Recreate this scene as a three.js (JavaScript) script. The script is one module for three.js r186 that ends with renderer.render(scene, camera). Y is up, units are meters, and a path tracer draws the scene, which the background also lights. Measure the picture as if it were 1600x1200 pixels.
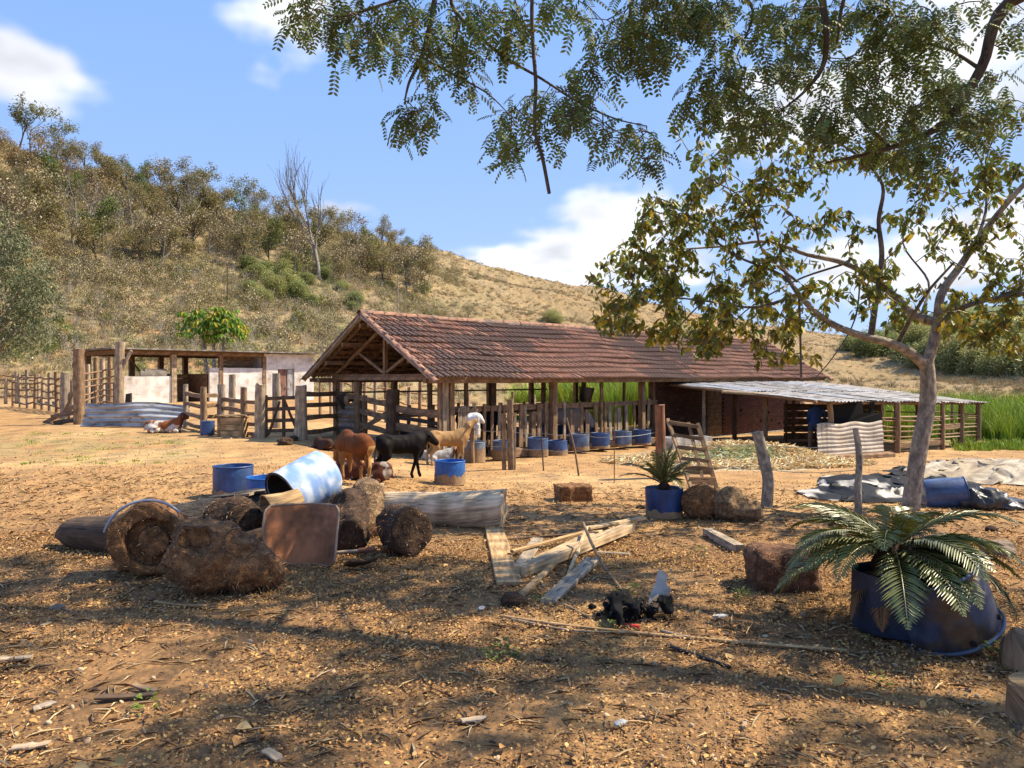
import * as THREE from 'three';
import { mergeGeometries, mergeVertices, toCreasedNormals } from 'three/addons/utils/BufferGeometryUtils.js';

// ---------------------------------------------------------------- random and noise
function rng(seed) { let a = seed >>> 0; return () => { a = (a + 0x6D2B79F5) | 0; let t = Math.imul(a ^ (a >>> 15), 1 | a); t = (t + Math.imul(t ^ (t >>> 7), 61 | t)) ^ t; return ((t ^ (t >>> 14)) >>> 0) / 4294967296; }; }
const PERM = (() => { const r = rng(7), p = [...Array(256).keys()]; for (let i = 255; i > 0; i--) { const j = (r() * (i + 1)) | 0; [p[i], p[j]] = [p[j], p[i]]; } return Uint8Array.from([...p, ...p]); })();
const fade = t => t * t * t * (t * (t * 6 - 15) + 10), lerp = (a, b, t) => a + (b - a) * t, clamp = (x, a, b) => Math.min(b, Math.max(a, x));
const sstep = (a, b, x) => { const t = clamp((x - a) / (b - a), 0, 1); return t * t * (3 - 2 * t); };
const G3 = (h, x, y, z) => { const u = h & 8 ? y : x, v = h & 4 ? (h & 1 ? x : z) : (h & 2 ? z : y); return (h & 1 ? -u : u) + (h & 2 ? -v : v); };
function n3(x, y, z, per = 256, py = per) {
  const xf = Math.floor(x), yf = Math.floor(y), zf = Math.floor(z); x -= xf; y -= yf; z -= zf;
  const m = (v, q) => ((v % q) + q) % q & 255, X = m(xf, per), X1 = m(xf + 1, per), Y = m(yf, py), Y1 = m(yf + 1, py), Z = zf & 255, Z1 = (zf + 1) & 255, u = fade(x), v = fade(y), w = fade(z);
  const h = (a, b, c) => PERM[PERM[PERM[a] + b] + c];
  return lerp(lerp(lerp(G3(h(X, Y, Z), x, y, z), G3(h(X1, Y, Z), x - 1, y, z), u), lerp(G3(h(X, Y1, Z), x, y - 1, z), G3(h(X1, Y1, Z), x - 1, y - 1, z), u), v),
    lerp(lerp(G3(h(X, Y, Z1), x, y, z - 1), G3(h(X1, Y, Z1), x - 1, y, z - 1), u), lerp(G3(h(X, Y1, Z1), x, y - 1, z - 1), G3(h(X1, Y1, Z1), x - 1, y - 1, z - 1), u), v), w);
}
function fbm(x, y, z, o = 4, per = 256, py = per) { let s = 0, a = 0.5, f = 1; for (let i = 0; i < o; i++) { s += a * n3(x * f, y * f, z + i * 7.3, Math.min(256, per * f), Math.min(256, py * f)); a *= 0.5; f *= 2; } return s; }

// ---------------------------------------------------------------- camera, sky, sun, exposure
const scene = new THREE.Scene();
const EYE = 1.75, FPX = 1200, HORIZON = 590;
const camera = new THREE.PerspectiveCamera(2 * Math.atan(600 / FPX) * 180 / Math.PI, 4 / 3, 0.05, 4000);
camera.position.set(0, EYE, 0);
camera.rotation.x = -Math.atan((600 - HORIZON) / FPX);
const renderer = new THREE.WebGLRenderer({ antialias: true });
renderer.toneMapping = THREE.LinearToneMapping;
renderer.toneMappingExposure = 1.88;
renderer.shadowMap.enabled = true;

const SUN_AZ = 76 * Math.PI / 180, SUN_EL = 50 * Math.PI / 180;        // azimuth to the right of the view axis
const SUN = new THREE.Vector3(Math.sin(SUN_AZ) * Math.cos(SUN_EL), Math.sin(SUN_EL), -Math.cos(SUN_AZ) * Math.cos(SUN_EL));
const sun = new THREE.DirectionalLight(new THREE.Color(1.0, 0.87, 0.655), 5);
sun.position.copy(SUN).multiplyScalar(120); sun.castShadow = true;
sun.shadow.mapSize.set(4096, 4096); Object.assign(sun.shadow.camera, { left: -60, right: 60, top: 60, bottom: -60, near: 1, far: 300 });
sun.shadow.radius = 1; scene.add(sun, sun.target);

const SKY_LEVEL = .65;
function makeSky() {
  const W = 2048, Hh = 1024, data = new Float32Array(W * Hh * 4);
  // cloud banks by bearing and height above the horizon (radians): [azimuth, elevation, half width, half height, strength]
  const B = [[-15.5, 24.5, 5.5, 3.2, 0.78], [-33.5, 18.6, 5, 2.4, .72], [3, 8.2, 8, 2.4, .75], [9, 12.5, 6, 2.6, .68], [20, 18, 8, 4, .5], [31, 20, 8, 5, .55], [25, 7, 12, 3, .5], [34, 9, 6, 3, .42], [-12, 12.2, 4, .8, .5], [-17, 32, 9, 3, .4], [28, 30, 12, 5, .5]].map(b => b.map((x, i) => i < 4 ? x * Math.PI / 180 : x));
  for (let j = 0; j < Hh; j++) {
    const el = ((j + .5) / Hh - .5) * Math.PI, cy = Math.cos(el), y = Math.sin(el);
    for (let i = 0; i < W; i++) {
      const k = (j * W + i) * 4;
      if (y < -0.02) { data[k] = .30; data[k + 1] = .24; data[k + 2] = .16; data[k + 3] = 1; continue; }
      const ph = ((i + .5) / W - .5) * 2 * Math.PI, x = Math.cos(ph) * cy, z = Math.sin(ph) * cy;
      const az = Math.atan2(x, -z), e = Math.max(y, 0), cs = x * SUN.x + y * SUN.y + z * SUN.z;
      const t1 = 1 - Math.exp(-e * 3.4);
      let r = lerp(.50, .135, t1), g = lerp(.67, .33, t1), b = lerp(.95, .82, t1);
      const glow = .55 * Math.exp(-Math.acos(clamp(cs, -1, 1)) / .3) + .10 * Math.exp(-Math.acos(clamp(cs, -1, 1)) / .75);
      r += glow * .9; g += glow * .92; b += glow * .8;
      const pe = 1 / (e + .16), qx = x * pe, qz = z * pe;
      const f = fbm(qx * 1.5 + 3.1, qz * 1.5 + 9.2, 1.7, 5), fd = fbm(qx * 6 + 1, qz * 6 + 2, 4.1, 4);
      let m = 0;
      for (const [ba, be, bw, bh, s] of B) { const dx = (az - ba) / bw, dy = (el - be) / bh, q = dx * dx + dy * dy; if (q < 6) m += s * Math.exp(-q * .9); }
      const inView = sstep(.75, .55, Math.abs(az)) * sstep(.75, .5, el);
      m = lerp(.26, m, inView);
      const dens = sstep(.30, .66, m + f * .62 + fd * .30 + fbm(az * 14, el * 20, 7.7, 4) * .32);
      const lit = .80 + .5 * clamp(fbm(qx * 4 - .3, qz * 4 + .2, 8.8, 4) + .12, -.4, .6);
      const c = dens * .94;
      data[k] = lerp(r, 1.02 * lit, c); data[k + 1] = lerp(g, 1.03 * lit, c); data[k + 2] = lerp(b, 1.08 * lit, c); data[k + 3] = 1;
    }
  }
  for (let k = 0; k < data.length; k++) if (k % 4 !== 3) data[k] *= SKY_LEVEL;
  const t = new THREE.DataTexture(data, W, Hh, THREE.RGBAFormat, THREE.FloatType);
  t.mapping = THREE.EquirectangularReflectionMapping; t.magFilter = THREE.LinearFilter; t.minFilter = THREE.LinearFilter; t.needsUpdate = true;
  return t;
}
scene.background = scene.environment = makeSky();

// ---------------------------------------------------------------- naming
const V = (x, y, z) => new THREE.Vector3(x, y, z);
const taken = new Map();
function numbered(n) { const k = taken.get(n) ?? 0; taken.set(n, k + 1); return k ? `${n}_${String(k).padStart(3, '0')}` : n; }
function shade(o) { o.traverse(c => { if (c.isMesh) { c.castShadow = true; c.receiveShadow = true; } }); return o; }
function thing(name, label, category, pos = [0, 0, 0], turn = 0, group) {
  const o = new THREE.Group(); o.name = numbered(name); scene.add(o); o.position.set(...pos); o.rotation.y = turn;
  o.userData = { label, category, kind: 'thing' }; if (group) o.userData.group = group; return o;
}
function part(name, geo, m, parent, extra) {
  const o = new THREE.Mesh(Array.isArray(geo) ? mergeAll(geo) : geo, m); o.name = name; parent.add(o); o.castShadow = o.receiveShadow = true;
  if (extra) Object.assign(o.userData, extra); return o;
}
function single(name, label, category, geo, m, pos = [0, 0, 0], turn = 0, group) {
  const o = new THREE.Mesh(Array.isArray(geo) ? mergeAll(geo) : geo, m); o.name = numbered(name); scene.add(o); o.castShadow = o.receiveShadow = true;
  o.position.set(...pos); o.rotation.y = turn; o.userData = { label, category, kind: 'thing' }; if (group) o.userData.group = group; return o;
}
function setting(name, geo, m) { const o = new THREE.Mesh(geo, m); o.name = name; scene.add(o); o.castShadow = o.receiveShadow = true; o.userData = { kind: 'structure', label: SETTING_LABELS[name] ?? name.replace(/_/g, ' '), category: name.split('_').pop() }; return o; }
const SETTING_LABELS = { ground: 'dry tan earth yard rising into a scrubby hillside', distant_hill: 'dark blue wooded hill far behind the scrub' };
function copyOf(src, label, pos, turn, scale = 1) { const c = src.clone(); c.name = numbered(src.userData.stem ?? src.name.replace(/_\d{3}$/, '')); scene.add(c); c.userData = { ...src.userData }; if (label) c.userData.label = label; c.position.set(...pos); c.rotation.set(0, turn, 0); c.scale.setScalar(scale); return c; }

// ---------------------------------------------------------------- geometry helpers (uv in metres)
function mergeAll(list) {
  const col = list.some(g => g.attributes.color);
  const norm = list.map(g => {
    g = g.index ? g.toNonIndexed() : g;
    for (const k of Object.keys(g.attributes)) if (!['position', 'normal', 'uv', 'color'].includes(k)) g.deleteAttribute(k);
    if (!g.attributes.uv) boxUV(g);
    if (col && !g.attributes.color) g.setAttribute('color', new THREE.BufferAttribute(new Float32Array(g.attributes.position.count * 3).fill(1), 3));
    return g;
  });
  return norm.length === 1 ? norm[0] : mergeGeometries(norm, false);
}
function boxUV(g, s = 1) {
  if (!g.attributes.normal) g.computeVertexNormals();
  const p = g.attributes.position, n = g.attributes.normal, uv = new Float32Array(p.count * 2);
  for (let i = 0; i < p.count; i++) {
    const ax = Math.abs(n.getX(i)), ay = Math.abs(n.getY(i)), az = Math.abs(n.getZ(i)), x = p.getX(i) * s, y = p.getY(i) * s, z = p.getZ(i) * s;
    if (ay >= ax && ay >= az) { uv[2 * i] = x; uv[2 * i + 1] = z; } else if (ax >= az) { uv[2 * i] = z; uv[2 * i + 1] = y; } else { uv[2 * i] = x; uv[2 * i + 1] = y; }
  }
  g.setAttribute('uv', new THREE.BufferAttribute(uv, 2)); return g;
}
function raw(pos, idx, uv, col) {
  const g = new THREE.BufferGeometry(); g.setAttribute('position', new THREE.Float32BufferAttribute(pos, 3));
  if (uv) g.setAttribute('uv', new THREE.Float32BufferAttribute(uv, 2)); if (col) g.setAttribute('color', new THREE.Float32BufferAttribute(col, 3));
  if (idx) g.setIndex(idx); g.computeVertexNormals(); if (!uv) boxUV(g); return g;
}
function tint(g, r, gg, b) { const n = g.attributes.position.count, a = new Float32Array(n * 3); for (let i = 0; i < n; i++) { a[3 * i] = r; a[3 * i + 1] = gg; a[3 * i + 2] = b; } g.setAttribute('color', new THREE.BufferAttribute(a, 3)); return g; }
const arrV = p => Array.isArray(p) ? V(...p) : p;
/** A bent, tapered, knobbly round bar with closed ends. */
function tube(pts, radii, { seg = 8, sub = 0, amp = 0, freq = 3, seed = 1, caps = true, oval = 1, jagged = 0 } = {}) {
  pts = pts.map(arrV); let rs = typeof radii === 'number' ? pts.map(() => radii) : radii;
  if (sub) {
    const c = new THREE.CatmullRomCurve3(pts, false, 'centripetal'), N = (pts.length - 1) * sub, P = [], R = [];
    for (let i = 0; i <= N; i++) { const t = i / N, q = t * (pts.length - 1), k = Math.min(pts.length - 2, Math.floor(q)); P.push(c.getPoint(t)); R.push(lerp(rs[k], rs[k + 1], q - k)); }
    pts = P; rs = R;
  }
  const n = pts.length, pos = [], uv = [], idx = []; let len = 0, up = null;
  for (let i = 0; i < n; i++) {
    const t = pts[Math.min(n - 1, i + 1)].clone().sub(pts[Math.max(0, i - 1)]).normalize();
    if (!up) up = Math.abs(t.y) < .9 ? V(0, 1, 0) : V(1, 0, 0.2);
    const s = t.clone().cross(up).normalize(); up = s.clone().cross(t).normalize();
    if (i) len += pts[i].distanceTo(pts[i - 1]);
    for (let j = 0; j <= seg; j++) {
      const a = j / seg * Math.PI * 2, ca = Math.cos(a), sa = Math.sin(a);
      let r = rs[i]; if (amp) r *= 1 + amp * fbm(ca * freq * .5 + seed * 3.7, sa * freq * .5 + seed, len * freq + seed * 1.3, 3) * 2;
      const p = pts[i].clone().addScaledVector(s, ca * r * oval).addScaledVector(up, sa * r);
      if (jagged && (i === 0 || i === n - 1)) p.addScaledVector(t, jagged * (n3(ca * 2 + seed, sa * 2, seed * 2.1)) * (i ? 1 : -1));
      pos.push(p.x, p.y, p.z); uv.push(a * rs[i], len);
    }
  }
  for (let i = 0; i < n - 1; i++) for (let j = 0; j < seg; j++) { const a = i * (seg + 1) + j, b = a + seg + 1; idx.push(a, b, a + 1, b, b + 1, a + 1); }
  const side = raw(pos, idx, uv);
  { const nn = side.attributes.normal; for (let i = 0; i < n; i++) { const a = i * (seg + 1), b = a + seg, x = nn.getX(a) + nn.getX(b), y = nn.getY(a) + nn.getY(b), z = nn.getZ(a) + nn.getZ(b), l = Math.hypot(x, y, z) || 1; nn.setXYZ(a, x / l, y / l, z / l); nn.setXYZ(b, x / l, y / l, z / l); } }
  if (!caps) return side;
  const cap = (i, flip) => { const P = [pts[i].x, pts[i].y, pts[i].z], U = [0, 0], I = []; for (let j = 0; j <= seg; j++) { const a = (i * (seg + 1) + j) * 3; P.push(pos[a], pos[a + 1], pos[a + 2]); U.push(Math.cos(j / seg * 6.283) * rs[i], Math.sin(j / seg * 6.283) * rs[i]); if (j) I.push(0, ...(flip ? [j + 1, j] : [j, j + 1])); } return raw(P, I, U); };
  return mergeAll([side, cap(0, false), cap(n - 1, true)]);
}
/** A sawn bar from a to b: w across, h thick, chamfered, slightly uneven and warped. */
function beam(a, b, w, h, { seg = 1, jit = 0, ch = 0, bow = 0, twist = 0, seed = 1, upv, roll = 0 } = {}) {
  a = arrV(a); b = arrV(b); const t = b.clone().sub(a), L = t.length(); t.normalize();
  let up = upv ? arrV(upv) : (Math.abs(t.y) > .8 ? V(0, 0, 1) : V(0, 1, 0)); const s = t.clone().cross(up).normalize(); up = s.clone().cross(t).normalize();
  const r = rng(seed * 7919 + 13), c = Math.min(ch, w * .4, h * .4), W = w / 2, Hh = h / 2;
  const sec = c > 0 ? [[-W + c, -Hh], [W - c, -Hh], [W, -Hh + c], [W, Hh - c], [W - c, Hh], [-W + c, Hh], [-W, Hh - c], [-W, -Hh + c]] : [[-W, -Hh], [W, -Hh], [W, Hh], [-W, Hh]];
  const m = sec.length, P = [];
  for (let i = 0; i <= seg; i++) {
    const q = i / seg, ang = roll + twist * (q - .5), ca = Math.cos(ang), sa = Math.sin(ang), bw = bow * Math.sin(q * Math.PI), sc = 1 + (seg > 1 ? jit * (r() - .5) * 2 : 0), sd = jit * (r() - .5) * w;
    const dirt = (i === 0 || i === seg) ? (r() - .5) * jit * w * 1.5 : 0;
    P.push(sec.map(([x, y]) => { const jx = x * sc + sd + (r() - .5) * jit * w * .3, jy = y * sc + bw + (r() - .5) * jit * h * .4; const X = jx * ca - jy * sa, Y = jx * sa + jy * ca; return a.clone().addScaledVector(t, q * L + dirt * (x / W)).addScaledVector(s, X).addScaledVector(up, Y); }));
  }
  const pos = [], uv = [], idx = []; const per = []; let acc = 0; for (let k = 0; k <= m; k++) { per.push(acc); const [x0, y0] = sec[k % m], [x1, y1] = sec[(k + 1) % m]; acc += Math.hypot(x1 - x0, y1 - y0); }
  const uo = r() * 3, vo = r() * 3;
  for (let i = 0; i < seg; i++) for (let k = 0; k < m; k++) {
    const q = pos.length / 3, A = P[i][k], B = P[i][(k + 1) % m], C = P[i + 1][(k + 1) % m], D = P[i + 1][k];
    for (const v of [A, B, C, D]) pos.push(v.x, v.y, v.z); uv.push(per[k] + uo, i / seg * L + vo, per[k + 1] + uo, i / seg * L + vo, per[k + 1] + uo, (i + 1) / seg * L + vo, per[k] + uo, (i + 1) / seg * L + vo);
    idx.push(q, q + 2, q + 1, q, q + 3, q + 2);
  }
  for (const [i, f] of [[0, 0], [seg, 1]]) { const q = pos.length / 3; P[i].forEach((v, k) => { pos.push(v.x, v.y, v.z); uv.push(sec[k][0] + uo, sec[k][1] + vo); }); for (let k = 1; k < m - 1; k++) f ? idx.push(q, q + k + 1, q + k) : idx.push(q, q + k, q + k + 1); }
  return raw(pos, idx, uv);
}
const bx = (x, y, z, sx, sy, sz, o = {}) => beam([x - sx / 2, y, z], [x + sx / 2, y, z], sz, sy, o);
function lathe(profile, seg = 24) { const g = new THREE.LatheGeometry(profile.map(([x, y]) => new THREE.Vector2(x, y)), seg); const uv = g.attributes.uv, p = g.attributes.position; for (let i = 0; i < uv.count; i++) uv.setXY(i, uv.getX(i) * 6.283 * .3, p.getY(i)); return g; }
function deform(g, fn) { const p = g.attributes.position, v = V(); for (let i = 0; i < p.count; i++) { v.fromBufferAttribute(p, i); fn(v, i); p.setXYZ(i, v.x, v.y, v.z); } g.computeVertexNormals(); return g; }
/** Surface nets over a signed distance field; colour(v) gives linear rgb. */
function net(sdf, lo, hi, cell, colour) {
  const nx = Math.ceil((hi[0] - lo[0]) / cell) + 1, ny = Math.ceil((hi[1] - lo[1]) / cell) + 1, nz = Math.ceil((hi[2] - lo[2]) / cell) + 1, F = new Float32Array(nx * ny * nz), id = new Int32Array(nx * ny * nz).fill(-1);
  const at = (i, j, k) => (k * ny + j) * nx + i;
  for (let k = 0; k < nz; k++) for (let j = 0; j < ny; j++) for (let i = 0; i < nx; i++) F[at(i, j, k)] = sdf(lo[0] + i * cell, lo[1] + j * cell, lo[2] + k * cell);
  const pos = [], idx = [], col = [];
  for (let k = 0; k < nz - 1; k++) for (let j = 0; j < ny - 1; j++) for (let i = 0; i < nx - 1; i++) {
    let m = 0, n = 0, x = 0, y = 0, z = 0; const f = [];
    for (let c = 0; c < 8; c++) { const v = F[at(i + (c & 1), j + ((c >> 1) & 1), k + (c >> 2))]; f.push(v); if (v < 0) m |= 1 << c; }
    if (m === 0 || m === 255) continue;
    for (let c = 0; c < 8; c++) for (const b of [1, 2, 4]) if (!(c & b)) { const d = c | b; if ((f[c] < 0) !== (f[d] < 0)) { const t = f[c] / (f[c] - f[d]); x += (c & 1) + (b === 1 ? t : 0); y += ((c >> 1) & 1) + (b === 2 ? t : 0); z += (c >> 2) + (b === 4 ? t : 0); n++; } }
    id[at(i, j, k)] = pos.length / 3; const X = lo[0] + (i + x / n) * cell, Y = lo[1] + (j + y / n) * cell, Z = lo[2] + (k + z / n) * cell; pos.push(X, Y, Z);
    if (colour) col.push(...colour(X, Y, Z));
  }
  for (let k = 1; k < nz - 1; k++) for (let j = 1; j < ny - 1; j++) for (let i = 1; i < nx - 1; i++) {
    const s = F[at(i, j, k)] < 0;
    const quad = (a, b, c, d) => { if (s) idx.push(a, b, c, a, c, d); else idx.push(a, c, b, a, d, c); };
    if (s !== F[at(i + 1, j, k)] < 0) quad(id[at(i, j - 1, k - 1)], id[at(i, j, k - 1)], id[at(i, j, k)], id[at(i, j - 1, k)]);
    if (s !== F[at(i, j + 1, k)] < 0) quad(id[at(i - 1, j, k - 1)], id[at(i - 1, j, k)], id[at(i, j, k)], id[at(i, j, k - 1)]);
    if (s !== F[at(i, j, k + 1)] < 0) quad(id[at(i - 1, j - 1, k)], id[at(i, j - 1, k)], id[at(i, j, k)], id[at(i - 1, j, k)]);
  }
  return raw(pos, idx, null, colour ? col : null);
}
const smin = (a, b, k) => { const h = Math.max(k - Math.abs(a - b), 0) / k; return Math.min(a, b) - h * h * k * .25; };
function cap(x, y, z, a, b, ra, rb) { const bx_ = b[0] - a[0], by = b[1] - a[1], bz = b[2] - a[2], px = x - a[0], py = y - a[1], pz = z - a[2]; const t = clamp((px * bx_ + py * by + pz * bz) / (bx_ * bx_ + by * by + bz * bz), 0, 1); return Math.hypot(px - bx_ * t, py - by * t, pz - bz * t) - (ra + (rb - ra) * t); }
function ell(x, y, z, c, r) { const a = (x - c[0]) / r[0], b = (y - c[1]) / r[1], d = (z - c[2]) / r[2], k = Math.hypot(a, b, d); return (k - 1) * Math.min(r[0], r[1], r[2]); }

// ---------------------------------------------------------------- textures
function tex(size, fn, { rep = 1, srgb = true } = {}) {
  const d = new Uint8Array(size * size * 4);
  for (let j = 0; j < size; j++) for (let i = 0; i < size; i++) { const c = fn(i / size, j / size), k = (j * size + i) * 4; if (typeof c === 'number') d[k] = d[k + 1] = d[k + 2] = clamp(c, 0, 1) * 255; else for (let q = 0; q < 3; q++) d[k + q] = clamp(c[q], 0, 1) * 255; d[k + 3] = 255; }
  const t = new THREE.DataTexture(d, size, size); t.wrapS = t.wrapT = THREE.RepeatWrapping; t.magFilter = THREE.LinearFilter; t.minFilter = THREE.LinearMipmapLinearFilter; t.generateMipmaps = true;
  if (srgb) t.colorSpace = THREE.SRGBColorSpace; t.repeat.set(1 / rep, 1 / rep); t.needsUpdate = true; return t;
}
const T = {};
{ // wood: grain along v
    const tw = (U, Vv) => { return fbm(U * 36, Vv * 2, 1.5, 3, 36, 2) * .9 + fbm(U * 9, Vv * 3, 3.5, 3, 9, 3) * .6; };
  T.wood = tex(512, (u, v) => { const g = tw(u, v), s = fbm(u * 4, v * 4, 9, 4, 4), crack = sstep(.25, .36, fbm(u * 26, v * 2, 12, 2, 26, 2)); const k = .82 + g * .5 + s * .28 - crack * .4; return [k, k * .97, k * .93 + s * .06]; }, { rep: .8 });
  T.woodB = tex(512, (u, v) => .5 + tw(u, v) * .6 - sstep(.25, .36, fbm(u * 26, v * 2, 12, 2, 26, 2)) * .5, { rep: .8, srgb: false });
  T.bark = tex(512, (u, v) => { const a = fbm(u * 8, v * 4, 2, 5, 8, 4), b = fbm(u * 30, v * 12, 6, 3, 30, 12), l = sstep(.08, .25, fbm(u * 5, v * 5, 20, 4, 5)); const k = .78 + a * .5 + b * .3; return [k + l * .16, k + l * .17, k + l * .16]; }, { rep: .7 });
  T.barkB = tex(512, (u, v) => .5 + fbm(u * 8, v * 4, 2, 5, 8, 4) * .7 + fbm(u * 30, v * 12, 6, 3, 30, 12) * .5, { rep: .7, srgb: false });
  T.soil = tex(1024, (u, v) => { const a = fbm(u * 6, v * 6, 1, 6, 6), b = fbm(u * 48, v * 48, 3, 3, 48), s = sstep(.22, .36, n3(u * 120, v * 120, 8, 120)), d = sstep(.2, .4, fbm(u * 30, v * 30, 18, 3, 30)); const k = .84 + a * .28 + b * .22; return [k + s * .06 - d * .2, k + s * .07 - d * .22, k + s * .1 - d * .22]; }, { rep: 3.1 });
  T.soilB = tex(1024, (u, v) => .5 + fbm(u * 8, v * 8, 1, 6, 8) * .5 + fbm(u * 60, v * 60, 3, 3, 60) * .55, { rep: 3.1, srgb: false });
  T.mott = tex(512, (u, v) => { const a = fbm(u * 4, v * 4, 31, 6, 4), b = fbm(u * 24, v * 24, 33, 3, 24); const k = .84 + a * .45 + b * .22; return [k, k, k]; }, { rep: 1.3 });
  T.mottB = tex(512, (u, v) => .5 + fbm(u * 6, v * 6, 31, 5, 6) * .6 + fbm(u * 40, v * 40, 33, 3, 40) * .35, { rep: 1.3, srgb: false });
  T.clay = tex(512, (u, v) => { const a = fbm(u * 5, v * 5, 41, 5, 5), l = sstep(.10, .3, fbm(u * 9, v * 9, 44, 4, 9)), k = .82 + a * .5; return [k - l * .42, k - l * .36, k - l * .27]; }, { rep: 1.7 });
  T.plaster = tex(1024, (u, v) => { const a = fbm(u * 5, v * 5, 51, 6, 5), sc = sstep(.08, .36, fbm(u * 4, v * 6, 57, 6, 4, 6)), dr = sstep(.1, .4, fbm(u * 18, v * 2, 53, 4, 18, 2)); const k = .92 + a * .3; return [k - sc * .08 - dr * .14, k - sc * .11 - dr * .15, k - sc * .14 - dr * .16]; }, { rep: 2.7 });
  T.metal = tex(512, (u, v) => { const a = fbm(u * 3, v * 8, 61, 5, 3, 8), ru = sstep(.06, .4, fbm(u * 7, v * 14, 66, 6, 7, 14)), k = .86 + a * .45; return [k - ru * .2, k - ru * .3, k - ru * .4]; }, { rep: 1.9 });
  T.fibre = tex(512, (u, v) => { const a = fbm(u * 6, v * 6, 71, 5, 6), b = n3(u * 70 + 8 * fbm(u * 8, v * 8, 3, 2, 8), v * 22, 74, 70, 22), c = n3(u * 20, v * 80 + 8 * fbm(u * 8, v * 8, 9, 2, 8), 79, 20, 80); const k = .7 + a * .6 + Math.max(0, b) * .45 + Math.max(0, c) * .4; return [k, k * .97, k * .93]; }, { rep: .5 });
  T.fibreB = tex(512, (u, v) => .45 + fbm(u * 6, v * 6, 71, 5, 6) * .6 + Math.max(0, n3(u * 70 + 8 * fbm(u * 8, v * 8, 3, 2, 8), v * 22, 74, 70, 22)) * .5 + Math.max(0, n3(u * 20, v * 80 + 8 * fbm(u * 8, v * 8, 9, 2, 8), 79, 20, 80)) * .5, { rep: .5, srgb: false });
  T.fur = tex(256, (u, v) => .86 + fbm(u * 20, v * 20, 81, 4, 20) * .45, { rep: .25 });
  T.furB = tex(256, (u, v) => .5 + fbm(u * 26, v * 26, 82, 3, 26) * .8, { rep: .25, srgb: false });
}
const lin = (r, g, b) => new THREE.Color().setRGB(r, g, b);
function mat(c, o = {}) { const { t, tb, bump = .004, rough = .9, phys, ...rest } = o; const m = new (phys || rest.transmission || rest.clearcoat || rest.sheen ? THREE.MeshPhysicalMaterial : THREE.MeshStandardMaterial)({ color: Array.isArray(c) ? lin(...c) : c, roughness: rough, side: THREE.DoubleSide, ...rest }); if (t) m.map = t; if (tb) { m.bumpMap = tb; m.bumpScale = bump; } return m; }
const woodM = (r, g, b, bump = .006) => mat([r, g, b], { t: T.wood, tb: T.woodB, bump });
const M = {
  post: woodM(.33, .22, .13), postPale: woodM(.50, .395, .275), postDark: woodM(.13, .083, .05), postRed: woodM(.30, .14, .075), rail: woodM(.32, .205, .12), plankPale: woodM(.60, .45, .275), plankGrey: woodM(.44, .37, .285), plankTan: woodM(.54, .36, .18), dark: woodM(.05, .038, .03),
  log: woodM(.78, .61, .42, .012), char: mat([.055, .045, .038], { t: T.bark, tb: T.barkB, bump: .03 }), bark: mat([.44, .37, .29], { t: T.bark, tb: T.barkB, bump: .012 }), twig: mat([.16, .12, .085], { t: T.bark, tb: T.barkB, bump: .004 }), bareBark: mat([.36, .325, .285], { t: T.bark, rough: 1 }),
  clay: mat([.42, .215, .135], { t: T.clay, vertexColors: true }), clay2: mat([.38, .185, .115], { t: T.clay, vertexColors: true }), clay3: mat([.50, .26, .155], { t: T.clay, vertexColors: true }), clay4: mat([.31, .18, .125], { t: T.clay, vertexColors: true }),
  mortar: mat([.48, .42, .35], { t: T.mott, tb: T.mottB, bump: .01 }), brick: mat([.26, .10, .065], { t: T.mott }), plaster: mat([.80, .76, .71], { t: T.plaster, tb: T.mottB, bump: .004 }), concrete: mat([.34, .305, .265], { t: T.mott, tb: T.mottB }),
  zinc: mat([.50, .50, .49], { t: T.metal, rough: .55, metalness: .35 }), zincWhite: mat([.60, .56, .50], { t: T.metal, rough: .75 }), zincOld: mat([.30, .275, .24], { t: T.metal, rough: .7, metalness: .1 }), rust: mat([.25, .105, .055], { t: T.mott, tb: T.mottB, rough: .8 }),
  blue: mat([.02, .115, .44], { t: T.mott, rough: .42 }), blueIn: mat([.02, .10, .40], { rough: .5 }), dirt: mat([.36, .235, .125], { t: T.soil, tb: T.soilB, bump: .006, rough: 1 }), blackPl: mat([.018, .017, .018], { rough: .42, t: T.mott }),
  fibre: mat([.44, .215, .085], { t: T.fibre, tb: T.fibreB, bump: .03, rough: 1 }), fibreDark: mat([.125, .07, .038], { t: T.fibre, tb: T.fibreB, bump: .03, rough: 1 }), fibrePale: mat([.42, .28, .16], { t: T.fibre, tb: T.fibreB, bump: .03, rough: 1 }), hair: mat([.30, .18, .09], { rough: 1 }),
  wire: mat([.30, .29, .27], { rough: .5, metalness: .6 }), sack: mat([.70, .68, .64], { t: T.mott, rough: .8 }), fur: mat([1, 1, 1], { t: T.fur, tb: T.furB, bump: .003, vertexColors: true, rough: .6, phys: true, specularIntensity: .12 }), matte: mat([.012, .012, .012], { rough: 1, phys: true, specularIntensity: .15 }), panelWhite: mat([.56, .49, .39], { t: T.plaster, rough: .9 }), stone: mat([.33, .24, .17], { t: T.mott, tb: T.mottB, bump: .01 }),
};

// ================================================================ THE LAND
function curve(tab, x) { if (x <= tab[0][0]) return tab[0][1]; for (let i = 1; i < tab.length; i++) if (x <= tab[i][0]) { const [a, b] = tab[i - 1], [c, d] = tab[i]; return lerp(b, d, (x - a) / (c - a)); } return tab[tab.length - 1][1]; }
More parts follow.
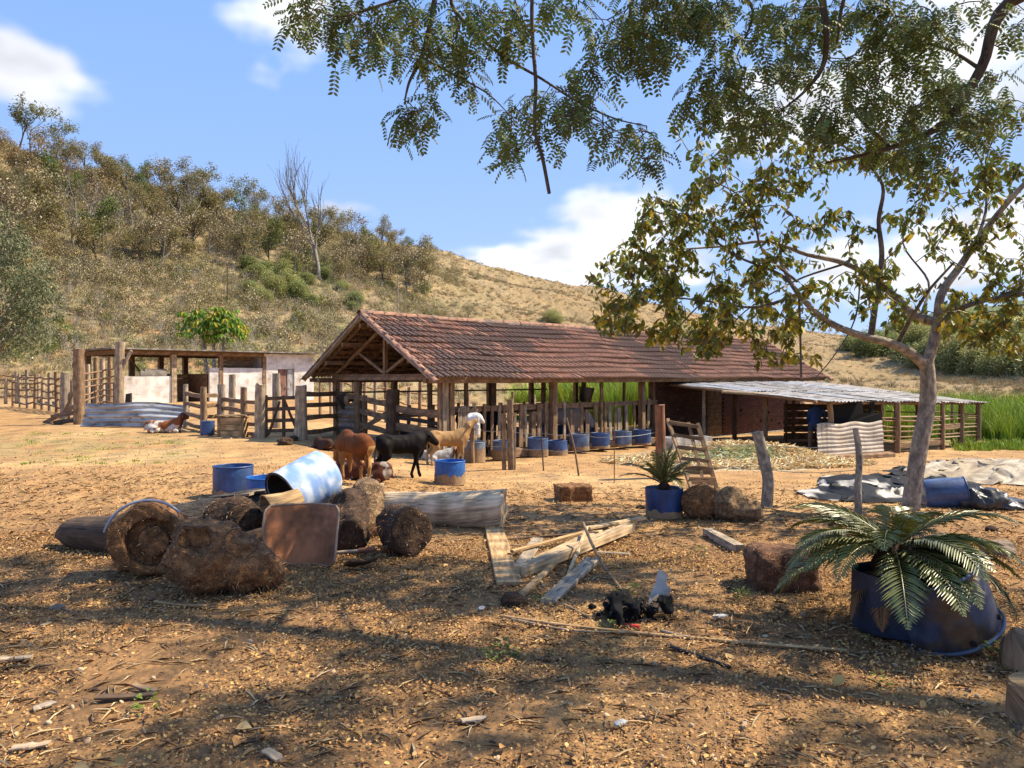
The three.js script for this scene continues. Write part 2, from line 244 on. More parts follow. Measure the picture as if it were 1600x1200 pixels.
// crest and foot of the hill by bearing (x over depth): how far off they are and how high
const bear = u => (u - 800) / FPX;
const CREST = [[-1200, 30, 90], [-500, 130, 95], [0, 228, 105], [130, 268, 115], [300, 305, 128], [480, 352, 150], [600, 372, 165], [680, 394, 178], [800, 423, 200], [930, 449, 232], [1050, 480, 255], [1180, 506, 285], [1300, 523, 300], [1360, 528, 230], [1450, 528, 175], [1600, 515, 155], [1900, 505, 150], [2600, 505, 150]];
const crestD = CREST.map(([u, v, d]) => [bear(u), d]), crestY = CREST.map(([u, v, d]) => [bear(u), EYE + (HORIZON - v) / FPX * d]);
const footD = [[bear(-600), 44], [bear(0), 47], [bear(300), 52], [bear(500), 56], [bear(700), 58], [bear(930), 58], [bear(1200), 66], [bear(1400), 62], [bear(1700), 60]];
const yardL = [[0, 0], [18, 0], [24, .13], [28, .2], [34, .36], [40, .44], [60, .7]], yardR = [[0, 0], [6, -.02], [10, -.09], [14, -.27], [17, -.34], [20, -.45], [27, -.52], [34, -.6], [60, -.2]];
function land(x, z) {
  const d = Math.max(-z, .5), t = clamp(x / Math.max(d, 3), -2, 2);
  const side = sstep(-.31, -.06, t); let y = lerp(curve(yardL, d), curve(yardR, d), side) - sstep(.3, .65, t) * sstep(18, 28, d) * .14;
  const f = curve(footD, t), c = curve(crestD, t), yc = curve(crestY, t);
  if (d > f - 4) { const q = (d - f) / (c - f); const rise = q <= 1 ? Math.pow(Math.max(q, 0), 1.04) : 1 - (q - 1) * .35; y += (yc - y) * Math.max(-1.5, rise); }
  return y;
}
function H(x, z) {
  const d = Math.hypot(x, z); let y = land(x, z);
  y += fbm(x * .35, z * .35, 2.2, 3) * .07 * sstep(1, 6, d) + fbm(x * 1.9, z * 1.9, 5.2, 3) * .035 + sstep(50, 110, -z) * fbm(x * .05, z * .05, 8.1, 4) * 3.0 * sstep(0, 1, 1.6);
  return y;
}
const P = (u, v, d) => V((u - 800) / FPX * d, EYE - (v - HORIZON) / FPX * d, -d);          // a point on a bearing at a surveyed depth
function Gd(u, v) { let d = .8, p = V(); while (d < 400) { const q = P(u, v, d); if (q.y <= H(q.x, q.z)) { return Math.max(.8, d - .01); } d += d < 40 ? .02 : .3; } return 60; }
function G(u, v) { const d = Gd(u, v), q = P(u, v, d); q.y = H(q.x, q.z); return q; }             // where that bearing meets the ground
const onG = (u, d, dy = 0) => { const x = (u - 800) / FPX * d; return V(x, H(x, -d) + dy, -d); };
const A3 = v => [v.x, v.y, v.z];

{ // one ground sheet, fine near the yard, coarse far off
  const NX = 420, NZ = 460, xs = [], zs = [];
  const sx = i => { const q = (i / (NX - 1) * 2 - 1) * 5.2; return Math.sinh(q) * 900 / Math.sinh(5.2); };
  const sz = j => { const q = -4.1 + j / (NZ - 1) * 9.6; return 5 + Math.sinh(q) * 900 / Math.sinh(5.5); };
  for (let i = 0; i < NX; i++) xs.push(sx(i)); for (let j = 0; j < NZ; j++) zs.push(-sz(j));
  const pos = [], uv = [], col = [], idx = [];
  const soil = [.49, .27, .095], pale = [.62, .38, .155], litter = [.27, .14, .052], grass = [.33, .31, .12], hillA = [.40, .29, .14], hillB = [.27, .225, .095], hillC = [.48, .25, .105], pasture = [.345, .235, .10], track = [.50, .30, .17];
  const mixc = (a, b, t) => [lerp(a[0], b[0], t), lerp(a[1], b[1], t), lerp(a[2], b[2], t)];
  for (let j = 0; j < NZ; j++) for (let i = 0; i < NX; i++) {
    const x = xs[i], z = zs[j], d = -z, t = x / Math.max(d, 3), y = H(x, z); pos.push(x, y, z); uv.push(x, z);
    const a = fbm(x * .22, z * .22, 3, 4), b = fbm(x * .9, z * .9, 6, 4), c = fbm(x * .06, z * .06, 11, 4);
    let k = mixc(soil, pale, sstep(-.1, .25, a));
    k = mixc(k, litter, sstep(11.5, 8.5, d + a * 4 + b * 2) * .85 * sstep(-.3, .1, b + .08));
    k = mixc(k, litter, sstep(.0, .22, b) * .28);
    const gp = sstep(-.36, -.44, t) * sstep(15, 17, d) * sstep(24, 21, d); k = mixc(k, grass, gp * sstep(-.18, .1, b) * .4);
    k = mixc(k, grass, sstep(.45, .52, t) * sstep(26, 29, d) * .9);
    const f = curve(footD, clamp(t, -2, 2)), hl = sstep(f - 6, f + 3, d);
    let h = mixc(hillA, hillB, sstep(-.08, .2, c + b * .25)); h = mixc(h, hillC, sstep(.07, .22, a) * sstep(f + 26, f + 6, d) * .8);
    h = mixc(h, pasture, sstep(-.1, .06, t + c * .25)); h = mixc(h, hillC, sstep(.12, .3, b + a * .4) * .35);
    k = mixc(k, h, hl); const v = 1 + b * lerp(.22, .5, hl) + a * hl * .4; col.push(k[0] * v, k[1] * v, k[2] * v);
  }
  for (let j = 0; j < NZ - 1; j++) for (let i = 0; i < NX - 1; i++) { const p = j * NX + i; idx.push(p, p + 1, p + NX, p + 1, p + NX + 1, p + NX); }
  const g = raw(pos, idx, uv, col); setting('ground', g, mat([1, 1, 1], { t: T.soil, tb: T.soilB, bump: .03, rough: 1, vertexColors: true }));
  // a dark blue hill far behind the bushes on the right
  const hp = [], hi = [], hu = []; const n = 60, dd = 900;
  for (let i = 0; i <= n; i++) for (let j = 0; j <= 4; j++) { const u = 1400 + i * 16, q = j / 4, crest = 492 + 30 * Math.abs(u - 1640) / 380 + fbm(i * .25, 1, 2, 4) * 22; const p = P(u, lerp(596, crest, Math.sin(q * 1.57)), dd + q * 260); hp.push(p.x, p.y * (1 + .28 * q), p.z); hu.push(p.x, p.y); }
  for (let i = 0; i < n; i++) for (let j = 0; j < 4; j++) { const p = i * 5 + j; hi.push(p, p + 5, p + 1, p + 1, p + 5, p + 6); }
  setting('distant_hill', raw(hp, hi, hu), mat([.085, .11, .05], { rough: 1 }));
}

// ---------------------------------------------------------------- foliage builders
/** Leaves as small folded faces: adds n leaves to arrays. */
class Leaves {
  constructor(oval = false) { this.oval = oval; this.p = []; this.c = []; this.i = []; }
  add(pos, dir, up, len, wid, col, fold = .25) {
    const s = dir.clone().cross(up).normalize(), n = s.clone().cross(dir).normalize(), b = this.p.length / 3;
    if (this.oval) { const ring = [[0, 0, 0], [.28, .42, 1], [.62, .46, 1], [1, 0, -.6], [.62, -.46, 1], [.28, -.42, 1]]; for (const [a, w, f] of ring) { const q = pos.clone().addScaledVector(dir, len * a).addScaledVector(s, wid * w).addScaledVector(n, (f > 0 ? wid * fold * .5 : 0) - len * .16 * a * a); this.p.push(q.x, q.y, q.z); this.c.push(col[0], col[1], col[2]); } this.i.push(b, b + 2, b + 1, b, b + 3, b + 2, b, b + 4, b + 3, b, b + 5, b + 4); return; }
    const m = pos.clone().addScaledVector(dir, len * .45), tip = pos.clone().addScaledVector(dir, len).addScaledVector(n, -len * .15);
    const l = m.clone().addScaledVector(s, wid / 2).addScaledVector(n, wid * fold), r = m.clone().addScaledVector(s, -wid / 2).addScaledVector(n, wid * fold);
    for (const q of [pos, l, tip, r]) this.p.push(q.x, q.y, q.z); for (let k = 0; k < 4; k++) this.c.push(col[0], col[1], col[2]);
    this.i.push(b, b + 2, b + 1, b, b + 3, b + 2);
  }
  geo() { const g = new THREE.BufferGeometry(); g.setAttribute('position', new THREE.Float32BufferAttribute(this.p, 3)); g.setAttribute('color', new THREE.Float32BufferAttribute(this.c, 3)); g.setAttribute('uv', new THREE.Float32BufferAttribute(new Float32Array(this.p.length / 3 * 2), 2)); g.setIndex(this.i); g.computeVertexNormals(); return g; }
}
const rdir = r => { const z = r() * 2 - 1, a = r() * 6.283, s = Math.sqrt(1 - z * z); return V(s * Math.cos(a), z, s * Math.sin(a)); };
const leafM = mat([1, 1, 1], { vertexColors: true, rough: .75, transmission: .35, thickness: 0, specularIntensity: .3 });
const dryM = mat([1, 1, 1], { vertexColors: true, rough: 1 });
const vary = (c, r, k = .3) => { const f = 1 + (r() - .5) * 2 * k, h = (r() - .5) * k * .5; return [c[0] * f * (1 + h), c[1] * f, c[2] * f * (1 - h)]; };

/** A branching skeleton: returns wood geometries and the twig ends. */
function skeleton(r, { h = 3, rad = .12, levels = 3, spread = .7, kids = 3, lean = .1, seg = 5, bareBase = .35, up = .25 }) {
  const wood = [], tips = [];
  const grow = (p, dir, len, rd, lev) => {
    const n = 4, pts = [p.clone()], rs = [rd]; let d = dir.clone();
    for (let i = 1; i <= n; i++) { d.add(rdir(r).multiplyScalar(.22)).add(V(0, up * .25, 0)).normalize(); pts.push(pts[i - 1].clone().addScaledVector(d, len / n)); rs.push(rd * (1 - .45 * i / n)); }
    wood.push(tube(pts, rs, { seg: lev > 1 ? 3 : seg, caps: lev === 0, amp: lev ? 0 : .12, seed: r() * 50 }));
    if (lev >= levels) { tips.push([pts[n], d], [pts[n - 1], d], [pts[n - 2], d]); return; }
    if (lev > 0) tips.push([pts[n], d]);
    for (let k = 0; k < kids; k++) { const q = lev === 0 ? lerp(bareBase, 1, (k + r()) / kids) : lerp(.35, 1, (k + r()) / kids), ii = Math.min(n - 1, Math.floor(q * n)), b = pts[ii].clone().lerp(pts[ii + 1], q * n - ii); const nd = d.clone().multiplyScalar(1 - spread).add(rdir(r).setY(r() * .7).multiplyScalar(spread)).normalize(); grow(b, nd, len * (.55 + r() * .25), rs[ii] * .6, lev + 1); }
  };
  grow(V(0, -.15, 0), V((r() - .5) * lean, 1, (r() - .5) * lean).normalize(), h * .52, rad, 0);
  return { wood, tips };
}
function treeProto(name, seed, o) { // returns {wood geo, leaves geo}
  const r = rng(seed), { wood, tips } = skeleton(r, o), L = new Leaves();
  if (o.leaves) for (const [p, d] of tips) { const cl = r(); for (let k = 0; k < o.leaves; k++) { const q = p.clone().add(rdir(r).multiplyScalar(o.clump * Math.cbrt(r()))); const c = vary(o.cols[(cl * .7 + r() * .3) * o.cols.length | 0], r, .3); L.add(q, rdir(r).setY(-r() * .6 + .1).normalize(), V(r() - .5, 1, r() - .5).normalize(), o.leaf * (.6 + r() * .8), o.leaf * .62, c); } }
  return { wood: mergeAll(wood), leaf: o.leaves ? L.geo() : null };
}
const OLIVE = [[.25, .235, .07], [.31, .26, .085], [.18, .205, .06], [.37, .30, .12], [.23, .21, .075]], GREY = [[.34, .285, .18], [.30, .25, .15], [.37, .31, .205], [.26, .23, .125]], GREEN = [[.15, .21, .045], [.19, .24, .05], [.12, .17, .04]], RUSTY = [[.38, .235, .08], [.33, .22, .075], [.40, .27, .1]], DEEP = [[.115, .145, .055], [.15, .18, .07], [.19, .21, .085]];

// ================================================================ HILLSIDE VEGETATION
{
  const r = rng(101);
  const protos = {
    olive: treeProto('a', 11, { h: 4.2, rad: .1, levels: 3, kids: 3, leaves: 15, clump: .5, leaf: .17, cols: OLIVE.concat(GREY), spread: .75, bareBase: .2 }),
    olive2: treeProto('b', 12, { h: 4.6, rad: .1, levels: 3, kids: 3, leaves: 17, clump: .55, leaf: .17, bareBase: .15, cols: [...OLIVE, ...GREY, ...GREEN.slice(0, 1)], spread: .8 }),
    rusty: treeProto('c', 13, { h: 4.2, rad: .1, levels: 3, kids: 3, leaves: 13, clump: .5, leaf: .17, cols: RUSTY.concat(GREY), spread: .75, bareBase: .2 }),
    grey: treeProto('d', 14, { h: 4, rad: .08, levels: 3, kids: 3, leaves: 9, clump: .6, leaf: .2, cols: GREY }),
    feather: treeProto('e', 15, { h: 5.5, rad: .09, levels: 3, kids: 3, leaves: 8, clump: .42, leaf: .22, cols: DEEP.concat(OLIVE), spread: .62, bareBase: .5 }),
    bare: treeProto('f', 16, { h: 5, rad: .09, levels: 3, kids: 4, spread: .55 }),
    deep: treeProto('g', 17, { h: 4, rad: .1, levels: 3, kids: 3, leaves: 17, clump: .5, leaf: .18, cols: DEEP.concat(GREEN), bareBase: .15 }),
    bushy: treeProto('h', 18, { h: 2.6, rad: .07, levels: 2, kids: 6, leaves: 60, clump: .85, leaf: .15, cols: [[.24, .29, .10], [.28, .32, .12], [.34, .34, .13]], bareBase: .02, up: -.15, spread: .85 }),
    bushy2: treeProto('i', 19, { h: 2.6, rad: .07, levels: 2, kids: 6, leaves: 60, clump: .85, leaf: .15, cols: [[.36, .38, .15], [.42, .42, .18], [.31, .33, .11], [.48, .43, .21]], bareBase: .02, up: -.15, spread: .85 }),
  };
  const barkOf = { grey: M.bareBark, bare: M.bareBark };
  const base = {};
  const plant = (kind, name, label, cat, p, s, turn, group) => {
    const key = kind + name; let o;
    if (!base[key]) { o = base[key] = thing(name, label, cat, A3(p), turn, group); o.userData.stem = name; part('trunk', protos[kind].wood, barkOf[kind] ?? M.twig, o); if (protos[kind].leaf) part('crown', protos[kind].leaf, kind === 'grey' ? dryM : leafM, o); o.scale.setScalar(s); }
    else { o = copyOf(base[key], label, A3(p), turn, s); if (group) o.userData.group = group; }
    o.scale.y *= .8 + r() * .45; return o;
  };
  const onHill = (u, v) => { const q = G(u, v); q.y -= .1; return q; };
  const crestAt = (u, k = 1) => { const t = bear(u), d = curve(crestD, t) * k, x = t * d; return V(x, H(x, -d) - .3, -d); };
  // skyline trees
  const sky = [[-30, 'feather', 1.5], [30, 'feather', 1.9], [48, 'feather', 1.75], [85, 'feather', 1.6], [112, 'feather', 1.45], [135, 'olive', 1.1], [165, 'olive2', .9], [205, 'deep', .9], [232, 'deep', 1.05], [272, 'feather', .9], [312, 'feather', 1.35], [345, 'olive2', .8], [388, 'feather', 1.15], [412, 'feather', 1.35], [440, 'grey', 1.2], [462, 'feather', 1.0], [520, 'olive2', 1.1], [548, 'feather', 1.1], [570, 'deep', .8], [600, 'olive2', .9], [640, 'deep', .75], [672, 'olive', .6]];
  for (const [u, k, s] of sky) plant(k, 'hilltop_tree', k === 'feather' ? 'thin open-crowned tree standing on the hill skyline' : 'bushy tree standing on the hill skyline', 'tree', crestAt(u, .985), s * (u < 130 && k === 'feather' ? .72 : 1.1), r() * 6, k === 'feather' ? 'thin trees along the hill skyline' : 'bushy trees along the hill skyline');
  // belt of larger scrub trees on the upper slope, each told apart
  const lab = { olive: 'olive green scrub tree on the upper hillside', olive2: 'yellowish green scrub tree on the upper hillside', rusty: 'rusty brown scrub tree on the upper hillside', grey: 'grey dry scrub tree on the upper hillside', bare: 'leafless grey scrub tree on the hillside', deep: 'dark green scrub tree on the hillside', feather: 'thin open scrub tree on the upper hillside' };
  for (let i = 0; i < 150; i++) {
    const u = -40 + i * 4.7 + r() * 22, cv = curve(CREST.map(a => [a[0], a[1]]), u), lo = u < 330 ? lerp(425, 415, u / 330) : lerp(415, 470, (u - 330) / 350), v = lerp(cv + 8, Math.max(lo, cv + 20), Math.pow(r(), 1.1)), q = (v - cv) / Math.max(1, lo - cv);
    const pick = r(), k = q < .55 ? (u < 170 && pick < .45 ? 'rusty' : pick < .4 ? 'olive' : pick < .74 ? 'olive2' : pick < .86 ? 'grey' : 'deep') : (pick < .4 ? 'grey' : pick < .55 ? 'bare' : pick < .78 ? 'olive' : pick < .93 ? 'olive2' : 'deep');
    if (u > 690) continue; plant(k, 'scrub_tree', lab[k], 'tree', onHill(u, v), .75 + r() * .8, r() * 6, lab[k].replace(' on the', 's on the').replace('tree', 'tree'));
  }
  // bushes on the pasture and on the rise to the right
  const bl = 'dark green rounded bush on the far rise beside the pasture', bl2 = 'olive rounded bush on the far rise beside the pasture';
  for (const [u, v, s] of [[862, 505, 1.0], [1330, 548, 1.15], [1352, 556, 1.2], [1378, 553, 1.25], [1400, 556, 1.3], [1425, 563, 1.3], [1452, 572, 1.3], [1482, 578, 1.2], [1512, 580, 1.2], [1540, 584, 1.2], [1572, 586, 1.2], [1600, 586, 1.2], [1630, 588, 1.2]]) plant(u < 900 ? 'bushy2' : u < 1440 ? 'bushy' : 'bushy2', 'pasture_bush', u < 900 ? 'lone olive bush on the pasture above the tiled roof' : u < 1440 ? bl : bl2, 'bush', onHill(u, v), s * (u < 900 ? 1 : 1.5), r() * 6, u < 900 ? undefined : 'bushes on the far rise');
  for (let i = 0; i < 46; i++) { const u = 1340 + r() * 330, v = lerp(530, 582, r()) ; if (v > 552 + (u - 1340) * .12) continue; const k = r() < .35 ? 'bushy' : 'bushy2'; plant(k, 'pasture_bush', k === 'bushy' ? bl : bl2, 'bush', onHill(u, Math.max(v, 526)), 1.3 + r() * 1.2, r() * 6, 'bushes on the far rise'); }
  for (let i = 0; i < 16; i++) { const u = 1140 + i * 14; plant('grey', 'ridge_shrub', 'small grey shrub on the distant pasture ridge', 'shrub', crestAt(u, .97), .5 + r() * .35, r() * 6, 'shrubs along the distant pasture ridge'); }
  for (let i = 0; i < 34; i++) { const u = 370 + r() * 300, v = lerp(400, 500, r()) + (u - 370) * .06; const k = r() < .5 ? 'bushy' : 'bushy2'; plant(k, 'slope_bush', k === 'bushy' ? 'green rounded bush on the slope behind the barn gable' : 'pale olive rounded bush on the slope behind the barn gable', 'bush', onHill(u, v), .5 + r() * .6, r() * 6, 'bushes on the slope behind the gable'); }
  // the scrub that covers the slope: one uncountable mass
  const scrub = (name, label, proto, m, n, where, smin_, smax, cl) => {
    const im = new THREE.InstancedMesh(proto, m, n); const o = new THREE.Object3D(), c = new THREE.Color(); let k = 0, guard = 0;
    while (k < n && guard++ < n * 40) { const q = where(); if (!q) continue; o.position.copy(q); o.rotation.set((r() - .5) * .3, r() * 6.283, (r() - .5) * .3); o.scale.setScalar(lerp(smin_, smax, r() * r())); o.scale.y *= .7 + r() * .6; o.updateMatrix(); im.setMatrixAt(k, o.matrix); const f = .7 + r() * .6; c.setRGB(f * (1 + (r() - .5) * .2), f, f * (1 + (r() - .5) * .2)); im.setColorAt(k, c); k++; }
    im.count = k; im.name = name; im.userData = { kind: 'stuff', label, category: cl }; im.castShadow = im.receiveShadow = true; scene.add(im);
  };
  const polar = (tMin, tMax, f) => () => { const t = lerp(tMin, tMax, r()), df = curve(footD, t), dc = curve(crestD, t), q = r(), d = lerp(df - 3, dc, Math.pow(q, .8)); const x = t * d, dens = f(t, (d - df) / (dc - df), x, -d); if (r() > dens) return null; return V(x, H(x, -d) - .06, -d); };
  const bush = (seed, cols, n, leaf, tall) => { const q = rng(seed), L = new Leaves(); for (let i = 0; i < n; i++) { const a = q() * 6.283, b = Math.sqrt(q()), y = q() * tall * (1 - b * b * .6); L.add(V(Math.cos(a) * b * .8, y, Math.sin(a) * b * .8), rdir(q), V(q() - .5, 1, q() - .5).normalize(), leaf * (.6 + q() * .8), leaf * .55, vary(cols[q() * cols.length | 0], q, .35)); } return L.geo(); };
  const tuft = (seed, cols, n, h) => { const q = rng(seed), L = new Leaves(); for (let i = 0; i < n; i++) { const a = q() * 6.283, b = q() * .35, d = V(Math.cos(a) * (.15 + q() * .6), 1, Math.sin(a) * (.15 + q() * .6)).normalize(); L.add(V(Math.cos(a) * b, 0, Math.sin(a) * b), d, V(-d.z, .2, d.x).normalize(), h * (.5 + q() * .8), .035, vary(cols[q() * cols.length | 0], q, .35), .1); } return L.geo(); };
  const leftHill = (t, q, x, z) => sstep(.0, -.13, t + fbm(x * .04, z * .04, 4, 3) * .2);
  const patch = (x, z, s) => sstep(-.16, .14, fbm(x * .07, z * .07, s, 4));
  const dry = [[.50, .395, .22], [.44, .33, .17], [.56, .46, .28], [.36, .30, .13]];
  scrub('hillside_scrub', 'grey green dry scrub covering the hillside', bush(31, [...GREY, ...GREY, ...OLIVE], 300, .13, 1.4), dryM, 4200, polar(-1.1, .0, (t, q, x, z) => leftHill(t, q, x, z) * sstep(.02, .22, q) * (.35 + patch(x, z, 3))), .5, 1.7, 'scrub');
  scrub('dry_brush', 'pale leafless brush covering the lower hillside', treeProto('x', 33, { h: 2.0, rad: .025, levels: 2, kids: 5, spread: .5, seg: 3, bareBase: .1, leaves: 5, clump: .3, leaf: .14, cols: dry }).wood, mat([.36, .31, .24], { rough: 1 }), 2600, polar(-1.1, -.02, (t, q, x, z) => leftHill(t, q, x, z) * sstep(.03, .1, q) * sstep(.8, .4, q)), .5, 1.25, 'brush');
  scrub('green_undergrowth', 'leafy green undergrowth at the foot of the hill', bush(35, [...GREEN, [.15, .19, .045]], 130, .2, 1.0), leafM, 800, polar(-1.1, .02, (t, q, x, z) => leftHill(t, q, x, z) * sstep(.75, .05, q) * patch(x, z, 9) * .7), .35, 1.0, 'undergrowth');
  scrub('hillside_grass', 'dry straw coloured grass covering the hillside', tuft(37, dry, 26, .6), dryM, 26000, polar(-1.1, .7, (t, q, x, z) => .25 + .75 * patch(x, z, 15)), .35, 1.3, 'grass');

  // single trees that stand out on the slope
  const dead = (name, label, p, seed, h, lean, spread, kids) => { const q = rng(seed), { wood } = skeleton(q, { h, rad: h * .021, levels: 3, kids, spread, lean, bareBase: .42, up: .7 }); const o = thing(name, label, 'tree', A3(p)); part('trunk', wood[0], M.bareBark, o); part('branches', wood.slice(1), M.bareBark, o); return o; };
  dead('bare_tree', 'tall pale leafless tree rising above the hill skyline', onHill(499, 437), 5, 15.5, .05, .33, 5);
  dead('bare_tree', 'dark forked nearly leafless tree halfway up the slope', onHill(304, 388), 21, 8.8, .3, .6, 4);
  dead('bare_tree', 'slender bare sapling among scrub above the white building', onHill(118, 395), 23, 6.5, .1, .4, 3);
  single('utility_pole', 'slender grey pole on the slope behind the barn ridge', 'pole', tube([[0, -.3, 0], [.04, 5.2, 0]], [.1, .07], { seg: 7 }), M.plankGrey, A3(onHill(621, 500)));
  single('utility_pole', 'thin dark pole standing in the dry brush on the slope', 'pole', tube([[0, -.3, 0], [-.03, 4.2, 0]], [.07, .05], { seg: 6 }), M.postDark, A3(onHill(356, 478)));
  // papaya behind the white building
  { const q = rng(77), p = onG(335, 50, -.1), o = thing('papaya_tree', 'papaya tree with big yellow green leaves behind the white building', 'tree', A3(p)); for (const [dx, h] of [[0, 3.4], [.5, 3.0], [-.55, 3.2]]) part('trunk', tube([[dx * .3, 0, 0], [dx * .7, h * .5, .05], [dx, h, 0]], [.1, .09, .06], { seg: 7 }), M.bark, o);
    const L = new Leaves(); for (let k = 0; k < 210; k++) { const a = q() * 6.283, top = [[0, 3.6], [.55, 3.2], [-.6, 3.4]][k % 3], e = V(top[0] + Math.cos(a) * (.3 + q() * .75), top[1] - .5 + q() * 1.1, Math.sin(a) * (.3 + q() * .7)); for (let m = 0; m < 4; m++) L.add(e, V(Math.cos(a + m - 1.5), -.6 - q() * .5, Math.sin(a + m - 1.5)).normalize(), V(q() - .5, 1, q() - .5).normalize(), .34, .13, vary(q() < .25 ? [.42, .36, .03] : [.13, .24, .03], q, .25)); }
    part('crown', L.geo(), leafM, o); o.scale.setScalar(1.4); }
  // the leafy tree at the left edge of the yard
  { const q = rng(88), o = thing('leafy_tree', 'grey green leafy tree overhanging the stick pen at the left edge', 'tree', A3(onG(-28, 30, -.1))); const { wood, tips } = skeleton(q, { h: 7, rad: .2, levels: 2, kids: 4, spread: .7, bareBase: .2, up: .05 }); part('trunk', wood, M.bark, o);
    const at = (u, v, d) => P(u, v, d).sub(o.position); for (const [u, v] of [[10, 360], [45, 430], [75, 470], [30, 520], [0, 450]]) part('limb', tube([V(0, 1.6, 0), V(0, 1.6, 0).lerp(at(u, v, 29.6), .5).add(V(0, .35, 0)), at(u, v, 29.6)], [.09, .06, .02], { seg: 6, sub: 4 }), M.bark, o); for (const [u, v, ru, rv, n] of [[8, 365, 34, 40, 34], [38, 425, 45, 45, 50], [62, 470, 42, 48, 50], [28, 515, 48, 45, 50], [2, 450, 40, 60, 40], [-40, 420, 60, 90, 40]]) for (let k = 0; k < n; k++) { const a = q() * 6.283, b = Math.sqrt(q()); tips.push([at(u + Math.cos(a) * b * ru, v + Math.sin(a) * b * rv, 29.6 + (q() - .5) * 2.2)]); }
    const L = new Leaves(); for (const [p] of tips) for (let k = 0; k < 30; k++) L.add(p.clone().add(rdir(q).multiplyScalar(.36 * Math.cbrt(q()))), rdir(q).setY(-.5 - q() * .5).normalize(), rdir(q), .15 * (.7 + q() * .6), .055, vary([[.16, .18, .085], [.24, .25, .14], [.11, .14, .06]][q() * 3 | 0], q, .3)); part('crown', L.geo(), leafM, o); }
  // green plants at the foot of the slope beside the pen
  { const pr = bush(41, GREEN, 150, .16, .9); [[0, 552, 1.6], [20, 568, 1.4], [40, 556, 1.0], [96, 515, .9], [78, 545, .8], [465, 520, 1.6], [500, 480, 1.7], [408, 530, .8], [437, 528, .8], [376, 535, .6]].forEach(([u, v, s], i) => { const o = single('green_shrub', 'small leafy green shrub at the foot of the slope', 'shrub', pr, leafM, A3(onHill(u, v)), r() * 6, 'green shrubs at the foot of the slope'); o.scale.setScalar(s); }); }
}

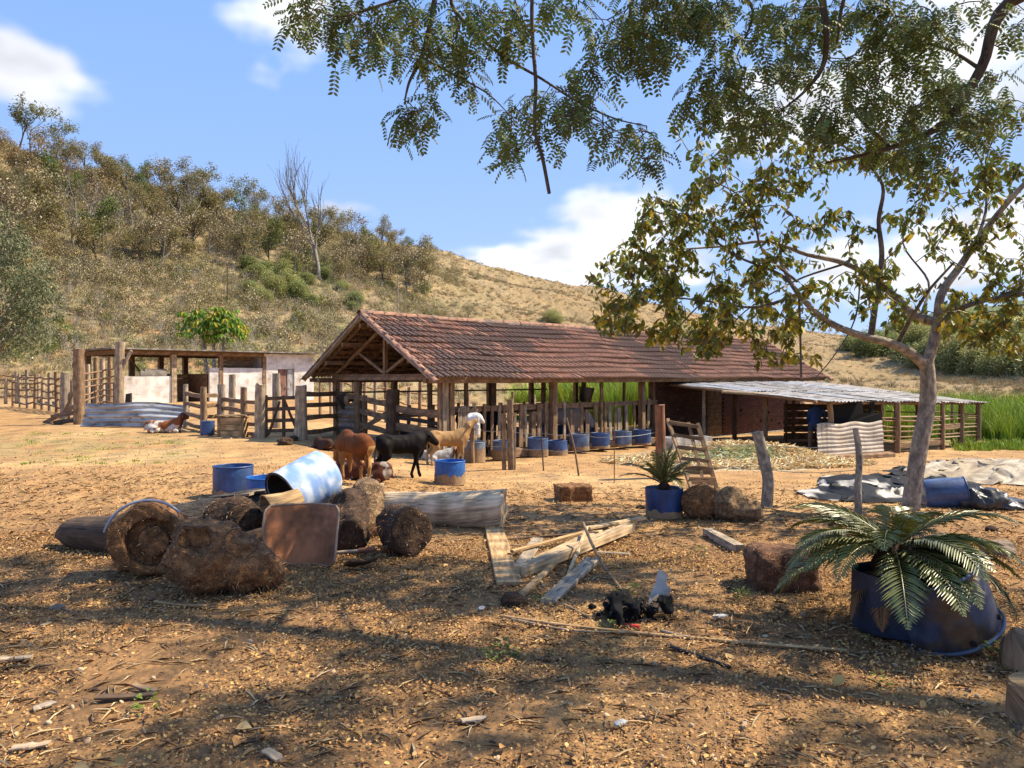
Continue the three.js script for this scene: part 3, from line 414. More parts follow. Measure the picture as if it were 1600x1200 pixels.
// ================================================================ THE TILED BARN
// local frame: x along the ridge away from the camera, z towards the yard, origin on the ground under the near eave corner
const BARN = { x: -2.027, z: -19, turn: Math.atan2(.694, .72), y: -.46, eave: 2.24, ridge: 4.0, W: 6.26, L: 22.7 };
const bw = (s, y, z) => V(BARN.x + .72 * s + .694 * z, BARN.y + y, BARN.z - .694 * s + .72 * z);      // barn frame to world
const bs = (u, z) => { const t = (u - 800) / FPX; return (t * (19 - .72 * z) - BARN.x - .694 * z) / (.72 - .694 * t); };
{
  const r = rng(404), o = thing('tiled_barn', 'long open cattle barn with weathered red clay tile roof', 'barn', [BARN.x, BARN.y, BARN.z], BARN.turn);
  const { eave: E, ridge: R, W, L } = BARN, half = W / 2, slope = Math.hypot(half, R - E), tilt = Math.atan2(R - E, half);
  const gy = (s, z) => { const q = bw(s, 0, z); return H(q.x, q.z) - BARN.y; };
  // --- roof tiles: interlocking pans with two ridges
  const ROWS = 11, TL = slope / ROWS, COLS = 108, TW = L / COLS;
  const tileGeo = seed => { const q = rng(seed), pos = [], idx = [], uv = [], prof = [[0, .0], [.08, .05], [.2, .052], [.29, .004], [.47, .002], [.54, .042], [.68, .042], [.76, .002], [.92, .004], [1.02, .03]], col = []; const off = q() * 5;
    prof.forEach(([x, y], i) => { for (const [l, h] of [[-.13, -.022], [TL * 1.13, .06]]) { pos.push((x - .5) * TW, y + h + (q() - .5) * .004, l); uv.push(x * TW + off, l + off * .7); col.push(1, 1, 1); } });
    for (let i = 0; i < prof.length - 1; i++) { const a = i * 2; idx.push(a, a + 1, a + 2, a + 2, a + 1, a + 3); }
    const b = pos.length / 3; prof.forEach(([x, y], i) => { for (const h of [.06, .04]) { pos.push((x - .5) * TW, y + h, TL * 1.13); uv.push(x * TW + off, h + off); col.push(1, 1, 1); } }); for (let i = 0; i < prof.length - 1; i++) { const a = b + i * 2; idx.push(a, a + 1, a + 2, a + 2, a + 1, a + 3); }
    return raw(pos, idx, uv, col); };   // local; open under its lower end: x across, z down the slope
  const tiles = [1, 2, 3, 4, 5, 6].map(k => tileGeo(600 + k)), clays = [M.clay, M.clay2, M.clay3, M.clay4, M.clay, M.clay2];
  const place = (c, row, front, q) => { const d = row * TL + TL * .02, z = front ? -half + d * Math.cos(tilt) : -half - d * Math.cos(tilt), y = R - d * Math.sin(tilt) - .05 + Math.sin(c * .21) * .008 + n3(c * .11, row * .4, 3) * .05 - .025 * Math.sin(c / COLS * 9.4) ** 2 + (r() < .025 ? .02 : 0); const e = new THREE.Euler(front ? tilt : -tilt, front ? 0 : 0, (r() - .5) * .03, 'XYZ'); const m = new THREE.Matrix4(); const rot = front ? new THREE.Matrix4().makeRotationX(tilt) : new THREE.Matrix4().makeRotationY(Math.PI).multiply(new THREE.Matrix4().makeRotationX(tilt)); rot.multiply(new THREE.Matrix4().makeRotationY((r() - .5) * (r() < .04 ? .3 : .06))).multiply(new THREE.Matrix4().makeRotationZ((r() - .5) * .05)); m.copy(rot).setPosition((c + .5) * TW + (r() - .5) * .012, y, z); return m; };
  const slopeF = part('roof_slope', [beam([.15, R - .16, -half + .05], [L - .15, R - .16, -half + .05], .06, .05)], M.rail, o), slopeB = part('roof_slope', [beam([.15, R - .16, -half - .06], [L - .15, R - .16, -half - .06], .06, .05)], M.rail, o);
  const rest = [0, 0, 0, 0].map((_, k) => []);
  for (let row = 0; row < ROWS; row++) for (let c = 0; c < COLS; c++) {
    const m = place(c, row, true), pale = fbm(c * .06, row * .25, 3.3, 3), k = pale + (r() - .5) * .12 > .13 ? 2 : pale + (r() - .5) * .16 < -.08 ? 3 : [0, 1, 4, 5][r() * 4 | 0];
    if (c < 27) { const t = new THREE.Mesh(tiles[k], clays[k]); t.name = 'roof_tile'; t.applyMatrix4(m); slopeF.add(t); } else rest[k % 4].push(m);
  }
  const inst = (name, geo, m, ms, par) => { const im = new THREE.InstancedMesh(geo, m, ms.length); ms.forEach((q, i) => im.setMatrixAt(i, q)); im.name = name; im.userData = { kind: 'stuff' }; par.add(im); return im; };
  rest.forEach((ms, k) => inst('far_roof_tiles', tiles[k], clays[k], ms, slopeF));
  const back = [[], [], [], []]; for (let row = 0; row < ROWS; row++) for (let c = 0; c < COLS; c++) back[r() * 4 | 0].push(place(c, row, false)); back.forEach((ms, k) => inst('back_roof_tiles', tiles[k], clays[k], ms, slopeB));
  // ridge tiles and the barrel tiles along the gable edges
  const barrel = (len, rad, seed) => { const pos = [], idx = [], uv = [], n = 8; for (let i = 0; i <= n; i++) for (const e of [0, 1]) { const a = Math.PI * i / n, q = rad * (e ? 1.0 : .86); pos.push(e * len, Math.sin(a) * q * .85, Math.cos(a) * q); uv.push(a * rad + seed, e * len + seed); } for (let i = 0; i < n; i++) { const a = i * 2; idx.push(a, a + 2, a + 1, a + 1, a + 2, a + 3); } const b = pos.length / 3; for (let i = 0; i <= n; i++) for (const e of [1, .84]) { const a = Math.PI * i / n; pos.push(len, Math.sin(a) * rad * .85 * e, Math.cos(a) * rad * e); uv.push(a * rad, e); } for (let i = 0; i < n; i++) { const a = b + i * 2; idx.push(a, a + 2, a + 1, a + 1, a + 2, a + 3); } return tint(raw(pos, idx, uv), 1, 1, 1); };
  const rt = [0, 1, 2].map(k => barrel(.42, .125, k * .7)); for (let i = 0; i * .385 < L - .2; i++) { const t = part('ridge_tile', rt[i % 3], clays[(r() * 6) | 0], slopeF); t.position.set(.38 + i * .385, R - .005 + (r() - .5) * .02 - .02 * Math.sin((.38 + i * .385) / L * 9.4) ** 2, -half); t.rotation.set((r() - .5) * .08, Math.PI + (r() - .5) * .04, -.05); }
  part('ridge_mortar', beam([.02, R - .02, -half], [L - .02, R - .02, -half], .2, .07, { seg: 24, jit: .12 }), M.mortar, slopeF);
  for (const x of [.05, L - .05]) for (const [par, sg] of [[slopeF, 1], [slopeB, -1]]) {
    const rk = Math.ceil(slope / .37), g = barrel(.43, .105, 1); for (let i = 0; i < rk; i++) { const d = i * .37 + .05, t = part('edge_tile', g, clays[(r() * 6) | 0], par); t.position.set(x, R - .03 - d * Math.sin(tilt), -half + sg * d * Math.cos(tilt)); t.rotation.order = 'YXZ'; t.rotation.set(0, sg > 0 ? -Math.PI / 2 : Math.PI / 2, -tilt - .05); }
    part('edge_mortar', beam([x, R - .07, -half + sg * .05], [x, E - .01, -half + sg * (half - .05)], .13, .12, { seg: 14, jit: .14, seed: 4 + x }), M.mortar, par);
  }
  // --- timber: purlins, rafters, battens, trusses
  for (const sg of [1, -1]) { for (let i = 0; i < 4; i++) { const d = .25 + i * 1.05, y = R - .2 - d * Math.sin(tilt), z = -half + sg * d * Math.cos(tilt); part('purlin', beam([.12, y, z], [L - .1, y, z], .09, .12, { seg: 10, jit: .06, seed: i + sg }), M.rail, o); }
    for (let i = 0; i < 16; i++) { const x = .3 + i * 1.45; part('rafter', beam([x, R - .11, -half + sg * .02], [x, E - .035, -half + sg * (half - .03)], .06, .07, { seg: 4, jit: .05, seed: i }), M.rail, o); }
    for (let i = 0; i < 10; i++) { const d = i * TL + TL * .9, y = R - .06 - d * Math.sin(tilt), z = -half + sg * d * Math.cos(tilt); part('batten', beam([.1, y - .02, z], [L - .1, y - .02, z], .04, .03), M.rail, o); } }
  const truss = (x, m) => { const t = part('truss', beam([x, E - .02, -.38], [x, E - .02, -W + .35], .12, .17, { seg: 6, jit: .05, seed: x }), m, o);
    part('king_post', beam([x, E + .06, -half], [x, R - .32, -half], .1, .1, { jit: .05, seed: 3 }), m, t);
    for (const sg of [1, -1]) { part('principal_rafter', tube([[x, E + .02, -half + sg * (half - .42)], [x, R - .3, -half + sg * .02]], [.07, .06], { seg: 7, amp: .1, sub: 4 }), m, t); part('strut', beam([x, E + .12, -half + sg * .08], [x, lerp(E, R, .5) - .12, -half + sg * (half * .47)], .07, .08, { jit: .06, seed: 9 }), m, t); } };
  truss(.83, M.rail); truss(5.0, M.rail); truss(9.37, M.rail);
  for (const z of [-.5, -W + .5]) part('wall_plate', beam([.2, E - .11, z], [L - .2, E - .11, z], .13, .14, { seg: 12, jit: .05, seed: z }), M.rail, o);
  part('eave_board', beam([.1, E - .05, -.06], [L - .1, E - .05, -.06], .03, .07, { seg: 16, jit: .1, seed: 8 }), M.rail, o);
  // --- posts
  const post = (s, z, w, m, seed, top = E - .1) => part('post', beam([s, gy(s, z) - .2, z], [s, top, z], w, w, { seg: 5, jit: .07, seed, ch: .012 }), m, o);
  post(.83, -.5, .2, M.postPale, 21); post(1.02, -.42, .15, M.rail, 22); post(.64, -.44, .09, M.rail, 23);
  post(5.0, -.5, .2, M.rail, 24); post(9.37, -.5, .18, M.rail, 25); post(7.3, -.55, .09, M.rail, 26); post(3.05, -2.2, .1, M.rail, 27); post(bs(975, -1.2), -1.2, .09, M.rail, 28); post(bs(940, -1.4), -1.4, .1, M.rail, 29);
  [.83, 3, 5, 7.2, 9.4, 12].forEach((s, i) => post(s, -W + .5, .16, i ? M.rail : M.rail, 30 + i)); [2.4, 5, 7.3, 9.4].forEach((s, i) => post(s, -3.1, .13, M.rail, 40 + i, E + .4));
  part('tie_rail', tube([[.83, 1.75, -W + .5], [10.3, 1.75, -W + .5]], .03, { seg: 5 }), M.rail, o);
  // --- feeding front: top rail, sill and upright boards with heads' gaps
  part('feed_rail', beam([1.1, 1.36, -.62], [10.4, 1.36, -.62], .05, .15, { seg: 14, jit: .05, seed: 51 }), M.rail, o);
  part('feed_sill', beam([2.2, .16, -.05], [10.9, .13, .02], .26, .2, { seg: 14, jit: .08, seed: 52 }), M.rail, o);
  part('feed_rail', beam([1.1, .42, -.66], [10.4, .42, -.66], .06, .13, { seg: 12, jit: .06, seed: 53 }), M.rail, o);
  for (let s = 1.5, i = 0; s < 10.3; s += .22 + r() * .26, i++) { const wide = .08 + r() * .09, tall = 1.2 + r() * .32, ln = (r() - .5) * .16; part('upright_board', beam([s, .12, -.56 + r() * .03], [s + ln, tall, -.56], wide, .035, { seg: 2, jit: .06, seed: 60 + i, upv: [0, 0, 1] }), [M.rail, M.rail, M.plankGrey, M.postPale, M.rail][r() * 5 | 0], o); }
  for (let s = 1.8, i = 0; s < 10.3; s += .55 + r() * .5, i++) { const ln = (r() - .5) * .3; part('upright_board', beam([s, .1, -3.4], [s + ln, 1.25 + r() * .3, -3.4], .1, .04, { jit: .05, seed: 160 + i, upv: [0, 0, 1] }), M.rail, o); }
  part('feed_rail', beam([1.1, 1.1, -3.36], [10.4, 1.1, -3.36], .05, .12, { seg: 6, jit: .06, seed: 57 }), M.rail, o);
  // --- brick store at the far half: bricks proud of their mortar
  const s0 = 10.55, s1 = L - .35, zf = -.95; part('store_wall', [bx((s0 + s1) / 2, 1.02, zf - .09, s1 - s0, 2.3, .1)], M.concrete, o, { label: 'red brick store wall under the eaves' });
  part('store_wall', [bx(18.1, 1.02, -3.4, .1, 2.3, 4.7)], M.brick, o); part('store_wall', [bx(s1 - .06, 1.3, -3.2, .1, 2.9, 4.4)], M.brick, o); part('store_wall', [bx((18.1 + s1) / 2, 1.02, -W + .7, s1 - 18.1, 2.3, .1)], M.brick, o);
  const bg = beam([-.108, 0, 0], [.108, 0, 0], .1, .066, { ch: .006 }), bms = [[], [], []]; for (let k = 0; k < 28; k++) for (let x = s0 + (k % 2 ? .11 : .22); x < s1 - .1; x += .232) { const sx = x; if ((sx > 14.1 && sx < 15.2 && k < 24) || r() < .015) continue; const m = new THREE.Matrix4().makeRotationY((r() - .5) * .03); m.setPosition(x, -.08 + k * .08 + (r() - .5) * .006, zf + (r() - .5) * .012); bms[r() * 3 | 0].push(m); }
  const bmat = [M.brick, mat([.31, .13, .08], { t: T.mott }), mat([.20, .085, .06], { t: T.mott })]; bms.forEach((ms, k) => inst('wall_bricks', bg, bmat[k], ms, o));
  part('door', [bx(14.65, .92, zf - .01, 1.05, 1.95, .05)], M.rail, o);
  part('corner_post', beam([s0, -.2, zf + .02], [s0, E - .1, zf + .02], .16, .16, { seg: 4, jit: .05 }), M.rail, o);
  part('store_floor', [bx((s0 + s1) / 2, -.12, -3.2, s1 - s0, .1, 4.8)], M.concrete, o);
}

// ---------------------------------------------------------------- feed drums in front of the barn
const drumProto = (h, r0, { dirt = .45, lip = .012 } = {}) => { // open cut drum: plastic shell, bottom, soil-caked lower shell
  const wall = .012, n = 28; return { shell: lathe([[0, .02], [r0 - .03, .02], [r0 * .985, .04], [r0, h * .3], [r0 * 1.01, h * .6], [r0 * .995, h], [r0 * .995 - wall, h], [r0 * .99 - wall, h * .6], [r0 * .97 - wall, .06], [0, .04]], n), rim: new THREE.TorusGeometry(r0 * .99, lip, 6, 28).rotateX(Math.PI / 2).translate(0, h, 0) };
};
/** a caked mud band round the foot of a drum, with an uneven upper edge */
function mudBand(r0, h, seed, cover = 1) { const pos = [], idx = [], uv = [], n = 90; for (let i = 0; i <= n; i++) { const a = i / n * 6.283, top = h * clamp(.72 + .5 * fbm(Math.cos(a) * 2.2 + seed, Math.sin(a) * 2.2, seed * 2, 5) + .12 * n3(Math.cos(a) * 14, Math.sin(a) * 14, seed), .12, 1); for (const [y, q] of [[0, .007], [top * .5, .006], [top, .0035]]) { const rr = r0 * 1.012 + q; pos.push(Math.cos(a) * rr, y + .01, Math.sin(a) * rr); uv.push(a * r0, y); } } for (let i = 0; i < n; i++) for (let j = 0; j < 2; j++) { const a = i * 3 + j; idx.push(a, a + 1, a + 3, a + 1, a + 4, a + 3); } return raw(pos, idx, uv); }
const blues = [[.045, .10, .26], [.075, .135, .28], [.125, .185, .30], [.18, .235, .32], [.02, .14, .50]].map(c => mat(c, { t: T.mott, rough: .42 }));
function drum(name, label, p, h, r0, { tilt = 0, turn = 0, blue = 0, mud = .5, group, cat = 'drum', seed = 1 } = {}) {
  const o = thing(name, label, cat, A3(p), turn, group), g = drumProto(h, r0); const sh = part('shell', g.shell, blues[blue], o); part('rim', g.rim, blues[blue], sh); if (mud) part('mud', mudBand(r0, h * mud, seed), M.dirt, sh); o.rotation.z = tilt; return o;
}
{
  const where = ['first from the wide corner post', 'behind the paired fence posts', 'just past the paired fence posts', 'beside the brown barn post', 'left of the leaning stick', 'third from the brick wall', 'second from the brick wall', 'nearest the brick wall'];
  [[740, .52, .95], [787, .5, .7], [840, .5, .55], [871, .42, .5], [905, .48, .35], [938, .47, .25], [972, .47, .22], [1003, .48, .2]].forEach(([u, h, mud], i) => { const s = bs(u, .18), q = bw(s, 0, .18); q.y = H(q.x, q.z) - .02 + (i < 3 ? .04 : 0) + (i >= 4 ? .1 : 0); drum('feed_drum', `blue cut drum feed trough under the barn eave, ${where[i]}`, q, h, .29, { tilt: i === 0 ? -.03 : (i % 3 - 1) * .03, turn: i, blue: [3, 2, 1, 0, 2, 0, 2, 0][i], mud, seed: i + 2, cat: 'trough', group: 'feed drums along the barn front' }); });
  const inner = ['furthest left', 'second from left', 'middle', 'second from right', 'furthest right']; [[805, -2.6], [845, -2.6], [880, -2.6], [918, -2.6], [685, -4.2]].forEach(([u, z], i) => { const q = bw(bs(u, z), 0, z); q.y = H(q.x, q.z); drum('inner_feed_drum', `dark blue drum on the ground inside the barn, ${['left one of four behind the boards', 'second of four behind the boards', 'third of four behind the boards', 'last of four behind the boards', 'alone behind the gable rails'][i]}`, q, .62, .29, { blue: 0, mud: .3, seed: 30 + i, turn: i, group: 'drums inside the barn' }); });
  // black tub hung on the feed rail
  { const q = bw(bs(916, -.7), 1.46, -.75); const o = thing('black_tub', 'black tapered tub standing on the feed rail inside the barn', 'tub', A3(q), 0); const g = lathe([[0, 0], [.19, 0], [.25, .42], [.255, .44], [.24, .44], [.18, .02], [0, .02]], 22); part('shell', g, M.blackPl, o); part('rim', new THREE.TorusGeometry(.252, .014, 6, 24).rotateX(Math.PI / 2).translate(0, .44, 0), M.blackPl, o); o.rotation.z = -.12; }
  // grey fibre mat tied beside the corner post
  { const o = thing('fibre_mat', 'grey reed mat tied beside the wide corner post', 'mat', A3(bw(1.25, 0, -.36)), BARN.turn); for (let i = 0; i < 26; i++) part('reed', beam([-.05 + i * .027, .72 + .02 * Math.sin(i * 3), .0], [-.05 + i * .027 + .03, 1.4 + .03 * Math.sin(i * 7), .0], .03, .012, { jit: .1, seed: i, upv: [0, 0, 1] }), [M.plankGrey, M.post, M.rail][i % 3], o); part('binding', [bx(.32, .85, .012, .76, .02, .015), bx(.32, 1.28, .012, .76, .02, .015)], M.post, o); }
}

// ================================================================ FENCES, PENS AND POSTS
/** a weathered round post as geometry from its foot, leaning a little */
const roundPost = (h, r0, seed, lean = [0, 0], amp = .14, r1 = .92) => tube([[0, -.25, 0], [lean[0] * .2, h * .3, lean[1] * .2], [lean[0] * .6, h * .7, lean[1] * .6], [lean[0], h, lean[1]]], [r0 * 1.05, r0, r0 * .97, r0 * r1], { seg: 9, sub: 3, amp, freq: 2.2, seed, jagged: r0 * .35 });
const rel = (o, p) => p.clone().sub(o.position);
function fenceOf(name, label, posts, rails, cat = 'fence') { // posts: [world foot, height, radius, material, lean], rails: [world a, world b, w, h, material]
  const o = thing(name, label, cat, A3(posts.length ? posts[0][0] : rails[0][0]));
  posts.forEach(([p, h, r0, m, lean], i) => { const g = roundPost(h, r0, i + h * 3, lean ?? [0, 0]); const q = rel(o, p); g.translate(q.x, q.y, q.z); part('post', g, m, o); });
  rails.forEach(([a, b, w, h, m, opt], i) => { const A = rel(o, a), B = rel(o, b); part('rail', opt?.round ? tube([A, A.clone().lerp(B, .3).add(V(0, Math.sin(i * 5) * .03, 0)), A.clone().lerp(B, .7).add(V(0, Math.cos(i * 3) * .03, 0)), B], [w, w * .95, w * .85, w * .75], { seg: 6, sub: 3, amp: .12, seed: i }) : beam(A, B, w, h, { seg: 5, jit: .1, seed: i + 3, bow: (i % 3 - 1) * .025, ch: .006 }), m, o); });
  return o;
}
const up = (p, y) => p.clone().add(V(0, y, 0));
{
  const f = (u, d) => onG(u, d, -.02);
  // corral in front of the white building, left of the gate
  const c290 = f(290, 24.6), c318 = f(318, 23.1), c345 = f(346, 23.6), c380 = f(381, 22.2), c403 = f(407, 21.5), c470 = f(470, 21.2), c432 = f(432, 24.5), c363 = f(363, 25.5);
  fenceOf('corral_fence', 'weathered grey post and rail corral fence in front of the white building',
    [[c290, 1.42, .085, M.plankGrey], [c318, 1.38, .1, M.post], [c345, 1.42, .13, M.plankGrey], [c380, 1.42, .1, M.post], [c363, 1.72, .12, M.plankGrey]],
    [...[1.15, .82, .48, .2].map(y => [up(c290, y), up(c318, y - .05), .09, .12, M.rail]), ...[1.12, .8, .5].map(y => [up(c318, y), up(c345, y - .03), .09, .12, M.rail]), ...[.98, .7, .42].map(y => [up(c345, y), up(c380, y + .02), .08, .12, M.rail]), ...[1.0, .65, .4, .1].map((y) => [up(c380, y), up(c403, y), .08, .11, M.rail])]);
  single('gate_post', 'thick pale twisted gate post nearest the rail gate hinge', 'post', roundPost(1.52, .17, 5, [.02, 0], .2), M.postPale, A3(c403));
  single('gate_post', 'thick split pale post at the gate end by the barn corner', 'post', roundPost(1.5, .17, 8, [.02, .02], .22), M.postPale, A3(c470));
  { const a = c403.clone().lerp(c470, .13), b = c403.clone().lerp(c470, .9), o = thing('rail_gate', 'brown wooden rail gate with crossed braces between two thick posts', 'gate', A3(a)); const B = rel(o, b), n = B.clone().normalize(); const at = (q, y) => n.clone().multiplyScalar(q * B.length()).add(V(0, y, 0)); for (const y of [1.12, .82, .5, .22]) part('gate_rail', beam(at(0, y), at(1, y + .05), .04, .1, { jit: .06, seed: y * 10, seg: 3 }), M.postDark, o); for (const q of [0.01, .58]) part('gate_stile', beam(at(q, .05), at(q, 1.22), .09, .045, { jit: .05 }), M.postDark, o); part('gate_brace', beam(at(.6, 1.1), at(.98, .3), .05, .09, { jit: .05 }), M.postDark, o); part('gate_brace', beam(at(.08, .1), at(.45, 1.05), .05, .09, { jit: .05 }), M.postDark, o); }
  single('yard_post', 'grey square topped post standing behind the rail gate', 'post', roundPost(1.75, .13, 9), M.plankGrey, A3(c432));
  // rails between the gate post and the barn gable
  const g524 = bw(.83, 0, -5.8), g555 = bw(.83, 0, -4.55), g613 = bw(.83, 0, -2.75), g693 = bw(.83, 0, -.62); for (const q of [g524, g555, g613, g693]) q.y = H(q.x, q.z) - .02;
  fenceOf('gable_side_fence', 'four crooked rails between split gate post and barn gable', [], [1.28, .95, .58, .2].map((y, i) => [up(c470, y), up(g524, y + .02), .1, .13, M.rail]));
  fenceOf('gable_fence', 'post and plank fence closing the open barn gable', [[g555, 1.75, .13, M.rail], [g613, 1.72, .2, M.postDark], [up(g555, .0).add(V(.22, 0, .1)), 1.35, .09, M.rail]],
    [...[1.3, .98, .62].map(y => [up(g524, y), up(g555, y), .06, .15, M.rail]), ...[1.3, .9, .48].map(y => [up(g555, y), up(g613, y), .06, .16, M.rail]), ...[1.22, .72].map(y => [up(g613, y), up(g693, y), .06, .2, M.rail]), [up(g613, .95), up(g693, .95), .05, .1, M.dark], [up(g555, .3), up(g613, 1.2), .05, .13, M.rail]]);
  // corrugated panel on the gable fence
  const sheet = (w, h, waves, amp, seed) => { const n = waves * 6, pos = [], idx = [], uv = [], q = 6; for (let j = 0; j <= q; j++) for (let i = 0; i <= n; i++) { const y = i / n * h, x = (j / q - .5) * w; pos.push(x, y, Math.sin(i / n * waves * 6.283) * amp + fbm(x * 2 + seed, y * 2, seed, 2) * .03); uv.push(x + seed, y); } for (let j = 0; j < q; j++) for (let i = 0; i < n; i++) { const a = j * (n + 1) + i; idx.push(a, a + n + 1, a + 1, a + 1, a + n + 1, a + n + 2); } return raw(pos, idx, uv); };
  { const m = g524.clone().lerp(g555, .46); single('corrugated_panel', 'grey brown corrugated sheet nailed low on the gable fence', 'sheet', sheet(1.1, .95, 5, .022, 3), M.zincOld, [m.x + .1, m.y + .12, m.z + .14], BARN.turn - Math.PI / 2); }
  // saddle and rope hung under the gable
  { const q = bw(.9, 1.5, -5.2), o = thing('hanging_harness', 'dark leather harness hanging under the left gable corner', 'harness', A3(q)); part('saddle_pad', net((x, y, z) => smin(ell(x, y, z, [0, .1, 0], [.34, .13, .14]), ell(x, y, z, [-.12, -.06, 0], [.14, .2, .1]), .08) + fbm(x * 5, y * 5, z * 5, 2) * .04, [-.5, -.4, -.3], [.5, .4, .3], .04), M.dark, o); part('strap', tube([[.16, .1, 0], [.2, -.15, .05], [.05, -.28, .04], [-.1, -.2, .03]], .022, { seg: 5, sub: 3 }), M.dark, o); part('cloth', net((x, y, z) => ell(x, y, z, [-.02, .03, .14], [.09, .16, .05]), [-.2, -.2, 0], [.2, .25, .25], .03), M.plankTan, o); }
  // pens behind the barn seen through the open gable
  const far = (u0, u1, d0, d1, n, hh, name, label, rails) => { const ps = []; for (let i = 0; i < n; i++) { const q = i / (n - 1), p = f(lerp(u0, u1, q), lerp(d0, d1, q)); ps.push([p, hh * (.85 + .3 * Math.abs(Math.sin(i * 7.1))), .06 + .03 * Math.abs(Math.sin(i * 3.3)), [M.post, M.postPale, M.plankGrey][i % 3], [Math.sin(i * 5) * .05, 0]]); } fenceOf(name, label, ps, rails.flatMap(y => ps.slice(1).map((b, i) => [up(ps[i][0], y), up(b[0], y + Math.sin(i * 4 + y) * .05), .045, .06, M.rail, { round: 1 }]))); };
  far(500, 690, 31, 36, 12, 1.9, 'stake_fence', 'pale stake fence behind the barn seen through the gable', [.5, 1.0, 1.5]);
  far(700, 1000, 33, 44, 10, 1.6, 'back_yard_fence', 'post fence behind the barn seen between its posts', [.5, 1.05]);
  far(20, 112, 36, 31, 9, 1.5, 'stick_pen', 'stick rail pen with many posts at the far left', [.25, .55, .85, 1.15, 1.4]);
  far(-60, 60, 38.5, 39, 8, 1.5, 'back_stick_pen', 'second stick rail fence behind the far left pen', [.4, .8, 1.2, 1.45]);
  // tall posts and the leaning ladder fence between them
  const p124 = f(124, 26), p187 = f(186, 27.3), p103 = f(101, 29);
  single('tall_post', 'tallest dark wooden post at the corner of the zinc sheet', 'post', roundPost(2.6, .19, 31, [-.02, 0], .14), M.post, A3(p124));
  single('tall_post', 'pale forked tree trunk post left of the white half wall', 'post', mergeAll([roundPost(2.85, .17, 33, [.05, 0], .16), tube([[.1, 1.85, 0], [.28, 2.25, .02], [.46, 2.55, .03]], [.09, .07, .05], { seg: 7, sub: 3, amp: .1 })]), M.postPale, A3(p187));
  single('tall_post', 'short thick grey post left of the tallest post', 'post', roundPost(1.75, .17, 35, [.03, 0], .16), M.plankGrey, A3(p103));
  const l1 = f(137, 29.5), l2 = f(160, 29.3), l0 = f(128, 27.5), l3 = f(184, 28.6);
  fenceOf('pole_fence', 'fence of thin horizontal poles between two tall posts', [[l1, 2.05, .1, M.postPale], [l2, 2.25, .1, M.postPale], [f(150, 32), 2.3, .1, M.post], [f(172, 31.5), 2.3, .1, M.post]], [.3, .55, .8, 1.05, 1.3, 1.55, 1.8].flatMap((y, i) => [[up(l0, y - .1), up(l2, y + Math.sin(i) * .05), .035, .05, M.rail, { round: 1 }], [up(l2, y + Math.sin(i) * .05), up(l3, y + .1), .035, .05, M.rail, { round: 1 }]]));
  fenceOf('low_plank_fence', 'low tumbled planks stacked left of the tallest post', [], [[f(68, 26.8), up(p124, .75), .06, .12, M.rail], [up(f(80, 26.5), .25), up(p124, .45), .06, .14, M.rail], [up(f(84, 26.2), .05), up(p124, .18), .06, .16, M.postDark], [up(f(95, 27.5), .2), up(p124, 1.5), .05, .09, M.rail]], 'planks');
  // long zinc sheet lying against the pen
  { const a = f(133, 25.2), b = f(296, 24.9), w = a.distanceTo(b), m = a.clone().lerp(b, .5); const g = deform(sheet(w, .82, 5, .03, 9), v => { const q = v.x / w; v.y *= 1 - .1 * Math.max(0, -q * 2) - .14 * sstep(-.1, .5, q) + .1 * Math.sin(q * 9) * .3; v.z += (.22 - .4 * v.y * .6) + .1 * Math.sin(q * 7 + v.y * 3) + .09 * sstep(.05, .2, q) * sstep(.42, .26, q) * Math.sin(v.y * 6); }); const o = single('zinc_sheet', 'long buckled silver zinc sheet propped along the pen', 'sheet', g, M.zinc, [m.x, H(m.x, m.z) + .03, m.z], Math.atan2(-(b.z - a.z), b.x - a.x)); }
  single('black_post', 'short charred black post before the white half wall', 'post', beam([0, -.2, 0], [0, 1.05, 0], .2, .12, { jit: .16, seg: 5, ch: .02, seed: 4 }), M.dark, A3(f(201, 26.6)));
  single('fallen_pole', 'long pale pole sloping down behind the zinc sheet', 'pole', tube([A3(up(f(188, 26.9), .42)), A3(up(f(240, 26.2), .3)), A3(up(f(288, 25.1), .06))], [.05, .045, .04], { seg: 7, sub: 3 }), M.postPale);
  // blue tub and wooden box by the corral
  drum('blue_tub', 'small blue tub beside the wooden box at the corral', f(324, 22.3), .42, .2, { blue: 0, mud: 0, seed: 3, cat: 'tub' });
  { const p = f(364, 21.9), o = thing('feed_box', 'tan plank feed box standing against the corral fence', 'box', A3(p), .03); for (let k = 0; k < 3; k++) { part('plank', beam([-.36, .12 + k * .19, .2], [.36, .12 + k * .19, .2], .02, .175, { jit: .03, seed: k }), M.plankTan, o); part('plank', beam([-.36, .12 + k * .19, -.2], [.36, .12 + k * .19, -.2], .02, .175, { jit: .03, seed: k + 5 }), M.plankTan, o); for (const x of [-.37, .37]) part('plank', beam([x, .12 + k * .19, -.2], [x, .12 + k * .19, .2], .02, .175, { jit: .03, seed: k + 9 }), M.plankTan, o); } for (const [x, z] of [[-.33, .225], [.33, .225]]) part('corner_batten', beam([x, 0, z], [x, .66, z], .05, .025, { upv: [0, 0, 1] }), M.rail, o); part('lid', beam([-.42, .64, 0], [.42, .64, 0], .48, .03, { jit: .03 }), M.plankTan, o); }

  // --- wire fence across the yard
  const w738 = G(738, 724), w795 = G(795, 734), w1030 = G(1033, 747), w1190 = G(1197, 794), w1340 = G(1339, 803);
  single('sack_post', 'rough brown post with the white sack draped over it', 'post', roundPost(1.18, .062, 41, [-.03, 0], .16), M.post, A3(w738));
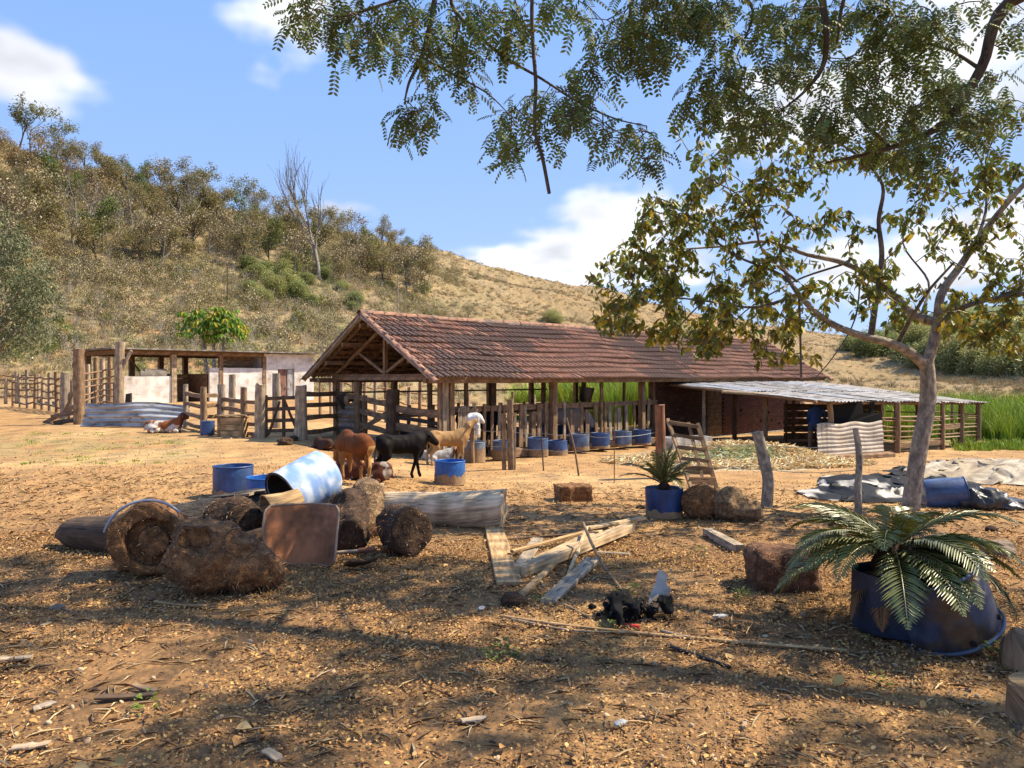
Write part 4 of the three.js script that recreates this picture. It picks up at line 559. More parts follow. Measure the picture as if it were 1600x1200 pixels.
  { const o = thing('twin_post', 'pair of split brown fence posts standing side by side in the yard', 'post', A3(w795)); part('post', beam([-.11, -.2, 0], [-.13, 1.28, 0], .09, .09, { seg: 5, jit: .14, seed: 3, ch: .012 }), M.post, o); part('post', beam([.05, -.2, .02], [.02, 1.62, .02], .13, .11, { seg: 6, jit: .16, seed: 5, ch: .015 }), M.post, o); part('post', beam([.13, -.2, .0], [.15, 1.3, .0], .05, .06, { seg: 4, jit: .1, seed: 7 }), M.postPale, o); }
  single('round_gate_post', 'thick reddish brown round post behind the potted palm', 'post', roundPost(1.5, .105, 47, [-.03, 0], .07, .98), M.postRed, A3(w1030));
  single('crooked_post', 'thick crooked dark bark post in the middle of the yard', 'post', tube([[0, -.2, 0], [.02, .15, 0], [.03, .42, .01], [-.03, .7, .02], [-.09, .92, .03], [-.14, 1.1, .03]], [.085, .09, .082, .086, .08, .078], { seg: 10, sub: 4, amp: .16, freq: 3, seed: 7, jagged: .03 }), M.bark, A3(w1190));
  single('thin_post', 'thin dark knobbly fence stake in front of the tarpaulin', 'post', tube([[.03, -.2, 0], [.02, .3, 0], [.035, .8, 0], [-.02, 1.16, 0]], [.052, .05, .042, .04], { seg: 8, sub: 4, amp: .2, freq: 4, seed: 9, jagged: .02 }), M.bark, A3(w1340));
  const s845 = G(850, 736), s905 = G(906, 743), s960 = G(960, 754);
  single('stake', 'straight thin dark stake right of the twin posts', 'stake', tube([[0, -.15, 0], [-.07, 1.0, 0]], [.018, .016], { seg: 6 }), M.postDark, A3(s845));
  single('stake', 'long leaning brown stick in front of the feed drums', 'stake', tube([[0, -.15, 0], [-.1, .5, 0], [-.28, 1.22, 0]], [.025, .022, .017], { seg: 6, sub: 3, amp: .1 }), M.post, A3(s905));
  single('stake', 'thin upright rusty iron rod left of the potted palm', 'stake', tube([[0, -.15, 0], [.0, 1.18, 0]], [.011, .011], { seg: 6 }), M.rust, A3(s960));
  const strand = (ys, label) => { const pts = [up(w738, ys[0]), up(w795, ys[0] + .02), up(s845, ys[0] - .02), up(s905, ys[0]), up(s960, ys[0] + .03), up(w1030, ys[0] + .1)]; const all = []; pts.forEach((p, i) => { all.push(p); if (i < pts.length - 1) all.push(p.clone().lerp(pts[i + 1], .5).add(V(0, -.03, 0))); }); single('fence_wire', label, 'wire', tube(all, .0045, { seg: 4, sub: 4 }), M.wire); const b = [up(w1030, ys[0] - .1), up(w1190, ys[1]), up(w1340, ys[1] + .04)], bb = [b[0], b[0].clone().lerp(b[1], .5).add(V(0, -.05, 0)), b[1], b[1].clone().lerp(b[2], .5).add(V(0, -.04, 0)), b[2]]; single('fence_wire', label.replace('in front of the feed drums', 'past the crooked post'), 'wire', tube(bb, .0045, { seg: 4, sub: 4 }), M.wire); };
  strand([.86, .9], 'upper fence wire in front of the feed drums'); strand([.5, .55], 'lower fence wire in front of the feed drums');
  // white sack hung on the post
  { const o = thing('white_sack', 'white cloth sack draped over the rough brown post', 'sack', A3(up(w738, 1.0))); const g = net((x, y, z) => { let d = ell(x, y, z, [.03, .15, 0], [.16, .13, .1]); d = smin(d, cap(x, y, z, [-.06, .14, .06], [-.08, -.2, .08], .075, .05), .07); d = smin(d, cap(x, y, z, [.1, .14, .05], [.13, -.26, .07], .085, .065), .07); d = smin(d, cap(x, y, z, [.1, .18, 0], [.3, .03, 0], .085, .03), .07); return d + fbm(x * 7, y * 4, z * 7, 3) * .06; }, [-.35, -.4, -.25], [.5, .4, .25], .02); part('cloth', g, M.sack, o); }
  // broken slatted hurdle leaning by the palm
  { const a = P(1043, 655, 12.6), b = P(1090, 662, 12.4), c = G(1127, 787), d = G(1090, 791); const o = thing('leaning_hurdle', 'broken slatted wooden hurdle leaning beside the potted palm', 'hurdle', A3(G(1105, 790))); const A = rel(o, a), B = rel(o, b), C = rel(o, c), D = rel(o, d), L = (p, q, t) => p.clone().lerp(q, t); part('side_rail', beam(A, D, .05, .05, { jit: .08, seg: 4 }), M.post, o); part('side_rail', beam(B, C, .055, .06, { jit: .1, seg: 5, seed: 3 }), M.post, o); part('middle_rail', beam(L(A, B, .7), L(D, C, .5), .05, .025, { jit: .08, seg: 4, seed: 4 }), M.post, o); [.04, .2, .34, .48, .6, .73, .87].forEach((t, i) => part('slat', beam(L(A, D, t).add(V(0, .01 * (i % 2), .03)), L(B, C, t).add(V(0, 0, .03)), .02, i > 3 ? .12 : .06, { jit: .12, seg: 3, seed: i + 9 }), i > 3 ? M.rail : M.post, o)); }
}

// ================================================================ WHITE LOW BUILDING
{
  const O = [-19.5, -38], turn = Math.atan2(.73, .69), y0 = .42, RH = 2.72, r = rng(606);
  const X = u => { const t = (u - 800) / FPX; return (t * 38 + 19.5) / (.69 - .73 * t); };
  const o = thing('white_building', 'low whitewashed stable with flat roof and open bays', 'building', [O[0], y0, O[1]], turn), D = 4.6, L = X(490);
  const yAt = (u, v) => { const x = X(u), d = 38 + .73 * x; return EYE - (v - HORIZON) / FPX * d - y0; };
  // roof: slab on beams, with a thin dark sheet edge
  part('roof_slab', [bx(L / 2 - .1, RH + .05, -D / 2 + .1, L + .9, .07, D + .9, { seg: 10, jit: .02 })], M.zincOld, o);
  part('front_beam', beam([-.1, RH - .12, 0], [X(413), RH - .12, 0], .16, .24, { seg: 8, jit: .03 }), M.rail, o); part('side_beam', beam([0, RH - .12, -.1], [0, RH - .12, -D], .16, .22, { seg: 4, jit: .03 }), M.rail, o); part('back_beam', beam([0, RH - .14, -D], [L, RH - .14, -D], .16, .2, { seg: 4, jit: .03 }), M.rail, o);
  // walls with thickness
  const wl = (name, x0, x1, yb, yt, z, m = M.plaster) => part(name, [bx((x0 + x1) / 2, (yb + yt) / 2, z, x1 - x0, yt - yb, .16, { seg: 6, jit: .01 })], m, o);
  wl('half_wall', X(192), X(272), -.35, yAt(232, 588), 0); wl('half_wall', X(327), X(413), -.35, yAt(370, 575), .0);
  const dx0 = X(434), dx1 = X(460), dt = yAt(447, 577); wl('end_wall', X(413), dx0, -.35, RH - .03, .003); wl('end_wall', dx1, L, -.35, RH - .03, .003); wl('door_lintel', dx0, dx1, dt, RH - .03, .003);
  part('side_wall', [bx(L, RH / 2 - .2, -D / 2, .16, RH + .3, D - .2)], M.plaster, o); part('partition', [bx(X(413) + .08, RH / 2 - .2, -D / 2, .14, RH + .3, D - .3)], M.plaster, o); part('end_back_wall', [bx((X(413) + L) / 2, RH / 2 - .2, -D, L - X(413) - .2, RH + .3, .15)], M.plaster, o);
  part('low_back_wall', [bx(X(300), .42, -D, X(420) - X(192), 1.2, .15)], M.plaster, o);
  for (let k = 0; k < 7; k++) part('stall_board', beam([X(276), -.1 + k * .25, -2.4], [X(410), -.1 + k * .25, -2.4], .03, .24, { jit: .02, seed: k }), M.rail, o); for (const u of [276, 326]) part('stall_side', [bx(X(u), .66, -1.3, .08, 1.75, 2.2)], M.rail, o);
  const dr = part('door', [bx((dx0 + dx1) / 2 - .16, dt / 2 - .15, -.04, (dx1 - dx0) * .56, dt + .28, .05)], mat([.25, .13, .10], { t: T.metal, rough: .7 }), o, { label: 'brown and grey sheet metal door' }); part('door_leaf', [bx(dx1 - .2, dt / 2 - .15, .0, (dx1 - dx0) * .42, dt + .26, .04)], M.zinc, dr); part('door_handle', [bx((dx0 + dx1) / 2 + .02, dt * .42, .03, .03, .14, .05)], M.wire, dr);
  for (const [u, w, m] of [[187, .24, M.rail], [271, .26, M.postPale], [345, .2, M.rail], [413, .2, M.rail]]) part('column', beam([X(u), -.4, .02], [X(u), RH - .2, .02], w, w, { seg: 4, jit: .05, seed: u }), m, o);
  for (const [u, z] of [[140, -D], [150, -D], [225, -D], [245, -D], [297, -D], [340, -D]]) part('column', beam([Math.max(.1, X(u) * .93 + .6), -.4, z + .03], [Math.max(.1, X(u) * .93 + .6), RH - .2, z + .03], .26, .26, { seg: 3, jit: .05, seed: u }), M.rail, o);
  part('brace_pole', tube([[X(255) + .3, 1.2, -3], [X(230) + .2, 2.5, -3]], .05, { seg: 6 }), M.rail, o); part('brace_pole', tube([[X(275), .9, -.6], [X(297), 1.5, -2]], .05, { seg: 6 }), M.rail, o);
  // things resting on the half wall
  const at = (x, y, z) => { const c = Math.cos(turn), s = Math.sin(turn); return [O[0] + x * c + z * s, y0 + y, O[1] - x * s + z * c]; };
  const ht = yAt(232, 588); single('concrete_block', 'long grey block resting on the white half wall', 'block', beam([-.55, 0, 0], [.55, 0, 0], .18, .38, { jit: .03, ch: .02 }), M.concrete, at(X(243), ht + .19, 0), turn); single('concrete_block', 'short grey block at the left end of the white half wall', 'block', beam([-.22, 0, 0], [.22, 0, 0], .18, .26, { jit: .04, ch: .02 }), M.concrete, at(X(226), ht + .13, 0), turn);
  { const t = thing('stored_crate', 'wooden crate stored above the white wall bay', 'crate', at((X(352) + X(410)) / 2, yAt(370, 575) + .42, -.9), turn); for (let k = 0; k < 4; k++) part('plank', beam([-.9, k * .21 - .3, 0], [.9, k * .21 - .3, 0], .5, .19, { jit: .03, seed: k }), M.rail, t); }
}

// ================================================================ LEAN-TO SHED WITH METAL SHEETS
{
  const r = rng(707), A = P(1049, 598, 27.2), Gc = P(1280, 597, 31.4), B = P(1288, 624.5, 21.3), F = P(1543, 627.5, 26.9);
  const ps = { A: onG(1100, 26.3), A2: onG(1196, 24.0), B: onG(1296, 21.65), C: onG(1402, 23.4), D: onG(1473, 24.9), E: onG(1502, 26.1), F: onG(1529, 26.8), b1: onG(1148, 28.2), b2: onG(1240, 30.2), b3: onG(1361, 27.6), b4: onG(1335, 27.0), b5: onG(1427, 28), b6: onG(1488, 28.6) };
  const o = thing('metal_roof_shed', 'low lean-to shed with rusty silver sheet roof on crooked posts', 'shed', A3(ps.B)); const R_ = p => rel(o, p);
  const roofAt = (p, q) => A.clone().lerp(Gc, p).lerp(B.clone().lerp(F, p), q);
  const sheetM = [M.zinc, mat([.62, .60, .56], { t: T.metal, rough: .5, metalness: .3 }), mat([.40, .37, .33], { t: T.metal, rough: .6, metalness: .25 }), mat([.52, .47, .41], { t: T.metal, rough: .55, metalness: .25 })];
  const N = 11; for (let k = 0; k < N; k++) for (let j = 0; j < 2; j++) {
    const p0 = k / N - .008, p1 = (k + 1) / N + .012, q0 = j ? .47 + (r() - .5) * .08 : -.01 - r() * .02, q1 = j ? 1.0 + (r() - .3) * .05 : .54 + r() * .03, tw = (r() - .5) * .05, waves = 6, n = waves * 5, mm = 8, pos = [], idx = [], uv = [], off = r() * 9;
    for (let i = 0; i <= n; i++) for (let m = 0; m <= mm; m++) { const a = i / n, b = m / mm, v = roofAt(lerp(p0, p1, a), lerp(q0, q1, b)); v.y += Math.sin(a * waves * 6.283) * .016 + j * -.028 + k % 2 * .012 + tw * (a - .5) + fbm(k * 3 + a * 2, j * 2 + b * 2, 3, 2) * .07 + (j && b === 1 ? (r() - .5) * .03 : 0); const w = R_(v); pos.push(w.x, w.y, w.z); uv.push(a * .85 + off, b * 3 + off); }
    for (let i = 0; i < n; i++) for (let m = 0; m < mm; m++) { const a = i * (mm + 1) + m; idx.push(a, a + 1, a + mm + 1, a + 1, a + mm + 2, a + mm + 1); }
    part('roof_sheet', raw(pos, idx, uv), sheetM[r() * 4 | 0], o);
  }
  const under = (p, q, dy = -.07) => R_(roofAt(p, q).add(V(0, dy, 0)));
  part('beam', tube([under(-.02, .02), under(-.02, .35), under(0, .7), under(0, 1.0)], [.05, .05, .055, .05], { seg: 7, sub: 3, amp: .1 }), M.rail, o); part('beam', tube([under(-.02, .97, -.09), under(.3, .97, -.1), under(.65, .97, -.09), under(1.01, .97, -.08)], [.06, .055, .055, .05], { seg: 7, sub: 3, amp: .1, seed: 3 }), M.rail, o); part('beam', tube([under(0, .03, -.08), under(1, .03, -.08)], .055, { seg: 6 }), M.rail, o); part('beam', tube([under(0, .5, -.09), under(1, .5, -.09)], .055, { seg: 6 }), M.rail, o); part('beam', tube([under(1, .03, -.08), under(1, .98, -.08)], .05, { seg: 6 }), M.rail, o);
  part('loose_pole', tube([under(-.13, .56, -.02), under(.05, .66, -.06)], [.05, .06], { seg: 7, amp: .1 }), M.postPale, o);
  // where on the roof a post stands, solved on the sheet
  const roofY = p => { let best = 1e9, y = 1; for (let i = 0; i <= 24; i++) for (let j = 0; j <= 24; j++) { const v = roofAt(i / 24, j / 24), d = (v.x - p.x) ** 2 + (v.z - p.z) ** 2; if (d < best) { best = d; y = v.y; } } return y; };
  for (const [k, rad, m, ln] of [['A', .07, M.postPale, 0], ['A2', .08, M.rail, 0], ['B', .085, M.post, .03], ['C', .1, M.rail, 0], ['D', .075, M.rail, 0], ['E', .095, M.rail, 0], ['F', .09, M.post, 0], ['b1', .08, M.rail, 0], ['b2', .08, M.rail, 0], ['b3', .08, M.rail, 0], ['b4', .07, M.postRed, 0], ['b5', .07, M.post, .12], ['b6', .05, M.rail, 0]]) { const p = ps[k], h = roofY(p) - p.y - .06, g = tube([[0, -.2, 0], [ln, h * .4, 0], [ln * 1.3, h * .75, 0], [0, h, 0]], [rad * 1.05, rad, rad * .95, rad * .9], { seg: 8, sub: 3, amp: .14, seed: rad * 300 }), q = R_(p); g.translate(q.x, q.y, q.z); part('post', g, m, o); }
  const boards = (name, label, cat, a, b, n, y0, dy, w, h) => { const t = thing(name, label, cat, A3(a)); for (let k = 0; k < n; k++) part('board', beam(V(0, y0 + k * dy, 0), rel(t, up(b, y0 + k * dy)), w, h, { jit: .03, seed: k }), M.rail, t); for (const q of [.02, .5, .98]) { const p = rel(t, a.clone().lerp(b, q)); part('batten', beam(p.clone().add(V(.03, 0, .03)), p.clone().add(V(.03, y0 + n * dy, .03)), .07, .04), M.rail, t); } return t; };
  // black sheet hung in the front bay, with a notched upper edge, and the dark sheet behind it
  const B2 = onG(1299, 21.85), C2 = onG(1377, 23.05), wd = B2.distanceTo(C2), yaw = Math.atan2(-(C2.z - B2.z), C2.x - B2.x), hB = roofY(ps.B) - ps.B.y;
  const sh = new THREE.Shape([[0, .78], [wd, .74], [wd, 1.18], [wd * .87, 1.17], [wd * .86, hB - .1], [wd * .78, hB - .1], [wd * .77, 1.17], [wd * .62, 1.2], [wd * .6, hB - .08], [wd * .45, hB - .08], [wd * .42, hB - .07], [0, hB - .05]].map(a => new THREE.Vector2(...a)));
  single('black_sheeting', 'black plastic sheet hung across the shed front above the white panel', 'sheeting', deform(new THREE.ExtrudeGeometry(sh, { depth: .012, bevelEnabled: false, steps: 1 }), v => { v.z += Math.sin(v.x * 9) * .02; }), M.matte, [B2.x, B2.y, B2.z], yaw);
  { const a = onG(1378, 23.2), b = onG(1322, 28.3), c = onG(1118, 27.3), hh = 1.75; boards('board_wall', 'weathered board wall closing the end of the dark shed bay', 'wall', a, b, 6, .1, .25, .025, .24); boards('board_partition', 'gapped board partition inside the shed behind the person', 'partition', onG(1225, 27.2), onG(1320, 27.9), 5, .2, .26, .03, .23); }
  // whitish corrugated panel below it
  { const a = onG(1272, 21.3), b = onG(1374, 22.75), w = a.distanceTo(b), n = 40, mm = 14, pos = [], idx = [], uv = []; for (let j = 0; j <= mm; j++) for (let i = 0; i <= n; i++) { const y = i / n * (.92 + .03 * Math.sin(j)), x = j / mm * w; pos.push(x, y, Math.abs(Math.sin(i / n * 8 * 3.1416)) * .024 - y * .06 + fbm(x * 1.5, y * 2, 8, 2) * .06); uv.push(x, y); } for (let j = 0; j < mm; j++) for (let i = 0; i < n; i++) { const q = j * (n + 1) + i; idx.push(q, q + n + 1, q + 1, q + 1, q + n + 1, q + n + 2); } single('fibre_cement_panel', 'dirty white ribbed panel standing along the shed front', 'panel', raw(pos, idx, uv), M.panelWhite, [a.x + .05, a.y + .02, a.z + .16], Math.atan2(-(b.z - a.z), b.x - a.x)); }
  // stick rails of the right-hand pen
  const pen = thing('stick_rail_pen', 'pen of thin stick rails under the right end of the metal roof', 'pen', A3(ps.C)), rp = p => rel(pen, p); const chain = [onG(1378, 23.0), ps.C, ps.D, ps.E, ps.F], bk = [onG(1385, 27.6), ps.b5, ps.b6, ps.F];
  for (const [ch, ys] of [[chain, [.38, .5, .68, .82, .98, 1.08]], [bk, [.35, .6, .85, 1.1]]]) for (const y of ys) for (let i = 0; i < ch.length - 1; i++) { const a = rp(up(ch[i], y + (r() - .5) * .06)), b = rp(up(ch[i + 1], y + (r() - .5) * .06)); part('stick_rail', tube([a, a.clone().lerp(b, .5).add(V(0, (r() - .5) * .06, 0)), b], [.028, .025, .02], { seg: 5, sub: 2, amp: .1, seed: r() * 40 }), [M.post, M.rail, M.postPale][r() * 3 | 0], pen); }
  for (const [i, yy] of [[1, .2], [2, .7]]) part('plank', beam(rp(up(chain[i], yy)), rp(up(chain[i + 1], yy + .05)), .03, .16, { jit: .06, seg: 3 }), M.rail, pen);
  single('shed_beam_offcut', 'reddish timber lying at the foot of the white panel', 'timber', beam(A3(up(onG(1290, 20.6), .05)), A3(up(onG(1392, 21.9), .05)), .25, .14, { jit: .12, seg: 5, ch: .02 }), M.rail);
  single('earth_lump', 'mound of reddish earth at the foot of the last shed post', 'mound', net((x, y, z) => ell(x, y, z, [0, 0, 0], [.42, .2, .35]) + fbm(x * 4, y * 4, z * 4, 3) * .08, [-.6, -.25, -.5], [.6, .35, .5], .05), M.dirt, A3(ps.F));
  // white trough behind the hurdle
  { const p = onG(1072, 22.6), t = thing('stone_trough', 'pale concrete trough behind the leaning hurdle', 'trough', A3(p), .5); part('basin', [bx(0, .08, 0, 1.5, .14, .6), bx(0, .3, .27, 1.5, .36, .07), bx(0, .3, -.27, 1.5, .36, .07), bx(-.72, .3, 0, .07, .36, .5), bx(.72, .3, 0, .07, .36, .5)], M.zincWhite, t); for (const x of [-.5, .5]) part('foot', [bx(x, -.05, 0, .2, .14, .5)], M.concrete, t); }
  // person working in the shade
  { const p = onG(1273, 23.2); const sdf = (x, y, z) => { let d = cap(x, y, z, [.0, .82, 0], [.06, 1.22, -.18], .15, .17); d = smin(d, cap(x, y, z, [-.1, .8, 0], [-.12, .45, .04], .1, .07), .05); d = smin(d, cap(x, y, z, [-.12, .45, .04], [-.13, .08, .0], .065, .05), .03); d = smin(d, cap(x, y, z, [.1, .8, 0], [.13, .45, .02], .1, .075), .05); d = smin(d, cap(x, y, z, [.13, .45, .02], [.14, .08, .02], .068, .055), .03); for (const s of [-1, 1]) { d = smin(d, cap(x, y, z, [s * .13, .05, .02], [s * .14, .04, -.16], .05, .045), .03); d = smin(d, cap(x, y, z, [.06 + s * .19, 1.24, -.2], [.06 + s * .24, .98, -.34], .06, .05), .05); d = smin(d, cap(x, y, z, [.06 + s * .24, .98, -.34], [.06 + s * .16, .82, -.52], .048, .036), .03); d = smin(d, cap(x, y, z, [.06 + s * .16, .82, -.52], [.06 + s * .14, .76, -.6], .034, .026), .02); } d = smin(d, cap(x, y, z, [.06, 1.3, -.22], [.07, 1.42, -.28], .065, .06), .05); d = smin(d, ell(x, y, z, [.07, 1.5, -.32], [.085, .12, .1]), .03); return d; };
    const col = (x, y, z) => y > 1.38 ? [.20, .11, .07] : y < .09 ? [.05, .04, .03] : z < -.5 && y < .9 ? [.24, .13, .08] : y > .86 ? [.03, .07, .22] : x < 0 && y < .62 ? [.24, .14, .09] : [.04, .06, .12];
    const t = thing('person', 'person in blue shirt bending to work in the dark shed', 'person', [p.x, p.y + .02, p.z], -.35); part('body', net(sdf, [-.4, -.05, -.75], [.5, 1.7, .3], .025, col), mat([1, 1, 1], { vertexColors: true }), t); part('hair', net((x, y, z) => Math.max(ell(x, y, z, [.07, 1.53, -.31], [.095, .115, .108]), .0 - (y - 1.5) - (z + .32) * .6), [-.1, 1.35, -.5], [.25, 1.7, -.15], .02), M.dark, t); }
}

// ================================================================ ANIMALS
/** One animal body as a single skin. stand: legs under it; lie: folded on the ground. Faces +x. */
function beast(name, label, p, yaw, { lie = false, head = [.88, .86, 0], poll = [.68, .98, 0], neck0 = [.42, .72, 0], legs, col, scale = 1, udder, cell = .021, cat = 'calf', hornR = 0, tail = true }) {
  const prim = [];
  const add = (k, ...a) => prim.push([k, ...a]); const by = lie ? .19 : .665;
  const C = (k, a, b, ra, rb) => add(k, 'c', a, b, ra, rb), E = (k, c, r) => add(k, 'e', c, r);
  E(.05, [-.02, by - .01, 0], [.5, .185, .155]); E(.06, [-.34, by + .02, 0], [.22, .18, .15]); E(.06, [.3, by, 0], [.23, .2, .145]); E(.06, [.34, by + .12, 0], [.14, .1, .07]); E(.05, [-.42, by + .1, 0], [.13, .085, .12]); for (const s of [-1, 1]) E(.03, [-.3, by + .14, s * .1], [.06, .045, .04]); if (!lie) E(.05, [.42, by - .16, 0], [.09, .12, .05]);
  C(.09, neck0, poll, .135, .092); C(.05, [poll[0] - .01, poll[1], poll[2]], head, .1, .064);
  E(.03, [head[0], head[1] - .005, head[2]], [.055, .05, .055]);
  const hd = V(head[0] - poll[0], head[1] - poll[1], head[2] - poll[2]).normalize(), sd = V(-hd.z, 0, hd.x).normalize(); if (sd.length() < .1) sd.set(0, 0, 1);
  for (const s of [-1, 1]) { const b = V(...poll).addScaledVector(sd, s * .07).add(V(0, .02, 0)), t = b.clone().addScaledVector(sd, s * .12).add(V(-.03, -.03, 0)); C(.02, A3(b), A3(t), .03, .018); if (hornR) C(.02, A3(V(...poll).addScaledVector(sd, s * .05).add(V(0, .05, 0))), A3(V(...poll).addScaledVector(sd, s * .12).add(V(0, .2, 0))), hornR, hornR * .4); }
  if (lie) { for (const s of [-1, 1]) { C(.04, [.28, .14, s * .1], [.46, .06, s * .17], .075, .05); C(.03, [.46, .06, s * .17], [.26, .045, s * .2], .042, .035); C(.05, [-.36, .16, s * .1], [-.14, .1, s * .2], .12, .08); C(.03, [-.14, .1, s * .2], [-.38, .05, s * .22], .055, .038); C(.02, [-.38, .05, s * .22], [-.24, .04, s * .27], .036, .032); } }
  else {
    const lg = legs ?? [[.02, 0], [-.03, 0], [.02, 0], [-.03, 0]];   // fore left, fore right, hind left, hind right: forward swing of the foot
    [[1, 0], [-1, 1]].forEach(([s, i]) => { const f = lg[i][0], z = s * .085; C(.05, [.33, .58, z], [.35 + f * .4, .33, z], .078, .045); C(.02, [.35 + f * .4, .33, z], [.34 + f, .09, z], .038, .027); C(.015, [.34 + f, .09, z], [.365 + f, .03, z], .032, .036); });
    [[1, 2], [-1, 3]].forEach(([s, i]) => { const f = lg[i][0], z = s * .09; C(.06, [-.38, .64, z], [-.33 + f * .3, .47, z], .13, .085); C(.04, [-.33 + f * .3, .47, z], [-.47 + f * .7, .3, z], .075, .042); C(.02, [-.47 + f * .7, .3, z], [-.44 + f, .09, z], .038, .028); C(.015, [-.44 + f, .09, z], [-.415 + f, .03, z], .032, .036); });
    if (udder) E(.03, [-.16, .48, 0], [.09, .05, .07]);
  }
  if (tail) { if (lie) C(.02, [-.5, .27, 0], [-.58, .08, .06], .026, .02); else { C(.02, [-.52, .76, 0], [-.565, .5, 0], .03, .018); C(.02, [-.565, .5, 0], [-.56, .3, .01], .018, .028); } }
  const bb = prim.map(q => { if (q[1] === 'c') { const [, , a, b, ra, rb] = q, R = Math.max(ra, rb) + .12; return [[0, 1, 2].map(i => Math.min(a[i], b[i]) - R), [0, 1, 2].map(i => Math.max(a[i], b[i]) + R)]; } const [, , c, r] = q; return [[0, 1, 2].map(i => c[i] - r[i] - .12), [0, 1, 2].map(i => c[i] + r[i] + .12)]; });
  const sdf = (x, y, z) => { let d = .3; for (let i = 0; i < prim.length; i++) { const [lo, hi] = bb[i]; if (x < lo[0] || x > hi[0] || y < lo[1] || y > hi[1] || z < lo[2] || z > hi[2]) continue; const q = prim[i], e = q[1] === 'c' ? cap(x, y, z, q[2], q[3], q[4], q[5]) : ell(x, y, z, q[2], q[3]); d = smin(d, e, q[0]); } return d + n3(x * 9, y * 9, z * 9) * .007 + (lie ? 0 : .006 * Math.sin(x * 52) * sstep(.14, .05, Math.abs(x - .05)) * sstep(.1, .02, Math.abs(y - .66))); };
  const lo = [-.75, -.02, -.42], hi = [Math.max(1.05, head[0] + .15), Math.max(by + .4, poll[1] + .3), .42];
  const o = thing(name, label, cat, A3(p), yaw), g = net(sdf, lo, hi, cell, col); part('body', g, M.fur, o);
  const eye = new THREE.SphereGeometry(.014, 8, 6); for (const s of [-1, 1]) { const e = part('eye', eye, M.blackPl, o); e.position.copy(V(...poll).lerp(V(...head), .35).addScaledVector(sd, s * .064).add(V(0, .03, 0))); }
  const nz = part('muzzle', new THREE.SphereGeometry(.047, 10, 8), mat([.05, .035, .03], { rough: .5 }), o); nz.position.set(...head).addScaledVector(hd, .022);
  o.scale.set(scale * .92, scale, scale); return o;
}
const spots = (a, b, th, f = 4, s = 0) => (x, y, z) => fbm(x * f + s, y * f, z * f + s, 3) > th ? a : b;
